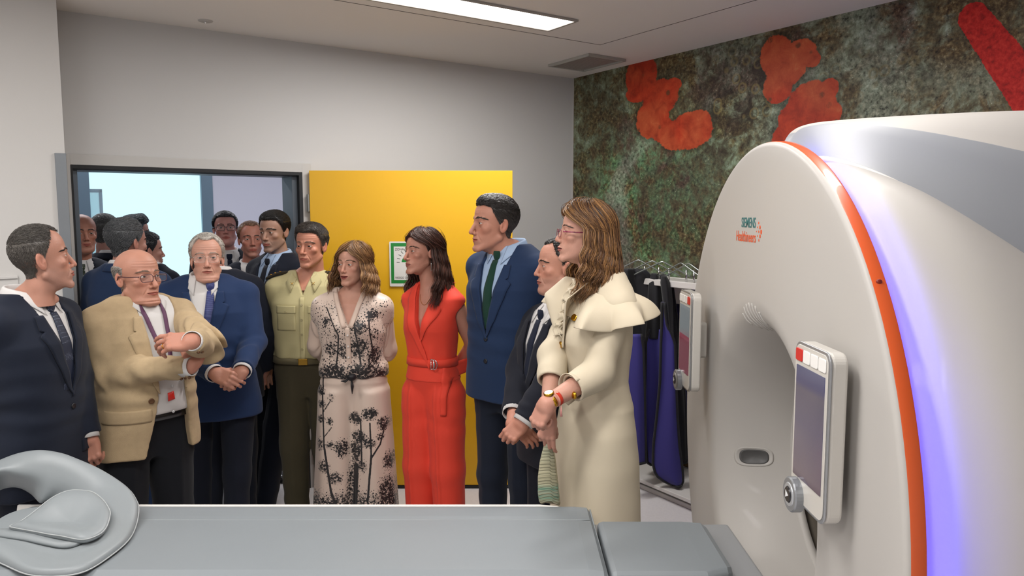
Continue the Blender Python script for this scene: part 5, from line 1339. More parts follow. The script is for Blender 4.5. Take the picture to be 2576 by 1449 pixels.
def dotted(name, base, dot, scale, r0=.18, r1=.22):
    m = bpy.data.materials.new(name); m.use_nodes = True; nt = m.node_tree; N = nt.nodes; L = nt.links; b = N['Principled BSDF']; b.inputs['Roughness'].default_value = .6
    tc = N.new('ShaderNodeTexCoord'); vo = N.new('ShaderNodeTexVoronoi'); vo.inputs['Scale'].default_value = scale; vo.inputs['Randomness'].default_value = .15; L.new(tc.outputs['Object'], vo.inputs['Vector'])
    mr = N.new('ShaderNodeMapRange'); mr.inputs[1].default_value = r0; mr.inputs[2].default_value = r1; L.new(vo.outputs['Distance'], mr.inputs[0])
    mx = N.new('ShaderNodeMix'); mx.data_type = 'RGBA'; mx.inputs[6].default_value = srgb(dot); mx.inputs[7].default_value = srgb(base); L.new(mr.outputs[0], mx.inputs[0]); L.new(mx.outputs[2], b.inputs['Base Color']); return m

# ---- 1: man in a navy suit, profile, far left
def man_navy():
    P = Person(92, 2.78, 52, 1.80, (110, 655), hsc=1.06, hyaw=95, hpitch=-8, sz=1.035, hp=dict(jaw=1.0, nose=1.05, nlen=1.1, age=.25, adam=1, neck=.93, dp=.83), tone=SK['red'], stub=.25, stubc=(.22, .16, .14), gx=1.0)
    P.set_legs(); P.el = {1: P.px(190, 945, 2.92), -1: P.px(-30, 955, 2.64)}; P.wr = {1: P.px(221, 1100, 2.86), -1: P.px(-60, 1160, 2.62)}
    f = P.wr[1]-P.el[1]; fr_ = np.array([math.sin(0), -1, 0])
    P.add_hand(1, P.R.T @ np.array([.12, 0, -1.]), P.R.T @ np.array([.25, -.95, .1]), curl=(30, 38, 44, 50), curl2=(28, 38, 44, 50), thumb=(8, 45, 20), thumb_side=P.R.T @ np.array([-.9, -.4, 0]), sc=.98)
    P.add_hand(-1, P.wr[-1]-P.el[-1], P.R.T @ np.array([-.5, -.8, 0]), curl=(30,)*4, thumb_side=P.R.T @ np.array([.8, 0, 0]))
    P.build_skin(); P.face(look=(0, -.15), bn=60)
    P.part(make_short_hair(P.o, P.p, 'reced', .005, hc_side('#46423e', '#6e6862', .75), comb='fwd', L=.020, quiff=.001, fade=.55, n=8000, seed=4, rad=.0006))
    P.jacket(navy, white, zb=1.10, vtop=.066, buttons=[(.0, 1.06)], gorge=1.36, r=(.066, .058, .048), wr=.014, pocket=[(.11, .90, .14, .05)])
    P.collar('shirt_collar', white, r=(.062, .066), h=.040, leaf=.038, tip=.034, z0=.004)
    P.tie(P.fs, dotted('spotted_tie', '#1a2236', '#aab4c8', 190, .14, .2), P.zn-.024, 1.12, w=.036)
    P.trousers(navy_d); P.shoes(leather)
    tag(P.o, 'man in navy suit and spotted tie standing in profile at the far left', 'person')
man_navy()
# ---- 2: bald man in a beige jacket, arms crossed
def man_beige():
    P = Person(362, 3.07, 24, 1.70, (349, 702), hsc=1.03, hyaw=36, hpitch=-4, sz=1.0, hp=dict(fat=.1, age=.9, w=1.0, nose=1.15, nlen=1.12, lip=.8, jaw=.96), tone='#b6836f', gx=1.03, gy=1.08, belly=.28, Yoff=.10)
    P.set_legs(w=.095); P.el = {-1: P.px(285, 938, 2.93), 1: P.px(521, 868, 2.96)}; P.wr = {-1: P.px(478, 922, 2.83), 1: P.px(484, 858, 2.73)}
    wl = lambda v: P.R.T @ np.array(v, float)
    P.add_hand(1, wl([-1, -.10, -.03]), wl([-.05, -.75, .65]), curl=(16, 26, 32, 36), curl2=(24, 30, 34, 38), thumb=(20, 40, 25), thumb_side=wl([0, -.2, 1]), spread=3.5, sc=1.02)
    P.add_hand(-1, wl([.25, .35, .75]), wl([.4, -.9, .1]), curl=(35,)*4, thumb=(40, 30, 20), thumb_side=wl([-.4, 0, 1]), sc=1.0)
    P.build_skin(chest=1.33); P.face(brow=(.16, .11, .08), bt=.8, look=(.25, -.05))
    P.part(make_short_hair(P.o, P.p, 'bald', .006, hc('#8a837c', '#bdb6ae', .8), comb='back', L=.018, n=2600, rad=.0007))
    g = make_glasses(P.o, P.p, mat('dark_red_frame', '#4a2a30', rough=.3), lensw=.054, lensh=.030, y=-.106, z=.002, r=.0014, sq=.011, thick_temple=.0024); P.part(g)
    P.jacket(beige, white, zb=1.08, vtop=.082, open_=(.085, .060), hem=.80, xo=.035, lap=.062, gorge=1.355, cut=-.004, shirt_zb=.985, r=(.068, .062, .045), wr=.026, buttons=[], pocket=[(-.135, .99, .155, .055)], h=.006, off=.016)
    s = P.s
    P.disc(P.fjs, -.060, 1.055*s, .012, 'button', mat('horn_button', '#5a3a20', rough=.35))
    P.collar('shirt_collar', white, r=(.060, .064), h=.034, leaf=.034, tip=.014, gap=42, drop=.040, flare=.010, z0=.006, c=np.array([.012, .026*s, P.zn]))
    # lanyard: two purple bands and a red badge
    pm = fabric('purple_ribbon', '#5c3a54', rough=.6)
    for g_, x0, x1 in ((-1, -.040, .026), (1, .060, .036)):
        zz = np.linspace(P.zn+.0, 1.14, 12); xx = np.interp(zz, [1.14, P.zn], [x1, x0]); P.patch(P.fs, np.stack([xx-.009, zz], 1), np.stack([xx+.009, zz], 1), 'lanyard', pm, off=.006, th=.0015, n=20, k=3)
    P.patch(P.fs, [(.010, 1.075), (.010, 1.04)], [(.036, 1.08), (.040, 1.045)], 'badge', mat('badge_red', '#d0281c', rough=.4), off=.008, th=.002, n=4, k=4)
    for z in (1.30, 1.22, 1.10, .99): P.disc(P.fs, .036, z, .0055, 'shirt_button', mat('shirt_button', '#d8d8d8', rough=.3))
    # belt
    bm = MB(); ang = np.linspace(0, 2*PI, 60, endpoint=False); G = []
    for z, o_ in ((.988, -.002), (.986, .008), (.955, .008), (.953, -.002)):
        a = np.interp(z*s, P.tz, P.ta)*1.0; b = np.interp(z*s, P.tz, P.tb)*1.07; yc = np.interp(z*s, P.tz, P.ty)
        G.append([[np.sign(math.cos(t))*abs(math.cos(t))**.87*(a+o_), yc+np.sign(math.sin(t))*abs(math.sin(t))**.87*(b+o_), z*s] for t in ang])
    bm.grid(np.array(G), closed_v=True); bm.build('belt', leather, P.o, smooth=True)
    # cuff buttons, ring, watch
    hb = mat('horn_button', '#5a3a20')
    for g_, c in ((-1, [(456, 953), (466, 951), (476, 950)]), (1, [(499, 886), (508, 885)])):
        for x, y in c:
            d = ray(x, y); ro = (np.array([0, 0, CAMH])-P.root) @ P.R; rd = d @ P.R; t = 2.3; pnt = None
            for _ in range(90):
                q = ro+rd*t; v = float(P.fja(q[None].astype(np.float32))[0]); t += max(min(v*.7, .05), -.01)
            q = ro+rd*t; mb = MB(); mb.ball(q, .0068, 12); mb.build('sleeve_button', hb, P.o, smooth=True)
    wr, R, segs, sc = P.hands[1]
    a, b = segs[6][0], segs[6][1]; c_ = wr+R @ ((a*.55+b*.45)*sc); ax = R @ (b-a); ax /= np.linalg.norm(ax); u = np.cross(ax, [0, 0, 1.]); u /= np.linalg.norm(u); v = np.cross(ax, u)
    mb = MB(); mb.tube([c_+.0098*sc*(math.cos(t)*u+math.sin(t)*v) for t in np.linspace(0, 2*PI, 24)], .0016, 6, caps=False); mb.build('ring', mat('gold', '#c9962e', rough=.2, metal=1), P.o, smooth=True)
    ax = P.wr[-1]-P.el[-1]; ax /= np.linalg.norm(ax); c_ = P.wr[-1]-ax*.004; u = np.cross(ax, [0, 0, 1.]); u /= np.linalg.norm(u); v = np.cross(ax, u)
    wb = MB(); 
    for k in range(22):
        t = 2*PI*k/22; q = c_+.0335*(math.cos(t)*u+.86*math.sin(t)*v); wb.ball(q, (.0056,)*3, 8)
    w_ = wb.build('watch_band', dotted('leopard_strap', '#c9b79c', '#33241a', 120, .3, .36), P.o, smooth=True)
    P.trousers(black_t, r=(.105, .082, .066), top=1.02); P.shoes(leather)
    tag(P.o, 'bald man with glasses and beige jacket standing with folded arms', 'person')
man_beige()
# ---- 3: white haired man in a blue suit, hands clasped
def man_blue_old():
    P = Person(541, 3.62, -6, 1.74, (521, 655), hsc=1.01, hyaw=-1, hpitch=-6, sz=1.03, Yoff=.10, hp=dict(age=1, fat=.2, w=.95, nose=1.1, nlen=1.15, lip=.7), tone='#bd8d7a', gx=1.06, gy=1.1, belly=.22, lean=(-.035, 0))
    P.set_legs(w=.095, an={-1: P.px(503, 1300, 3.62)*[1, 1, 0]+[0, 0, .075], 1: P.px(588, 1300, 3.62)*[1, 1, 0]+[0, 0, .075]}); P.el = {-1: P.px(444, 868, 3.58), 1: P.px(636, 862, 3.58)}; P.wr = {-1: P.px(541, 940, 3.33), 1: P.px(609, 934, 3.35)}
    wl = lambda v: P.R.T @ np.array(v, float)
    P.add_hand(-1, wl([.9, -.25, -.25]), wl([-.1, -.85, .45]), curl=(40, 42, 44, 46), thumb=(38, 30, 15), thumb_side=wl([.1, -.2, .9]), sc=1.0)
    P.add_hand(1, wl([-.75, -.30, -.5]), wl([.1, -.8, .5]), curl=(52, 55, 58, 60), thumb=(30, 35, 25), thumb_side=wl([-.2, -.2, .9]), sc=1.0)
    P.build_skin(); P.face(brow=(.30, .26, .22), bt=.7, look=(0, -.1))
    P.part(make_short_hair(P.o, P.p, 'reced', .014, hc('#a8a098', '#d8d2c8', .9), comb='back', L=.040, n=5200, fade=0, seed=8))
    g = make_glasses(P.o, P.p, mat('silver_frame', '#b8b4ac', rough=.2, metal=.9), lensw=.050, lensh=.036, y=-.104, z=.002, r=.0006, sq=.014, thick_temple=.0010); P.part(g)
    P.jacket(blue_b, white, zb=1.12, vtop=.064, gorge=1.36, lap=.060, buttons=[(0, 1.10)], r=(.070, .062, .050), wr=.014, hem=.78)
    P.collar('shirt_collar', white, r=(.064, .066), h=.034, leaf=.040, tip=.034)
    P.tie(P.fs, dotted('checked_blue_tie', '#262f66', '#7f88b8', 230, .2, .3), P.zn-.026, 1.14, w=.040)
    P.trousers(navy_d, r=(.086, .068, .055)); P.shoes(leather)
    tag(P.o, 'white haired man in blue suit standing with hands clasped before him', 'person')
man_blue_old()
# ---- 4: tall man in a dark suit and pale blue shirt in the doorway
def man_guard():
    P = Person(702, 4.58, -46, 1.86, (689, 586), hsc=1.02, hyaw=-36, hpitch=4, sz=1.075, hp=dict(age=.2, nose=1.0, jaw=1.0, adam=1), tone=SK['dark'], stub=.3)
    P.res = 1; P.set_legs(an={1: P.px(665, 1235, 4.42)*[1, 1, 0]+[0, 0, .075], -1: P.px(655, 1205, 4.75)*[1, 1, 0]+[0, 0, .075]})
    P.el = {-1: P.px(668, 830, 4.42), 1: P.px(735, 835, 4.40)}; P.wr = {-1: P.px(668, 915, 4.28), 1: P.px(700, 930, 4.25)}
    P.add_hand(-1, P.R.T @ np.array([0, -.1, -1.]), P.R.T @ np.array([.2, -.9, 0]), curl=(25,)*4, thumb=(15, 25, 10), thumb_side=P.R.T @ np.array([-1., 0, 0]))
    P.build_skin(); P.face(bt=1.2, look=(-.2, 0))
    P.part(make_short_hair(P.o, P.p, 'full', .013, hc('#14110f', '#2c2724', .5), comb='back', L=.03, quiff=.004, fade=.3, n=5500))
    P.jacket(navy_d, lblue, zb=1.12, buttons=[(0, 1.09)], cuff=False)
    P.collar('shirt_collar', lblue, r=(.060, .064), h=.040, leaf=.036, tip=.034); P.tie(P.fs, fabric('black_tie', '#12151f'), P.zn-.024, 1.13)
    P.disc(P.fjs, -.115, 1.31*P.s, .008, 'lapel_pin', mat('pin_red', '#a8423a', rough=.4))
    P.trousers(navy_d); P.shoes(leather)
    tag(P.o, 'tall dark haired man in dark suit and pale blue shirt in the doorway', 'person')
man_guard()
# ---- 5: officer in a short sleeved khaki shirt
def man_officer():
    kh = fabric('khaki_cotton', '#b5ab80', rough=.8, bump=(500, .14)); ol = fabric('olive_wool', '#46402f')
    P = Person(775, 4.20, -12, 1.77, (782, 622), hsc=1.02, hyaw=-29, hpitch=0, sz=1.02, hp=dict(age=.8, jaw=1.02, nose=1.1, adam=1, lip=.7), tone='#b57c66', gx=.97)
    P.set_legs(); P.el = {-1: P.px(694, 838, 4.33), 1: P.px(858, 838, 4.35)}; P.wr = {-1: P.px(738, 925, 4.48), 1: P.px(805, 925, 4.50)}
    for g in (1, -1): P.add_skin(lambda Q, g=g: smin(cone(Q, P.sh[g], P.el[g], .045, .040), cone(Q, P.el[g], P.wr[g], .040, .028), .02), np.minimum(P.el[g], P.wr[g])-.14, np.maximum(P.el[g], P.wr[g])+.14, .005)
    wl = lambda v: P.R.T @ np.array(v, float)
    P.res = 1; P.add_hand(-1, wl([.8, .0, -.4]), wl([0, 1, 0]), thumb_side=wl([0, 0, 1])); P.res = 2
    P.build_skin(chest=1.40); P.face(brow=(.10, .075, .055), bt=.9)
    P.part(make_short_hair(P.o, P.p, 'full', .014, hc_side('#2e2722', '#77706a', .3, .045), comb='side', L=.036, quiff=.010, fade=.2, n=5200, seed=9))
    s = P.s; zn = P.zn
    def f(Q):
        d = P.torso(Q, .010, zb=.985*s)
        d = d+.003*wob(Q, 40, 3, 4)+.006*np.exp(-((Q[:, 2]-1.02*s)/.05)**2)*np.sin(Q[:, 0]*70+2*wob(Q, 20, 4))
        for g in (1, -1):
            a = P.unshift(P.sh[g]); b = P.el[g]; c = cone(Q, a, a+(b-a)*.86, .070, .075); ax = (b-a)/np.linalg.norm(b-a); c = smax(c, (Q-a.astype(np.float32)) @ ax.astype(np.float32)-np.linalg.norm(b-a)*.80, .003); d = smin(d, c, .02)
            d = smax(d, -cone(Q, a+(b-a)*.70, a+(b-a)*1.2, .060, .062), .003)
        x = Q[:, 0]; w_ = np.interp(Q[:, 2], [1.32*s, 1.36*s, zn+.05], [-.01, .004, .062]).astype(np.float32)
        d = smax(d, np.minimum(w_-np.abs(x), -Q[:, 1]), .003)
        return smax(smax(d, -cone(Q, (0, .030*s, zn-.03), (0, .03*s, zn+.15), .058*s, .068*s), .004), .1*0+1.002*s-Q[:, 2], .002)
    o = P.garment(f, 'shirt', kh, (-.34, -.26, .95), (.34, .26, zn+.06), .0055)
    fs = lambda Q: P.torso(Q, .010, zb=.985*s)
    P.fs = fs
    P.collar('shirt_collar', kh, r=(.064, .068), h=.026, leaf=.046, tip=.028, gap=34, drop=.052, flare=.024, tipout=.012)
    P.patch(fs, [(-.013, 1.34*s), (-.013, 1.0*s)], [(.013, 1.34*s), (.013, 1.0*s)], 'placket', kh, off=.003, th=.003, n=20, k=4)
    bt = mat('khaki_button', '#9a9068', rough=.4)
    for z in (1.30, 1.22, 1.14, 1.06): P.disc(lambda Q: fs(Q)-.004, 0, z*s, .0065, 'shirt_button', bt)
    for g in (-1, 1):
        P.patch(fs, [(g*.088-.052, 1.285*s), (g*.088-.052, 1.16*s)], [(g*.088+.052, 1.285*s), (g*.088+.052, 1.16*s)], 'pocket', kh, off=.002, th=.004, n=14, k=12)
        P.patch(fs, [(g*.088-.055, 1.295*s), (g*.088-.055, 1.255*s), ], [(g*.088+.055, 1.295*s), (g*.088+.055, 1.255*s)], 'pocket_flap', kh, off=.006, th=.004, n=8, k=12)
        P.disc(lambda Q: fs(Q)-.008, g*.088, 1.262*s, .006, 'pocket_button', bt)
        # epaulette: stiff dark board across the shoulder
        a = P.sh[g]+[g*-.080, .012, .092]; b = P.sh[g]+[g*.055, -.004, .062]; G = []
        for t in np.linspace(0, 1, 8):
            c = a+(b-a)*t+[0, 0, .012*math.sin(PI*t)]; hw = .022+.010*t
            G.append([c+[0, -hw, -.006], c+[0, -hw*.9, .004], c+[0, 0, .008], c+[0, hw*.9, .004], c+[0, hw, -.006]])
        mb = MB(); mb.grid(np.array(G)); ep = mb.build('epaulette', fabric('epaulette_black', '#2a2418'), P.o, smooth=True, solid=.005)
        mb = MB()
        for t in (.45, .65, .82): c = a+(b-a)*t+[0, -.004, .012*math.sin(PI*t)+.010]; mb.ball(c, (.007, .007, .003), 8)
        mb.build('rank_stars', mat('gold', '#c9962e'), ep, smooth=True)
        for (x, dz) in ((g*.058, 0),):
            q = P.march(lambda Q: fs(Q), np.array([x]), np.array([zn-.048]))[0]; mb = MB(); mb.tube([q+[-.008, -.016, -.008], q+[.008, -.016, .008]], .0014, 6); mb.tube([q+[-.008, -.016, .008], q+[.008, -.016, -.008]], .0014, 6); mb.build('collar_badge', mat('gold', '#c9962e'), P.o, smooth=True)
    P.trousers(ol, top=1.0, r=(.102, .082, .066))
    def belt():
        ang = np.linspace(0, 2*PI, 60, endpoint=False); G = []
        for z, o_ in ((1.006, -.001), (1.005, .012), (.972, .012), (.970, -.001)):
            a = np.interp(z*s, P.tz, P.ta); b = np.interp(z*s, P.tz, P.tb); yc = np.interp(z*s, P.tz, P.ty)
            G.append([[np.sign(math.cos(t))*abs(math.cos(t))**.87*(a+o_), yc+np.sign(math.sin(t))*abs(math.sin(t))**.87*(b+o_), z*s] for t in ang])
        bm = MB(); bm.grid(np.array(G), closed_v=True); b_ = bm.build('belt', fabric('khaki_belt', '#5f5740'), P.o, smooth=True)
        yf = np.interp(.99*s, P.tz, P.ty)-np.interp(.99*s, P.tz, P.tb)-.014; mb = MB(); mb.box((0, yf, .988*s), (.052, .006, .036)); mb.build('buckle', mat('brass', '#b08a3a', rough=.25, metal=.9), b_, bevel=.003)
    belt(); P.shoes(leather)
    tag(P.o, 'officer in short sleeved khaki shirt and olive trousers before the door frame', 'person')
man_officer()
# ---- 8: tall man in a blue suit and green tie
def man_tall():
    P = Person(1275, 3.32, -40, 1.92, (1241, 568), hsc=1.10, hyaw=-66, hpitch=-2, sz=1.14, hp=dict(jaw=1.0, chin=1.04, nose=1.1, nlen=1.1, age=.35, adam=1, cheek=.5, lip=.7, w=.96), tone='#b27e6a', gx=.94, Yoff=.16)
    P.set_legs(an={}); P.el = {-1: P.px(1232, 885, 3.52), 1: P.px(1352, 900, 3.28)}; P.wr = {-1: P.px(1280, 965, 3.58), 1: P.px(1345, 990, 3.50)}
    P.build_skin(); P.face(bt=1.1, look=(-.1, 0), brow=(.035, .028, .024))
    P.part(make_short_hair(P.o, P.p, 'full', .010, hc_side('#211d1b', '#5c5754', .3, .035), comb='back', L=.042, quiff=.008, fade=.1, n=7000, seed=3))
    P.jacket(blue, lblue, zb=1.10, vtop=.068, gorge=1.36, lap=.062, buttons=[(.0, 1.10), (.0, 1.01)], hem=.84, wr=.010, pocket=None)
    P.collar('shirt_collar', lblue, r=(.062, .066), h=.044, leaf=.044, tip=.034)
    P.tie(P.fs, fabric('green_knit_tie', '#12382b', rough=.8, bump=(500, .5)), P.zn-.020, 1.14, w=.032)
    P.trousers(navy, r=(.090, .072, .060)); P.shoes(leather)
    tag(P.o, 'tall dark haired man in blue suit and dark green tie by the yellow door', 'person')
man_tall()
# ---- 9: balding man in a dark suit beside the woman in white
def man_dark():
    P = Person(1395, 3.30, -56, 1.72, (1405, 673), hsc=1.0, hyaw=-76, hpitch=0, sz=.98, Yoff=-.13, hp=dict(fat=.5, nose=.95, w=1.02, lip=.9, age=.2), tone='#ba8672', stub=.2, gx=1.05, gy=1.05, belly=.1)
    P.set_legs(); P.el = {1: P.px(1388, 955, 3.04), -1: P.px(1310, 930, 3.35)}; P.wr = {1: P.px(1316, 1062, 2.98), -1: P.px(1290, 1040, 3.12)}
    wl = lambda v: P.R.T @ np.array(v, float)
    P.add_hand(1, wl([-.70, -.05, -.70]), wl([-.30, -.9, .2]), curl=(35, 45, 50, 55), curl2=(55,)*4, thumb=(10, 50, 30), spread=1, thumb_side=wl([-.5, .3, .8]), sc=.90, fore=.07)
    P.add_hand(-1, wl([.75, -.1, -.60]), wl([.3, -.9, .4]), curl=(18, 22, 26, 30), curl2=(30,)*4, thumb=(10, 45, 20), spread=1, thumb_side=wl([.3, .2, .9]), sc=.88, wr=P.px(1290, 1066, 3.05))
    P.build_skin(); P.face(bt=1.0, look=(-.1, 0))
    P.part(make_short_hair(P.o, P.p, 'reced', .007, hc('#221d1b', '#4a4441', .5), comb='back', L=.02, fade=.4, n=4500))
    P.jacket(charcoal, white, zb=1.06, vtop=.060, lap=.060, gorge=1.35, buttons=[(0, 1.03)], r=(.068, .060, .050), wr=.014, btm=mat('grey_button', '#5c6470', rough=.35))
    P.collar('shirt_collar', white, r=(.064, .066), h=.034, leaf=.038, tip=.034); P.tie(P.fs, fabric('navy_tie', '#161c2e'), P.zn-.024, 1.08)
    P.disc(P.fjs, .085, 1.24*P.s, .008, 'lapel_pin', mat('pin_dark', '#4a3036', rough=.4))
    P.trousers(charcoal, r=(.090, .072, .058)); P.shoes(leather)
    tag(P.o, 'shorter balding man in dark suit standing beside the woman in white', 'person')
man_dark()
# ---- 6: woman in a tree printed blouse and wide trousers
def toile(name, base, ink):
    """printed cloth: painted mask (attribute) broken up into leaves"""
    m = bpy.data.materials.new(name); m.use_nodes = True; nt = m.node_tree; N = nt.nodes; L = nt.links; b = N['Principled BSDF']; b.inputs['Roughness'].default_value = .42; b.inputs['Sheen Weight'].default_value = .15
    at = N.new('ShaderNodeAttribute'); at.attribute_name = 'Print'; sp = N.new('ShaderNodeSeparateColor'); L.new(at.outputs['Color'], sp.inputs[0]); tc = N.new('ShaderNodeTexCoord')
    def nz(sc, rough=.6, det=5):
        n = N.new('ShaderNodeTexNoise'); n.inputs['Scale'].default_value = sc; n.inputs['Detail'].default_value = det; n.inputs['Roughness'].default_value = rough; L.new(tc.outputs['Object'], n.inputs['Vector']); return n.outputs[0]
    def ma(op, x, y=None):
        n = N.new('ShaderNodeMath'); n.operation = op
        for i, v in enumerate((x, y)):
            if v is None: continue
            if isinstance(v, (int, float)): n.inputs[i].default_value = v
            else: L.new(v, n.inputs[i])
        return n.outputs[0]
    def mr(x, a, c):
        n = N.new('ShaderNodeMapRange'); L.new(x, n.inputs[0]); n.inputs[1].default_value = a; n.inputs[2].default_value = c; return n.outputs[0]
    vo = N.new('ShaderNodeTexVoronoi'); vo.inputs['Scale'].default_value = 120; vo.feature = 'F1'; L.new(tc.outputs['Object'], vo.inputs['Vector'])
    vo.inputs['Scale'].default_value = 78; v2 = N.new('ShaderNodeTexVoronoi'); v2.inputs['Scale'].default_value = 150; L.new(tc.outputs['Object'], v2.inputs['Vector'])
    wob_ = ma('ADD', ma('MULTIPLY', nz(150, .6, 2), .9), .45)
    fol = mr(ma('SUBTRACT', ma('MULTIPLY', sp.outputs[0], .60), ma('MULTIPLY', vo.outputs['Distance'], wob_)), -.02, .03)
    fol2 = mr(ma('SUBTRACT', ma('MULTIPLY', sp.outputs[0], .42), ma('MULTIPLY', v2.outputs['Distance'], wob_)), -.02, .03)
    fol = ma('MULTIPLY', ma('MAXIMUM', fol, fol2), mr(sp.outputs[0], .16, .3))
    ln = mr(ma('ABSOLUTE', ma('SUBTRACT', nz(38, .5, 3), .5)), .022, .008); ln = ma('MULTIPLY', ln, mr(sp.outputs[0], .38, .6))
    ln2 = mr(ma('ABSOLUTE', ma('SUBTRACT', nz(70, .5, 2), .5)), .03, .012); ln2 = ma('MULTIPLY', ln2, mr(sp.outputs[0], .4, .65)); fol = ma('MAXIMUM', fol, ma('MAXIMUM', ln, ln2))
    tr = mr(ma('ADD', sp.outputs[1], ma('MULTIPLY', ma('SUBTRACT', nz(60), .5), .5)), .42, .55)
    ink_ = ma('MAXIMUM', fol, tr)
    mx = N.new('ShaderNodeMix'); mx.data_type = 'RGBA'; L.new(ink_, mx.inputs[0]); mx.inputs[6].default_value = srgb(base); mx.inputs[7].default_value = srgb(ink); L.new(mx.outputs[2], b.inputs['Base Color']); return m
def seg_mask(x, z, a, b, w):
    a = np.array(a); b = np.array(b); d = b-a; t = np.clip(((x-a[0])*d[0]+(z-a[1])*d[1])/(d @ d), 0, 1); r = np.hypot(x-a[0]-t*d[0], z-a[1]-t*d[1]); return np.clip(1.2-r/w, 0, 1)
def blob(x, z, c, r, k=1.0): return k*np.clip(1.5-1.3*np.hypot((x-c[0])/r[0], (z-c[1])/r[1]), 0, 1)
def woman_print():
    P = Person(888, 3.92, -10, 1.67, (886, 669), hsc=.93, hyaw=-33, hpitch=-2, fem=True, sz=.985, hp=dict(jaw=.88, nose=.88, lip=1.1, brow=.5, smile=.8, mouth=.75, neck=.84, eye=1.15, chin=.97, w=.97, ear=.9, age=.25), tone='#c08f7b', lip='#8f3e3c', gx=1.10)
    P.set_legs(w=.08); P.el = {-1: P.px(801, 868, 4.02), 1: P.px(969, 880, 4.02)}; P.wr = {-1: P.px(850, 940, 4.18), 1: P.px(925, 950, 4.18)}
    wl = lambda v: P.R.T @ np.array(v, float)
    P.res = 1; P.add_hand(1, wl([-.8, .1, -.3]), wl([0, 1, 0]), thumb_side=wl([0, 0, 1]), sc=.9); P.res = 2
    P.build_skin(chest=1.24); P.face(brow=(.12, .075, .045), bt=.75, iris=(.10, .07, .04), look=(-.2, 0), arch=.6)
    s = P.s; zn = P.zn
    cream = fabric('cream_satin', '#c9b3a4', rough=.4, bump=(300, .05)); tm = toile('tree_print_satin', '#cbb7a9', '#1c1a1c')
    def fb(Q):
        d = P.torso(Q, .014, zb=.985*s)
        z = Q[:, 2]; d = d-.012*np.exp(-((z-1.04*s)/.05)**2)+.004*np.sin(Q[:, 0]*60+2.5*wob(Q, 16, 3, 3))*np.exp(-((z-1.05*s)/.10)**2)+.0025*wob(Q, 40, 5)
        for g in (1, -1):
            a = P.sh[g]; b = P.el[g]; d = smin(d, cone(Q, a+[-g*.01, 0, 0], a+(b-a)*.22, .052, .056), .03)
        x = np.abs(Q[:, 0]+.004); w_ = np.interp(z, [1.25*s, 1.27*s, zn+.0, zn+.05], [-.01, .002, .068, .075]).astype(np.float32)
        d = smax(d, np.minimum(w_-x, .01-Q[:, 1]), .004)
        return smax(d, -cone(Q, (0, .030*s, zn-.06), (0, .03*s, zn+.15), .066, .070), .004)
    def pc(V):
        x, z = V[:, 0], V[:, 2]/s; rd = np.zeros(len(V)); gr = np.zeros(len(V))
        for c, r, k in (((-.115, 1.29), (.04, .035), .9), ((-.06, 1.24), (.035, .07), .55), ((-.10, 1.14), (.05, .07), .8), ((-.03, 1.13), (.06, .06), .75), ((.05, 1.26), (.07, .06), .9), ((.12, 1.32), (.05, .05), .95), ((.05, 1.15), (.07, .09), .9), ((.12, 1.10), (.05, .09), .85), ((-.08, 1.03), (.10, .05), .95), ((.06, 1.03), (.12, .05), 1.0), ((.13, 1.22), (.05, .06), .6)): rd = np.maximum(rd, blob(x, z, c, r, k))
        rd = np.maximum(rd, np.clip((1.06-z)/.06, 0, .95)); rd = np.maximum(rd, .40+.12*wob(V, 30, 2))*(z < 1.40)
        rd = np.where(V[:, 1] > .05, .6, rd)
        for a, b, w_ in (((-.12, 1.36), (-.05, 1.22), .005), ((-.05, 1.22), (-.07, 1.05), .006), ((.03, 1.30), (.06, 1.05), .006), ((.10, 1.34), (.12, 1.10), .005), ((-.11, 1.16), (-.03, 1.10), .004)): gr = np.maximum(gr, seg_mask(x, z, a, b, w_))
        return np.stack([rd, gr, rd*0], 1)
    def prt(o, col): 
        me = o.data; V = verts_of(me).astype(float); set_col(me, col(V), 'Print')
    o = P.garment(fb, 'blouse', tm, (-.30, -.24, .93), (.30, .24, zn+.05), .0045); prt(o, pc)
    fbs = lambda Q: P.torso(Q, .014, zb=.985*s)
    # pale placket and neck edging, knot at the hem
    P.patch(fbs, [(-.016, 1.26*s), (-.014, 1.03*s)], [(.008, 1.26*s), (.010, 1.03*s)], 'placket', cream, off=.004, th=.003, n=22, k=4)
    for g in (-1, 1):
        P.patch(fbs, [(g*.004-.004, 1.262*s), (g*.064-.004, zn+.004)], [(g*.026-.004, 1.255*s), (g*.090-.004, zn+.006)], 'neck_edging', cream, off=.005, th=.003, n=16, k=4)
    for z in (1.22, 1.16, 1.10): P.disc(lambda Q: fbs(Q)-.006, -.003, z*s, .0055, 'button', mat('pearl_button', '#d9d2cc', rough=.25))
    q = P.march(fbs, np.array([.012]), np.array([.995*s]))[0]; dk = fabric('print_dark_satin', '#1d1b1e', rough=.4)
    mb = MB(); mb.ball(q+[0, -.018, 0], (.026, .020, .020), 14); kn = mb.build('knot', dk, P.o, smooth=True)
    mb = MB(); mb.tube([q+[0, -.022, -.01], q+[.006, -.034, -.045], q+[.004, -.030, -.085]], [.008, .017, .004], 10, flat=.5); mb.tube([q+[-.01, -.02, -.005], q+[-.03, -.026, -.02], q+[-.055, -.018, -.02]], [.008, .012, .004], 10, flat=.5); mb.build('knot_ends', dk, kn, smooth=True)
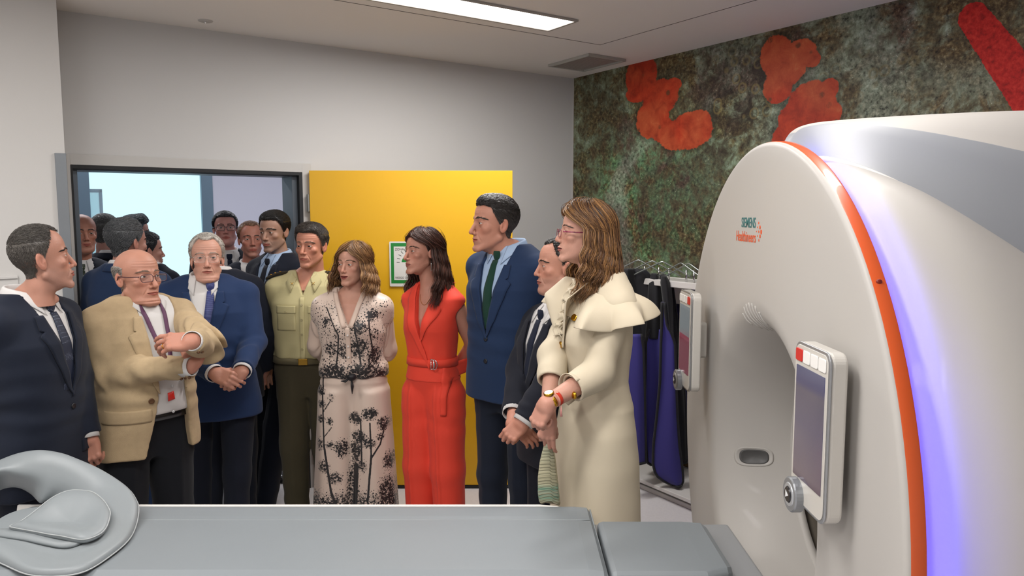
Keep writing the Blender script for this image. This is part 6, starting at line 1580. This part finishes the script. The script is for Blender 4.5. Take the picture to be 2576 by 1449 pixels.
    # loose sleeves gathered at the shoulder
    for g in (1, -1):
        def fsl(Q, g=g):
            a, b, c = P.sh[g], P.el[g], P.wr[g]; a = a+(b-a)*.16
            d = smin(cone(Q, a, b, .054, .058), cone(Q, b, b+(c-b)*.9, .058, .036), .03)
            return d+.003*np.sin(np.arctan2(Q[:, 1]-a[1], Q[:, 0]-a[0])*9+Q[:, 2]*14)
        lo = np.minimum(np.minimum(P.sh[g], P.el[g]), P.wr[g])-.10; hi = np.maximum(np.maximum(P.sh[g], P.el[g]), P.wr[g])+.10
        P.garment(fsl, 'sleeve', cream, lo, hi, .0055)
    # palazzo trousers
    def ft(Q):
        z = Q[:, 2]; t = np.clip((1.0*s-z)/(1.0*s), 0, 1); d = P.torso(Q, .008-.06*np.clip((.95*s-z)/(.15*s), 0, 1), zb=.78*s, zt=1.02*s, bel=False)
        for g in (1, -1):
            cx = g*(.085+.028*t); rx = .100+.030*t; ry = .112+.020*t; ang = np.arctan2(Q[:, 1]-.01, Q[:, 0]-cx)
            r = np.sqrt(((Q[:, 0]-cx)/rx)**2+((Q[:, 1]-.012)/ry)**2); l = (r-1)*.10+.0045*np.sin(ang*7+g+z*3)*t
            l = smax(l, z-.92*s, .03); d = smin(d, l, .022)
        return smax(d, .03-z, .004)
    def tc_(V):
        x, z = V[:, 0], V[:, 2]; rd = np.zeros(len(V)); gr = np.zeros(len(V)); z = z/s
        # tall thin tree (viewer's left), palm group (right), undergrowth below
        for a, b, w_ in (((-.150, .98), (-.145, .62), .006), ((-.145, .62), (-.11, .36), .008), ((-.145, .80), (-.10, .87), .004), ((-.11, .36), (-.06, .22), .009), ((-.146, .66), (-.10, .72), .004),
                         ((.10, .74), (.105, .56), .006), ((.105, .56), (.08, .30), .008), ((.105, .55), (.15, .62), .006), ((.15, .62), (.17, .70), .005), ((.05, .76), (.052, .50), .006), ((.02, .50), (.0, .15), .020)): gr = np.maximum(gr, seg_mask(x, z, a, b, w_))
        for c, r, k in (((-.165, .91), (.04, .035), .95), ((-.155, .84), (.035, .03), .9), ((-.10, .88), (.03, .04), .55), ((-.16, .76), (.035, .03), .9), ((-.11, .75), (.025, .03), .85), ((-.17, .62), (.03, .05), .8), ((-.10, .62), (.06, .035), .7), ((-.05, .60), (.05, .07), .85), ((-.15, .50), (.05, .05), .8), ((-.09, .44), (.06, .05), .8),
                        ((.02, .76), (.05, .045), 1.0), ((.10, .79), (.055, .045), 1.0), ((.165, .73), (.04, .05), .95), ((.04, .66), (.06, .05), .95), ((.09, .63), (.06, .04), .85), ((.02, .58), (.04, .10), .95), ((.15, .66), (.03, .04), .6), ((.19, .52), (.04, .07), .9), ((.05, .50), (.05, .05), .7), ((0, .35), (.05, .25), .8), ((.18, .35), (.06, .12), .95), ((.12, .30), (.05, .05), .7)): rd = np.maximum(rd, blob(x, z, c, r, k))
        rd = np.maximum(rd, np.clip((.42-z)/.14, 0, .88)+.0*x); rd = np.where(V[:, 1] > .06, np.clip((.8-z)/.5, 0, .8), rd)
        return np.stack([rd, gr, rd*0], 1)
    o = P.garment(ft, 'trousers', tm, (-.32, -.22, 0), (.32, .24, 1.03*s), .0055); prt(o, tc_)
    P.shoes(mat('beige_leather', '#a58c74', rough=.4))
    long_hair(P, N=420, zend=-.20, vol=.036, wave=.011, cols=(hc('#4d3222', '#6b4a32', .5), hc('#5f4029', '#b58a5c', .85)), part=.018, azmin=62, freq=92, seed=5, fwd=.30, front_zend=-.16)
    tag(P.o, 'woman with wavy light brown hair in a black and cream tree print outfit', 'person')
woman_print()
# ---- 7: woman in a red jumpsuit
def woman_red():
    P = Person(1086, 3.80, -34, 1.74, (1060, 638), hsc=.96, hyaw=-58, hpitch=-4, hroll=-4, fem=True, sz=1.015, hp=dict(jaw=.86, nose=1.05, nlen=1.08, lip=1.0, brow=.45, neck=.80, eye=1.0, w=.96, ear=.9, chin=1.02, smile=.3), tone='#b27e6b', lip='#87403c', gx=.88)
    P.set_legs(w=.085); P.el = {1: P.px(1190, 866, 3.84), -1: P.px(1045, 880, 4.05)}; P.wr = {1: P.px(1140, 935, 4.03), -1: P.px(1085, 940, 4.06)}
    for g in (1, -1): P.add_skin(lambda Q, g=g: smin(cone(Q, P.sh[g], P.el[g], .047, .040), cone(Q, P.el[g], P.wr[g], .040, .025), .02), np.minimum(np.minimum(P.el[g], P.wr[g]), P.sh[g])-.07, np.maximum(np.maximum(P.sh[g], P.el[g]), P.wr[g])+.07, .005)
    wl = lambda v: P.R.T @ np.array(v, float)
    P.res = 1; P.add_hand(1, wl([-.8, .1, -.3]), wl([0, 1, 0]), thumb_side=wl([0, 0, 1]), sc=.9); P.res = 2
    P.build_skin(chest=1.22); P.face(brow=(.07, .04, .028), bt=.75, look=(-.1, -.1), arch=.5)
    red = fabric('red_crepe', '#db4230', rough=.7, bump=(500, .10)); s = P.s; zn = P.zn
    def fb(Q, v=True):
        d = P.torso(Q, .010, zb=.96*s)+.0022*wob(Q, 34, 5)+.003*np.exp(-((Q[:, 2]-1.10*s)/.05)**2)*np.sin(Q[:, 0]*80+2*wob(Q, 18, 2))
        for g in (1, -1):
            a = P.sh[g]; d = smin(d, ell(Q, a+[g*.006, 0, .020], (.044, .050, .026)), .015)
            ax = (P.el[g]-a)/np.linalg.norm(P.el[g]-a); d = smax(d, -smax(cone(Q, a+ax*.012, a+ax*.3, .048, .050), -(Q[:, 2]-1.0), .01), .010)
        if v:
            w_ = np.interp(Q[:, 2], [1.17*s, 1.19*s, zn, zn+.05], [-.01, .002, .060, .070]).astype(np.float32); d = smax(d, np.minimum(w_-np.abs(Q[:, 0]-.005), .01-Q[:, 1]), .003)
            d = smax(d, -cone(Q, (0, .030*s, zn-.05), (0, .03*s, zn+.15), .060, .068), .004)
        return d
    P.garment(fb, 'bodice', red, (-.28, -.24, .93*s), (.28, .24, zn+.05), .005)
    fbs = lambda Q: fb(Q, False)
    # notched lapels, the viewer's left one crossing to the waist
    zz = np.linspace(zn+.012, 1.03*s, 26); inn = np.stack([np.interp(zz, [1.03*s, 1.19*s, zn], [.055, .006, -.056]), zz], 1); t = np.linspace(0, 1, 26); out = np.stack([inn[:, 0]-np.interp(t, [0, .15, .22, .26, .5, .8, 1], [.035, .050, .060, .052, .048, .030, .006]), zz+.004], 1)
    P.patch(fbs, inn, out, 'lapel', red, off=.006, th=.005, n=40, k=6)
    zz = np.linspace(zn+.012, 1.16*s, 22); inn = np.stack([np.interp(zz, [1.16*s, zn], [.006, .062]), zz], 1); t = np.linspace(0, 1, 22); out = np.stack([inn[:, 0]+np.interp(t, [0, .25, .33, .40, .55, 1], [.035, .052, .034, .070, .066, .004]), zz+.004], 1)
    P.patch(fbs, inn, out, 'lapel', red, off=.005, th=.005, n=40, k=6)
    def ring_(name, z0, z1, o0, m):
        ang = np.linspace(0, 2*PI, 64, endpoint=False); G = []
        for z, o_ in ((z0, o0-.008), (z0, o0), (z1, o0), (z1, o0-.008)):
            a = np.interp(z, P.tz, P.ta); b = np.interp(z, P.tz, P.tb); yc = np.interp(z, P.tz, P.ty); G.append([[np.sign(math.cos(t))*abs(math.cos(t))**.87*(a+o_), yc+np.sign(math.sin(t))*abs(math.sin(t))**.87*(b+o_), z] for t in ang])
        bm = MB(); bm.grid(np.array(G), closed_v=True); return bm.build(name, m, P.o, smooth=True)
    bl = ring_('belt', 1.075*s, 1.038*s, .017, red)
    q = P.march(fbs, np.array([.065]), np.array([1.057*s]))[0]+[0, -.012, 0]
    for dx in (0, .016):
        mb = MB(); mb.tube([q+[dx+.022*math.cos(t), -.004-.1*dx, .026*math.sin(t)] for t in np.linspace(-PI*.5, PI*.5, 14)]+[q+[dx, -.004, .026], q+[dx, -.004, -.026]], .0022, 6, caps=False); mb.build('d_ring', mat('chrome', '#c9c9c9', rough=.15, metal=1), bl, smooth=True)
    # trousers with sharp pleats, belt end hanging down
    def ft(Q):
        d = P.torso(Q, .008-.06*np.clip((.97*s-Q[:, 2])/(.16*s), 0, 1), zb=.78*s, zt=1.07*s, bel=False)
        for g in (1, -1):
            hp, kn, an = P.legs[g]; a2 = an.copy(); a2[2] = .0; l = smin(cone(Q, hp-[0, 0, .03], kn, .106, .088), cone(Q, kn, a2, .088, .078), .03)
            l = l-.010*np.exp(-((Q[:, 0]-np.interp(Q[:, 2], [a2[2], kn[2], hp[2]], [a2[0], kn[0], hp[0]]))/.010)**2)*(Q[:, 1] < 0); d = smin(d, l, .018)
        d = d+.0022*np.sin(Q[:, 2]*44+3*wob(Q, 14, 5, 3))*np.exp(-((Q[:, 2]-.80)/.2)**2)
        return smax(d, .02-Q[:, 2], .004)
    P.garment(ft, 'trousers', red, (-.30, -.24, 0), (.30, .26, 1.09*s), .006)
    P.patch(ft, [(.108, 1.05*s), (.112, .80*s)], [(.142, 1.05*s), (.140, .80*s)], 'belt_end', red, off=.008, th=.004, n=26, k=4)
    P.shoes(mat('beige_leather', '#a58c74'))
    # earring and fine necklace
    e = P.hc+P.Rh @ (np.array([.083, .008, -.036])*P.hsc); mb = MB(); mb.tube([e, e+[.001, 0, -.03], e+[.0, 0, -.062]], [.0012, .0016, .0022], 6); mb.build('earring', mat('chrome', '#c9c9c9'), P.o, smooth=True)
    fsk = lambda Q: P.torso(Q, -.016); pts = []
    for t in np.linspace(-1, 1, 25): pts.append(P.march(fsk, np.array([.050*t]), np.array([zn-.085*s*(1-t*t)-.004]))[0]+[0, -.003, 0])
    mb = MB(); mb.tube(pts, .0009, 5); mb.build('necklace', mat('gold', '#c9962e'), P.o, smooth=True)
    long_hair(P, N=520, zend=-.34, vol=.042, wave=.010, cols=(hc('#24140f', '#3a2118', .5), hc('#2c1812', '#6b4030', .6)), part=.010, azmin=88, freq=74, seed=6, fwd=.32, front_zend=-.26)
    tag(P.o, 'woman with long dark brown hair in a sleeveless red jumpsuit', 'person')
woman_red()
# ---- 10: woman in a white coat dress with flounced shoulders
def woman_white():
    P = Person(1493, 2.98, -62, 1.78, (1466, 592), hsc=.95, hyaw=-80, hpitch=-6, fem=True, sz=1.105, Yoff=-.20, hp=dict(jaw=.86, nose=.95, lip=1.0, brow=.4, neck=.80, w=.96, ear=.9), tone='#bd8e7c', lip='#8c4644', gx=.92, gy=.95)
    P.set_legs(w=.075); P.el = {1: P.px(1503, 938, 2.80), -1: P.px(1392, 898, 2.97)}; P.wr = {1: P.px(1374, 1016, 2.66), -1: P.px(1377, 1048, 2.76)}
    wl = lambda v: P.R.T @ np.array(v, float)
    for g, ra in ((1, (.046, .046, .026)), (-1, (.042, .040, .025))): P.add_skin(lambda Q, g=g, ra=ra: smin(cone(Q, P.sh[g], P.el[g], ra[0], ra[1]), cone(Q, P.el[g], P.wr[g], ra[1]-.004, ra[2]), .02), np.minimum(P.el[g], P.wr[g])-.06, np.maximum(P.el[g], P.wr[g])+.06, .0042)
    P.add_hand(1, wl([-.40, .05, -.9]), wl([-.65, -.75, .25]), curl=(45, 58, 66, 72), curl2=(75,)*4, thumb=(8, 55, 30), spread=0, thumb_side=wl([-.4, .9, 0]), sc=.86)
    P.add_hand(-1, wl([-.05, -.05, -1]), wl([-.35, -.9, .0]), curl=(14, 26, 34, 42), curl2=(30, 55, 60, 60), thumb=(8, 40, 15), spread=1, thumb_side=wl([.9, -.3, 0]), sc=.86)
    P.build_skin(chest=1.40); P.face(brow=(.10, .06, .045), bt=.7, look=(-.1, -.15))
    ivory = fabric('ivory_crepe', '#c9bda6', rough=.65, bump=(500, .06)); s = P.s; zn = P.zn; gold = mat('gold', '#c9962e', rough=.2, metal=1)
    # bodice + skirt as one dress
    def fd(Q):
        z = Q[:, 2]; d = P.torso(Q, .014-.05*np.clip((1.0*s-z)/(.09*s), 0, 1), zb=.90*s)
        t = np.clip((1.06*s-z)/(1.0*s), 0, 1); rx = np.interp(z, np.array([.2, .5, .8, .92, 1.0, 1.07])*s, np.array([.195, .188, .180, .172, .158, .136])*s); ry = np.interp(z, np.array([.2, .5, .8, .92, 1.0, 1.07])*s, np.array([.170, .156, .138, .126, .112, .096])*s); ang = np.arctan2(Q[:, 1]-.01, Q[:, 0])
        r = np.sqrt((Q[:, 0]/rx)**2+((Q[:, 1]-.012)/ry)**2); sk = (r-1)*np.minimum(rx, ry)+.006*t*np.sin(ang*6+1.0)
        sk = smax(sk, z-1.07*s, .015); d = smin(d, sk, .02)+.0018*wob(Q, 30, 5)
        d = smax(d, -cone(Q, (0, .02*s, zn-.05), (0, .03*s, zn+.15), .058, .066), .004)
        return smax(d, .28-z, .004)
    P.garment(fd, 'dress', ivory, (-.30, -.28, .25), (.30, .30, zn+.04), .0062)
    for g in (1, -1):
        cutk = .50 if g == 1 else .42
        def fsl(Q, g=g, cutk=cutk):
            a, b, c = P.sh[g], P.el[g], P.wr[g]; e = b+(c-b)*cutk; d = smin(cone(Q, a, b, .054, .056), cone(Q, b, e+(c-b)*.1, .056, .053), .03)
            ax = (c-b)/np.linalg.norm(c-b); d = d+.003*np.sin(((Q-b.astype(np.float32)) @ ax.astype(np.float32))*70+2*wob(Q, 20, 3))*.6+.0015*wob(Q, 40, 2)
            nearf = ((Q-e.astype(np.float32)) @ ax.astype(np.float32)); d = np.where(np.sqrt(((Q-e.astype(np.float32))**2).sum(1)) < .15, smax(d, nearf, .003), d)
            return smax(d, -cone(Q, e-ax*.04, e+ax*.1, .041, .044), .003)
        lo = np.minimum(np.minimum(P.sh[g], P.el[g]), P.wr[g])-.09; hi = np.maximum(np.maximum(P.sh[g], P.el[g]), P.wr[g])+.09
        P.garment(fsl, 'sleeve', ivory, lo, hi, .0045)
        # flounce: a short flared frill over the shoulder cap, in deep folds
        c = P.sh[g]+np.array([-g*.030, 0, 0]); G = []; nu = 64
        for i in range(nu):
            u = i/(nu-1); a_ = math.radians(-140+u*265); cx, cy = math.cos(a_), math.sin(a_); fold = math.sin(u*PI*8+.6); L_ = (.60+.40*math.sin(PI*min(1, max(.12, u))))*(1 if g == 1 else .62)
            top = c+np.array([g*(.052*cx-.006), .070*cy, .046-.012*cx]); fr_ = max(0, -cy)
            bot = c+np.array([g*.118*cx, .135*cy-.03*fr_, -.075-.035*fr_])
            row = []
            for k in range(11):
                v = k/10; q_ = top+(bot-top)*v*L_+np.array([g*cx*.030, cy*.022, .022])*math.sin(PI*v*.75); q_ = q_+np.array([g*cx, cy, .25])*fold*.036*v**1.4+np.array([-g*cy, cx, 0])*math.sin(u*PI*16)*.014*v*v; row.append(q_)
            G.append(row)
        mb = MB(); mb.grid(np.array(G)); mb.build('flounce', ivory, P.o, smooth=True, solid=.003, sub=1)
    # standing wing lapels and frilled front
    fds = lambda Q: P.torso(Q, .014)
    for g in (1, -1):
        dzw = np.array([0, 0, -.035]); A = [np.array([g*.060, .02, zn+.028]), np.array([g*.075, -.06, zn+.012]), np.array([g*.030, -.115, zn-.06]), np.array([g*.010, -.125, 1.22*s])]; B = [np.array([g*.085, .02, zn+.014]), np.array([g*.105, -.07, zn+.036]), np.array([g*.100, -.165, zn-.030]), np.array([g*.02, -.135, 1.20*s])]
        A = [q_+dzw for q_ in A[:3]]+A[3:]; B = [q_+dzw for q_ in B[:3]]+B[3:]
        def cr(A, t):
            n = len(A)-1; x = t*n; i = min(int(x), n-1); f = x-i; return A[i]*(1-f)+A[i+1]*f
        G = [[cr(A, u)*(1-v)+cr(B, u)*v+np.array([0, -.012*math.sin(PI*v), 0]) for v in np.linspace(0, 1, 6)] for u in np.linspace(0, 1, 22)]
        mb = MB(); mb.grid(np.array(G)); mb.build('wing_collar', ivory, P.o, smooth=True, solid=.004, sub=1)
    for k in range(3):
        G = []
        for u in np.linspace(0, 1, 50):
            z = zn-.01-(zn-.01-1.24*s)*u; q = P.march(fds, np.array([.012*(k-1)]), np.array([z]))[0]; w_ = .012*math.sin(u*PI*(13+2*k)+k*2); G.append([q+[w_*v+.018*(k-1)*v, -.004-.022*v, .006*math.cos(u*30+k)*v] for v in (0, .4, .8, 1)])
        mb = MB(); mb.grid(np.array(G)); mb.build('frill', ivory, P.o, smooth=True, solid=.002)
    for z, x in ((1.215, .006), (1.125, .006), (1.31, .07)): P.disc(lambda Q: fds(Q)-.006, x, z*s, .013, 'gold_button', gold, th=.007)
    ax = P.wr[1]-P.el[1]; ax /= np.linalg.norm(ax); e_ = P.el[1]+(P.wr[1]-P.el[1])*.46; nrm = P.R.T @ np.array([-.1, -.9, -.35]); mb = MB(); mb.ball(e_+nrm*.054, (.014, .008, .014), 14); mb.build('cuff_button', gold, P.o, smooth=True)
    # turned-back cuff flap
    G = []
    for t in np.linspace(-2.4, 1.4, 30):
        u = np.cross(ax, [0, 0, 1.]); u /= np.linalg.norm(u); v = np.cross(ax, u); r0 = .053
        G.append([e_+ax*(.004+.022*k+.012*math.sin(t)*k)+(r0+.004*k)*(math.cos(t)*u+math.sin(t)*v) for k in (-1, 0, .6, 1)])
    mb = MB(); mb.grid(np.array(G)); mb.build('cuff', ivory, P.o, smooth=True, solid=.0025)
    # waist seam
    ang = np.linspace(0, 2*PI, 64, endpoint=False); mb = MB(); zz = 1.075*s; a, b, yc = [np.interp(zz, P.tz, v) for v in (P.ta, P.tb, P.ty)]
    mb.tube([[np.sign(math.cos(t))*abs(math.cos(t))**.87*(a+.0145), yc+np.sign(math.sin(t))*abs(math.sin(t))**.87*(b+.0145), zz] for t in np.append(ang, ang[:1])], .0022, 5, caps=False); mb.build('waist_seam', ivory, P.o, smooth=True)
    # watch, bracelets
    def band(name, c, ax, r, w_, m, flat=.86, n=30):
        u = np.cross(ax, [0, 0, 1.]); u /= np.linalg.norm(u)+1e-9; v = np.cross(ax, u); G = [[c+ax*k+(r+o_)*(math.cos(t)*u+flat*math.sin(t)*v) for t in np.linspace(0, 2*PI, n, endpoint=False)] for k, o_ in ((-w_, 0), (-w_, .003), (w_, .003), (w_, 0))]
        mb = MB(); mb.grid(np.array(G), closed_v=True); return mb.build(name, m, P.o, smooth=True)
    c_ = P.wr[1]-ax*.020; wt = band('watch_band', c_, ax, .0275, .007, gold)
    wn = P.R.T @ np.array([-.75, -.6, .25]); wn = wn-ax*np.dot(wn, ax); wn /= np.linalg.norm(wn); u = ax; v = np.cross(wn, u)
    mb = MB(); mb.grid(np.array([[c_+wn*(.028+h_)+r_*(math.cos(t)*u+math.sin(t)*v) for t in np.linspace(0, 2*PI, 24, endpoint=False)] for r_, h_ in ((.018, 0), (.018, .006), (.015, .008))]), closed_v=True); mb.build('watch_case', gold, wt, smooth=True)
    mb = MB(); mb.grid(np.array([[c_+wn*(.028+h_)+r_*(math.cos(t)*u+math.sin(t)*v) for t in np.linspace(0, 2*PI, 24, endpoint=False)] for r_, h_ in ((.015, .0075), (.0005, .0078))]), closed_v=True); mb.build('watch_dial', mat('dial_cream', '#d9cfb4', rough=.3), wt, smooth=True)
    band('red_bracelet', P.wr[1]-ax*.045, ax, .030, .006, fabric('red_cord', '#b8321c')); band('red_bracelet', P.wr[1]-ax*.036, ax, .0295, .003, fabric('red_white_cord', '#c98a78'))
    q = P.wr[1]-ax*.040+P.R.T @ np.array([.02, -.02, -.03]); mb = MB(); mb.tube([q+[0, 0, .01], q+[0, 0, -.008], q+[0.002, 0, -.026]], [.001, .003, .005], 8); mb.build('tassel', fabric('tassel_pink', '#c98a84'), P.o, smooth=True)
    g_ = make_glasses(P.o, P.p, mat('pink_tortoise', '#7c2f42', rough=.25, noise=(90, .7)), lensw=.052, lensh=.030, y=-.105, z=.000, r=.0012, sq=.010, thick_temple=.0032); P.part(g_)
    P.shoes(mat('beige_leather', '#a58c74'))
    long_hair(P, N=560, zend=-.31, vol=.036, wave=.012, cols=(hc('#2e1b14', '#4a3022', .5), hc('#3f261b', '#ac7e4c', .85)), part=-.01, azmin=80, freq=84, seed=7, fwd=.18, front_zend=-.25, bang=.7, fine=1300)
    tag(P.o, 'woman with glasses and highlighted hair in an ivory dress with flounced shoulders', 'person')
    # clutch held in the far hand: pleated straw bag
    ct = W(1378, 1190, 2.52); e = empty('clutch_bag', W(1378, 1262, 2.575)); org = np.array(e.location)
    lv = [(1098, 1374, 1386), (1120, 1368, 1390), (1160, 1358, 1396), (1200, 1353, 1400), (1240, 1353, 1404), (1262, 1356, 1407), (1268, 1362, 1404)]
    def sheet(off, sh):
        rows = []
        for y in np.linspace(1098, 1268, 60):
            x0 = np.interp(y, [l[0] for l in lv], [l[1] for l in lv])+sh; x1 = np.interp(y, [l[0] for l in lv], [l[2] for l in lv])+sh; rib = .0022*math.sin(y*.9)
            rows.append([W(x0+(x1-x0)*u, y+9*math.sin(u*3.1)*-((y-1098)/170)+(4 if u > .7 else 0), 2.575+off)+[0, -.010*math.sin(u*PI)-rib, 0] for u in np.linspace(0, 1, 12)])
        return np.array(rows)-org
    F_, B_ = sheet(0, 0), sheet(.035, 3); m = bpy.data.materials.new('woven_straw'); m.use_nodes = True; nt = m.node_tree; b = nt.nodes['Principled BSDF']; b.inputs['Roughness'].default_value = .8
    tc = nt.nodes.new('ShaderNodeTexCoord'); sx = nt.nodes.new('ShaderNodeSeparateXYZ'); nt.links.new(tc.outputs['Generated'], sx.inputs[0]); cr_ = nt.nodes.new('ShaderNodeValToRGB'); nt.links.new(sx.outputs[2], cr_.inputs[0]); el = cr_.color_ramp.elements
    st = [(0, '#9a9680'), (.10, '#aaa68e'), (.17, '#7d9a84'), (.24, '#a9b09a'), (.29, '#6f9680'), (.36, '#b9b496'), (.6, '#c2bb9c'), (.88, '#b5b79c'), (1, '#8fa592')]
    while len(el) < len(st): el.new(.5)
    for q_, (p_, c__) in zip(el, st): q_.position = p_; q_.color = srgb(c__)
    nt.links.new(cr_.outputs[0], b.inputs['Base Color'])
    mb = MB(); mb.grid(np.concatenate([F_, B_[:, ::-1]], 1), closed_v=True); mb.add(np.concatenate([F_[0], B_[0][::-1]]), [tuple(range(24))]); mb.add(np.concatenate([F_[-1], B_[-1][::-1]]), [tuple(range(24))[::-1]]); mb.build('pouch', m, e, smooth=True)
    mb = MB()
    for i in range(3, 58, 3): mb.tube(F_[i]+[0, -.002, 0], .0012, 4)
    mb.build('weave_cords', mat('straw_cord', '#8f8c74', rough=.8), e, smooth=True)
    tag(e, 'green and cream woven clutch held by the woman in the ivory dress', 'bag')
woman_white()
# ------------------------------------------------------------------ people in and beyond the doorway
def bg_man(px, Y, yaw, H, head, label, hyaw=None, hair='full', hcol=('#2a2522', '#6a6460'), suit=None, shirt=None, tie='#1a2030', tone='#a5786a', hpitch=0, hp=None, sz=None, stub=.2, T=.011, tiem=None, glasses=None, amt=.6, n=3200, hsc=1.0, arms=True, gx=1.0, comb='back', el=None, extra=None, quiff=0.):
    P = Person(px, Y, yaw, H, head, hsc=hsc, hyaw=hyaw, hpitch=hpitch, sz=sz, hp=hp, tone=tone, stub=stub, gx=gx); P.res = 1; P.set_legs(); s = P.s
    P.el = {1: np.array([.245, .03, 1.12*s]), -1: np.array([-.245, .03, 1.12*s])}; P.wr = {1: np.array([.22, -.06, .90*s]), -1: np.array([-.22, -.06, .90*s])}
    for g in (1, -1): P.add_hand(g, P.wr[g]-P.el[g], (g*1., 0, 0), thumb_side=(0, -1, 0))
    P.build_skin(); P.face(bt=1.0, bn=50)
    P.part(make_short_hair(P.o, P.p, hair, T, hc(hcol[0], hcol[1], amt), comb=comb, L=.026, n=n, res=.0045, rad=.001, quiff=quiff))
    if glasses: P.part(make_glasses(P.o, P.p, mat('black_frame', '#16161c', rough=.3), lensw=.052, lensh=.032, y=-.105, r=.0018, thick_temple=.0022))
    P.jacket(suit or navy_d, shirt or white, zb=1.12, buttons=[(0, 1.09)], h=.009, shirt_h=.010, cuff=False)
    P.collar('shirt_collar', shirt or white, r=(.062, .066), h=.036, leaf=.038, tip=.032)
    P.tie(P.fs, tiem or fabric('tie_'+tie[1:], tie), P.zn-.024, 1.13); P.trousers(suit or navy_d, h=.012); P.shoes(leather)
    if extra: extra(P)
    tag(P.o, label, 'person'); return P
bg_man(214, 4.62, 8, 1.82, (208, 590), 'smiling bald man in dark suit and spotted green tie behind the left door jamb', hyaw=12, hair='bald', hcol=('#5a504a', '#8a8078'), hp=dict(fat=.5, smile=1.2, age=.6), tone='#a5705c', tiem=dotted('green_circle_tie', '#27301f', '#8a8f7c', 60, .3, .38), sz=1.05, T=.004, stub=.05)
bg_man(300, 5.10, 150, 1.86, (266, 588), 'grey haired man seen from behind beside the bald man in the doorway', hyaw=158, hcol=('#3f4244', '#84817a'), sz=1.06, T=.014, n=3800)
bg_man(335, 3.98, 140, 1.78, (322, 614), 'grey haired man in blue suit seen from behind in the doorway', hyaw=128, hcol=('#3c4042', '#77767a'), suit=blue, hair='reced', sz=1.06, T=.012, n=5000, gx=1.08, hp=dict(w=1.04), hsc=1.04)
bg_man(345, 5.35, 130, 1.84, (342, 590), 'man with dark swept hair turned away at the back of the doorway', hyaw=100, hcol=('#2b3338', '#4e565a'), sz=1.05, T=.018, quiff=.02)
bg_man(405, 4.85, 120, 1.70, (372, 634), 'dark haired man turned away against the bright window', hyaw=110, hcol=('#1a1a1e', '#2c2c30'), sz=1.02)
bg_man(560, 4.14, 170, 1.68, (524, 668), 'man in dark suit mostly hidden behind the white haired man', hyaw=170, suit=navy_d, sz=1.03, hcol=('#2c2724', '#4b4542'))
def pin(P): P.disc(P.fjs, .115, 1.30*P.s, .010, 'flower_pin', mat('pin_yellow', '#c9c08a', rough=.5)); P.patch(P.fjs, [(.085, 1.235*P.s), (.085, 1.215*P.s)], [(.125, 1.235*P.s), (.125, 1.215*P.s)], 'badge', mat('badge_pink', '#c9a6b8', rough=.5), off=.003, th=.002, n=4, k=4)
bg_man(583, 5.25, 8, 1.85, (567, 578), 'man with black framed glasses in dark suit at the back of the corridor', hyaw=2, hcol=('#16161c', '#2a2a30'), glasses=True, tone='#b07a70', hp=dict(fat=.6), sz=1.07, extra=pin, hpitch=-6, stub=.1)
bg_man(640, 5.0, 5, 1.74, (632, 606), 'fair haired man in dark suit half hidden behind the tall doorway man', hyaw=6, hcol=('#6a4c38', '#9a7458'), tone='#a8705f', sz=1.02, hair='reced', hpitch=-4)
# unseen lamps added for the corridor are made with the ceiling lights
